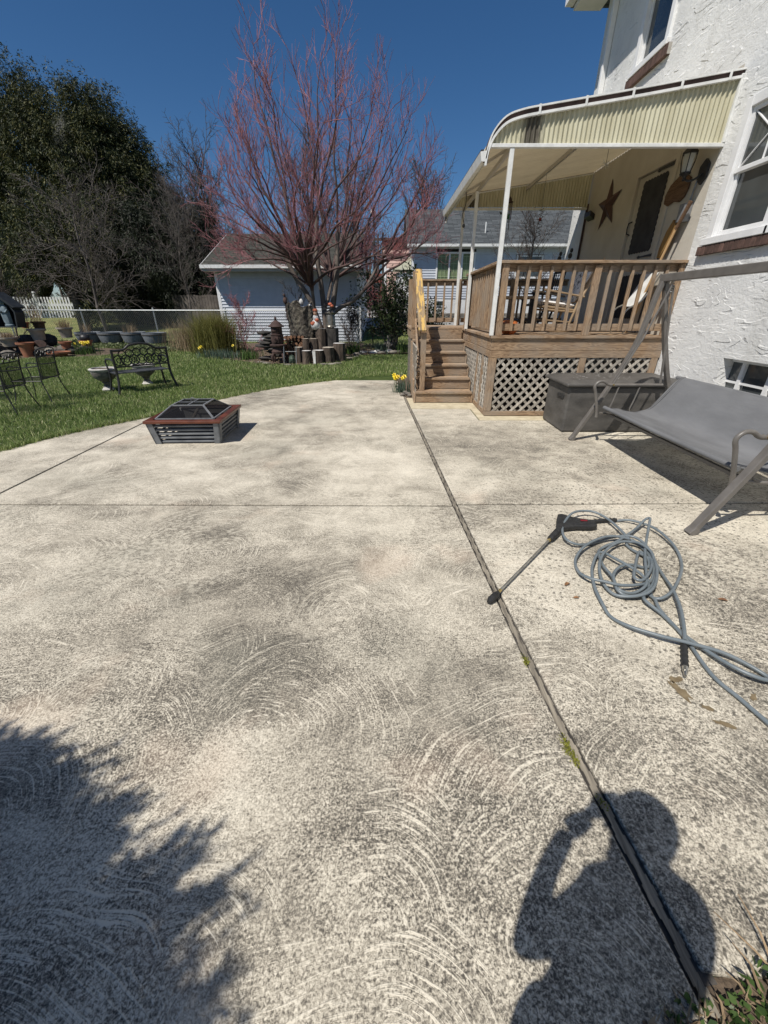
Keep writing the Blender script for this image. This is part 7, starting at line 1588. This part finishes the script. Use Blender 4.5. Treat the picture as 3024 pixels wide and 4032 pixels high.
for i, (x, y) in enumerate(((-1.75, 11.72), (-1.55, 11.75), (-1.4, 11.9), (-2.75, 11.62), (-3.4, 11.9), (-3.6, 12.1), (-1.15, 12.9), (-1.0, 13.2))): m = MB(); m.blob((x, y, TZ(x, y)+.025), .13, .08, .03, 500+i, .2); tag(m.build('edging_stone', 'rock', smooth=True), 'flat grey brown stone along the lawn edge in front of the stumps', 'rock', 'flat stones in front of the stumps')
for i, (x, y, r_) in enumerate(((.30, 7.75, .05), (.40, 7.85, .06), (.36, 8.0, .05), (.43, 7.7, .045))): m = MB(); m.blob((x, y, .025), r_, r_*.8, .03, 600+i, .2); tag(m.build('edging_stone', 'rock', smooth=True), ['small stone left of the daffodils by the stair foot', 'larger small stone in front of the daffodils, against the stairs', 'small stone behind the daffodils by the stair foot', 'small stone nearest the stair corner'][i], 'rock', 'small stones by the stair foot')
# cherub like statue and pole ornament beside the rhododendron
sc_ = thing('small_statue', 'small grey stone statue under the rhododendron', 'statue', (.05, 14.75, .17)); m = MB(); m.lathe([(.11, 0), (.11, .05), (.08, .07), (.09, .18), (.075, .30), (.035, .36), (.06, .40), (.065, .45), (.04, .50), (.005, .515)], (.05, 14.75, .17), 18, squash=lambda a, z: 1+.1*math.sin(a*4+z*9)); m.tube([(-.03, 14.73, .45), (-.10, 14.66, .40), (-.04, 14.60, .42)], .025, 8); m.tube([(.12, 14.73, .45), (.18, 14.68, .38), (.13, 14.61, .36)], .025, 8); m.build('body', 'urn', sc_, smooth=True)
po = thing('garden_pole', 'thin dark pole with a caged ball ornament beyond the bed', 'pole', (-.50, 15.2, .19)); m = MB(); m.tube([(-.50, 15.2, .15), (-.50, 15.2, 1.49)], .016, 8); m.build('pole', 'black', po, smooth=True); m = MB()
for k in range(4): a = k*math.pi/4; m.tube([(-.50+.09*math.cos(a)*math.sin(t), 15.2+.09*math.sin(a)*math.sin(t), .80+.12*math.cos(t)) for t in np.linspace(0, 2*math.pi, 17)[:-1]], .007, 5, closed=True)
m.blob((-.50, 15.2, .78), .05, .05, .05, 4, .05); m.build('caged_ball', 'black', po, smooth=True)

# ------------------------------------------------------------------ corner weeds, bottom right
rg = np.random.default_rng(77)
n = 700; P = np.c_[rg.uniform(.66, 1.3, n), rg.uniform(.12, .36, n), np.full(n, .005)]; P = P[P[:, 1] < .33+.1*(P[:, 0]-.75)]; D = rg.normal(size=P.shape); D[:, 2] = np.abs(D[:, 2])*.8
V_, F_ = leafquads(P, D, rg.uniform(.012, .03, len(P)), rg.uniform(.008, .018, len(P)), rg); V2, F2 = V_, F_
tag(tri_mesh('bed_weeds', V2, F2, 'leaf_bright'), 'small green weeds on the soil at the bottom right corner', 'weeds', kind='stuff')
n = 1500; P = np.c_[rg.uniform(.60, 1.3, n), rg.uniform(.05, .36, n), np.full(n, .004)]; k = P[:, 1] < .31+.12*(P[:, 0]-.75); P = P[k]; D = rg.normal(size=P.shape); D[:, 2] = np.abs(D[:, 2])*.25
V_, F_ = leafquads(P, D, rg.uniform(.015, .06, len(P)), rg.uniform(.002, .010, len(P)), rg); tag(tri_mesh('dry_litter', V_, F_, 'straw'), 'dry twigs and leaf litter in the bottom right corner bed', 'litter', kind='stuff')
wd = thing('weed_clump', 'upright green weed with broad leaves at the bottom right corner', 'plant', (1.0, .32, 0))
P = np.c_[rg.normal(1.0, .06, 130), rg.normal(.33, .03, 130), rg.uniform(0, .07, 130)]; D = rg.normal(size=P.shape); D[:, 2] = np.abs(D[:, 2])+.3; V_, F_ = leafquads(P, D, rg.uniform(.02, .04, 130), rg.uniform(.010, .02, 130), rg); tri_mesh('leaves', V_, F_, 'leaf_bright', wd)
m = MB()
for (a, b_) in (((1.0, .33, 0), (.88, .47, .05)), ((.98, .36, 0), (.96, .50, .07)), ((.92, .34, 0), (.86, .40, .09)), ((1.03, .36, 0), (1.10, .52, .06)), ((.88, .33, 0), (.83, .36, .05)), ((.80, .30, 0), (.78, .33, .05))): m.tube([a, ((a[0]+b_[0])/2, (a[1]+b_[1])/2, b_[2]*.75), b_], [.0035, .0025, .001], 5)
m.build('dead_stems', 'rocker', wd, smooth=True)

# ------------------------------------------------------------------ conifer behind the camera that shades the lower left corner
SHP = [(-1.542, .986), (-1.251, 0.96), (-1.108, 0.85), (-0.988, 0.81), (-0.839, 0.70), (-0.82, 0.558), (-0.699, 0.57), (-0.59, 0.53), (-0.50, 0.50), (-0.56, 0.445), (-0.48, 0.376), (-0.50, 0.31), (-0.46, 0.252), (-.46, -.2), (-.9, -1.2), (-3.4, -1.2), (-3.4, 1.15), (-2.2, 1.10)]
kx, ky = -math.sin(SUN_AZ)/math.tan(SUN_EL), -math.cos(SUN_AZ)/math.tan(SUN_EL)
jt = thing('juniper_tree', 'spreading juniper behind the photographer shading the lower left slab', 'tree', (-3.2, -1.6, 0))
xs_ = rg.uniform(-3.4, -.4, 13000); ys_ = rg.uniform(-1.2, 1.15, 13000); k = inpoly(xs_, ys_, SHP); g_ = np.c_[xs_, ys_][k]-np.array([.10, .06]); g_ = g_[(np.sin(g_[:, 0]*17)*np.sin(g_[:, 1]*19+g_[:, 0]*5) < .86) | (g_[:, 0] < -1.0)]
zt = rg.uniform(1.75, 4.4, len(g_)); P = np.c_[g_[:, 0]+kx*zt, g_[:, 1]+ky*zt, zt]
m_ = 15; P2 = np.repeat(P, m_, 0)+rg.normal(0, .020, (len(P)*m_, 3)); D2 = rg.normal(0, .55, P2.shape)+np.array([.75, .55, .25])*1.0
V_, F_ = leafquads(P2, D2, rg.uniform(.05, .11, len(P2)), rg.uniform(.010, .022, len(P2)), rg); tri_mesh('crown', V_, F_, 'cedar', jt)
rr = random.Random(6); tw_ = Tw()
tips = [(-.33, .64), (-.29, .52), (-.35, .47), (-.44, .66), (-.50, .70), (-.62, .76), (-.58, .72), (-.72, .80), (-.86, .86), (-.90, .92), (-1.02, .96), (-1.2, 1.05), (-.33, .36), (-.31, .28), (-.36, .33), (-.36, .62), (-.40, .55), (-.60, .66), (-.68, .70), (-.80, .80), (-.95, .93), (-1.1, .98), (-.40, .42), (-.36, .30), (-1.3, 1.06), (-.52, .64)]
for k in range(26):
    i = rr.randrange(len(P)); tw_.path([(-3.2, -1.6, rr.uniform(.3, 1.6)), tuple((P[i]+np.array([-3.2, -1.6, 1.2]))/2+np.array([0, 0, .15])), tuple(P[i])], .04, .006)
tw_.path([(-3.2, -1.6, 0), (-3.15, -1.6, 1.4), (-3.0, -1.5, 2.6)], .12, .05); tw_.build('trunk', 'bark', jt, 6)
Pt = []; Dt = []
E2 = [(-1.542, 1.016), (-1.251, 0.999), (-1.088, 0.891), (-0.948, 0.859), (-0.799, 0.739), (-0.76, 0.588), (-0.659, 0.611), (-0.559, 0.578), (-0.45, 0.55), (-0.50, 0.475), (-0.43, 0.396), (-0.44, 0.34), (-0.40, 0.282)]
for k in range(64):
    i = rr.randrange(len(E2)-1); t = rr.random(); ex_, ey_ = E2[i][0]*(1-t)+E2[i+1][0]*t-.10, E2[i][1]*(1-t)+E2[i+1][1]*t-.06; z = rr.uniform(1.8, 2.5); a = R(35)+rr.gauss(0, .55); L_ = rr.uniform(.03, .13) if rr.random() < .75 else rr.uniform(.12, .22)
    n_ = 70; q = rg.uniform(0, 1, n_)[:, None]; b_ = np.array([ex_-.07*math.cos(a)+kx*z, ey_-.07*math.sin(a)+ky*z, z]); v_ = np.array([math.cos(a), math.sin(a), .0])*(L_+.07); sd = np.array([-math.sin(a), math.cos(a), .3]); Pt.append(b_+v_*q+sd*rg.normal(0, .012, (n_, 1))*(1.15-q)); Dt.append(rg.normal(0, .45, (n_, 3))+np.array([math.cos(a), math.sin(a), .1])*1.2)
for (x, y) in tips:
    x -= .07; y -= .04
    z = rr.uniform(1.9, 2.4); c_ = np.array([x+kx*z, y+ky*z, z]); base_ = c_-np.array([.16, .10, .0]); q = np.linspace(0, 1, 26)[:, None]; Pt.append(base_*(1-q)+c_*q); Dt.append(rg.normal(0, .35, (26, 3))+np.array([1.0, .6, .1]))
P3 = np.concatenate(Pt); D3 = np.concatenate(Dt); V_, F_ = leafquads(P3, D3, rg.uniform(.03, .06, len(P3)), rg.uniform(.006, .012, len(P3)), rg); tri_mesh('branch_tips', V_, F_, 'cedar', jt)

# ------------------------------------------------------------------ the photographer (only the shadow is seen)
ps = thing('person', 'person standing and holding a phone up with both hands, casting a shadow on the slab', 'person', (.05, -.2, 0))
def skin(name, nodes, edges, mat, par, root=0, sub=2):
    me = bpy.data.meshes.new(name); me.from_pydata([n_[0] for n_ in nodes], edges, []); o = link(name, me, par); me.materials.append(M[mat])
    sm = o.modifiers.new('skin', 'SKIN'); sm.use_smooth_shade = True
    for i, n_ in enumerate(nodes): d = me.skin_vertices[0].data[i]; d.radius = (n_[1], n_[2] if len(n_) > 2 else n_[1]); d.use_root = (i == root)
    s2 = o.modifiers.new('sub', 'SUBSURF'); s2.levels = sub; s2.render_levels = sub; return o
N = [((.06, -.20, .93), .15, .12), ((.06, -.20, 1.10), .145, .11), ((.055, -.19, 1.25), .165, .12), ((.055, -.185, 1.36), .15, .09), ((.055, -.17, 1.43), .058), ((.03, -.15, 1.53), .070, .078), ((.02, -.135, 1.62), .078, .088), ((.02, -.14, 1.69), .055, .062),
     ((-.12, -.20, 1.33), .055), ((-.180, -.150, 1.08), .045), ((-.155, -.085, 1.27), .032), ((-.118, -.050, 1.40), .030),
     ((.17, -.21, 1.33), .060), ((.235, -.17, 1.10), .047), ((.12, -.09, 1.28), .034), ((.05, -.05, 1.41), .026),
     ((-.04, -.20, .80), .095), ((-.06, -.18, .46), .062), ((-.07, -.21, .09), .042), ((-.08, -.09, .04), .036),
     ((.16, -.20, .80), .095), ((.18, -.18, .46), .062), ((.19, -.21, .09), .042), ((.20, -.09, .04), .036)]
E_ = [(0, 1), (1, 2), (2, 3), (3, 4), (4, 5), (5, 6), (6, 7), (3, 8), (8, 9), (9, 10), (10, 11), (3, 12), (12, 13), (13, 14), (14, 15), (0, 16), (16, 17), (17, 18), (18, 19), (0, 20), (20, 21), (21, 22), (22, 23)]
skin('body', N, E_, 'skin', ps)
S_ = [((.05, -.20, .84), .150, .12), ((.045, -.20, .96), .180, .13), ((.045, -.20, 1.08), .190, .125), ((.055, -.195, 1.22), .165, .125), ((.055, -.195, 1.34), .145, .095), ((-.10, -.205, 1.315), .062), ((-.16, -.175, 1.19), .052), ((.17, -.21, 1.33), .076), ((.21, -.19, 1.20), .062)]
skin('shirt', S_, [(0, 1), (1, 2), (2, 3), (3, 4), (4, 5), (5, 6), (4, 7), (7, 8)], 'shirt', ps)
J_ = [((.05, -.20, .93), .160, .13), ((-.04, -.20, .80), .105), ((-.06, -.18, .46), .072), ((-.07, -.21, .12), .055), ((.16, -.20, .80), .105), ((.18, -.18, .46), .072), ((.19, -.21, .12), .055)]
skin('jeans', J_, [(0, 1), (1, 2), (2, 3), (0, 4), (4, 5), (5, 6)], 'jeans', ps)
m = MB(); m.blob((.02, -.155, 1.635), .097, .098, .11, 5, .05, 18, 12); m.build('hair', 'hair', ps, smooth=True)
m = MB(); m.tube([(.02, -.06, 1.60), (.02, -.040, 1.575), (.02, -.055, 1.565)], [.010, .014, .008], 8); m.build('nose', 'skin', ps, smooth=True)
for sx in (-1, 1): m = MB(); m.blob((.02+sx*.032, -.060, 1.61), .012, .008, .008, 3, .0); m.build('eye', 'white', ps, smooth=True); m = MB(); m.blob((.02+sx*.085, -.13, 1.60), .012, .022, .032, 4, .05); m.build('ear', 'skin', ps, smooth=True)
for sx, wx in ((-1, -.118), (1, .05)):
    m = MB(); px = -.060 if sx < 0 else .030; m.tube([(wx, -.050, 1.41), ((wx+px)/2, -.043, 1.43), (px-sx*.004, -.034, 1.445)], [.030, .032, .024], 10)
    for f in range(4): z = 1.425+f*.017; L_ = (.055, .062, .058, .046)[f]; m.tube(smoothpts([(px+sx*.006, -.036, z), (px+sx*.008, -.028, z+.004), (px-sx*.010, -.024, z+.006), (px-sx*L_*.5, -.025, z+.004)], 3), [.0085]*7+[.0075]*2+[.006], 8)
    m.tube(smoothpts([(px+sx*.004, -.044, 1.425), (px-sx*.008, -.040, 1.412), (px-sx*.026, -.030, 1.408)], 3), [.011]*4+[.009]*2+[.007], 8); m.build('hand', 'skin', ps, smooth=True)
m = MB(); m.box((-.056, -.021, 1.408), (.020, -.012, 1.562)); tag(m.build('phone', 'black', bevel=.003), 'black smartphone held up by the person', 'phone')
print('OBJS', len(bpy.data.objects), 'TRIS', sum(len(o.data.polygons) for o in bpy.data.objects if o.type == 'MESH'))
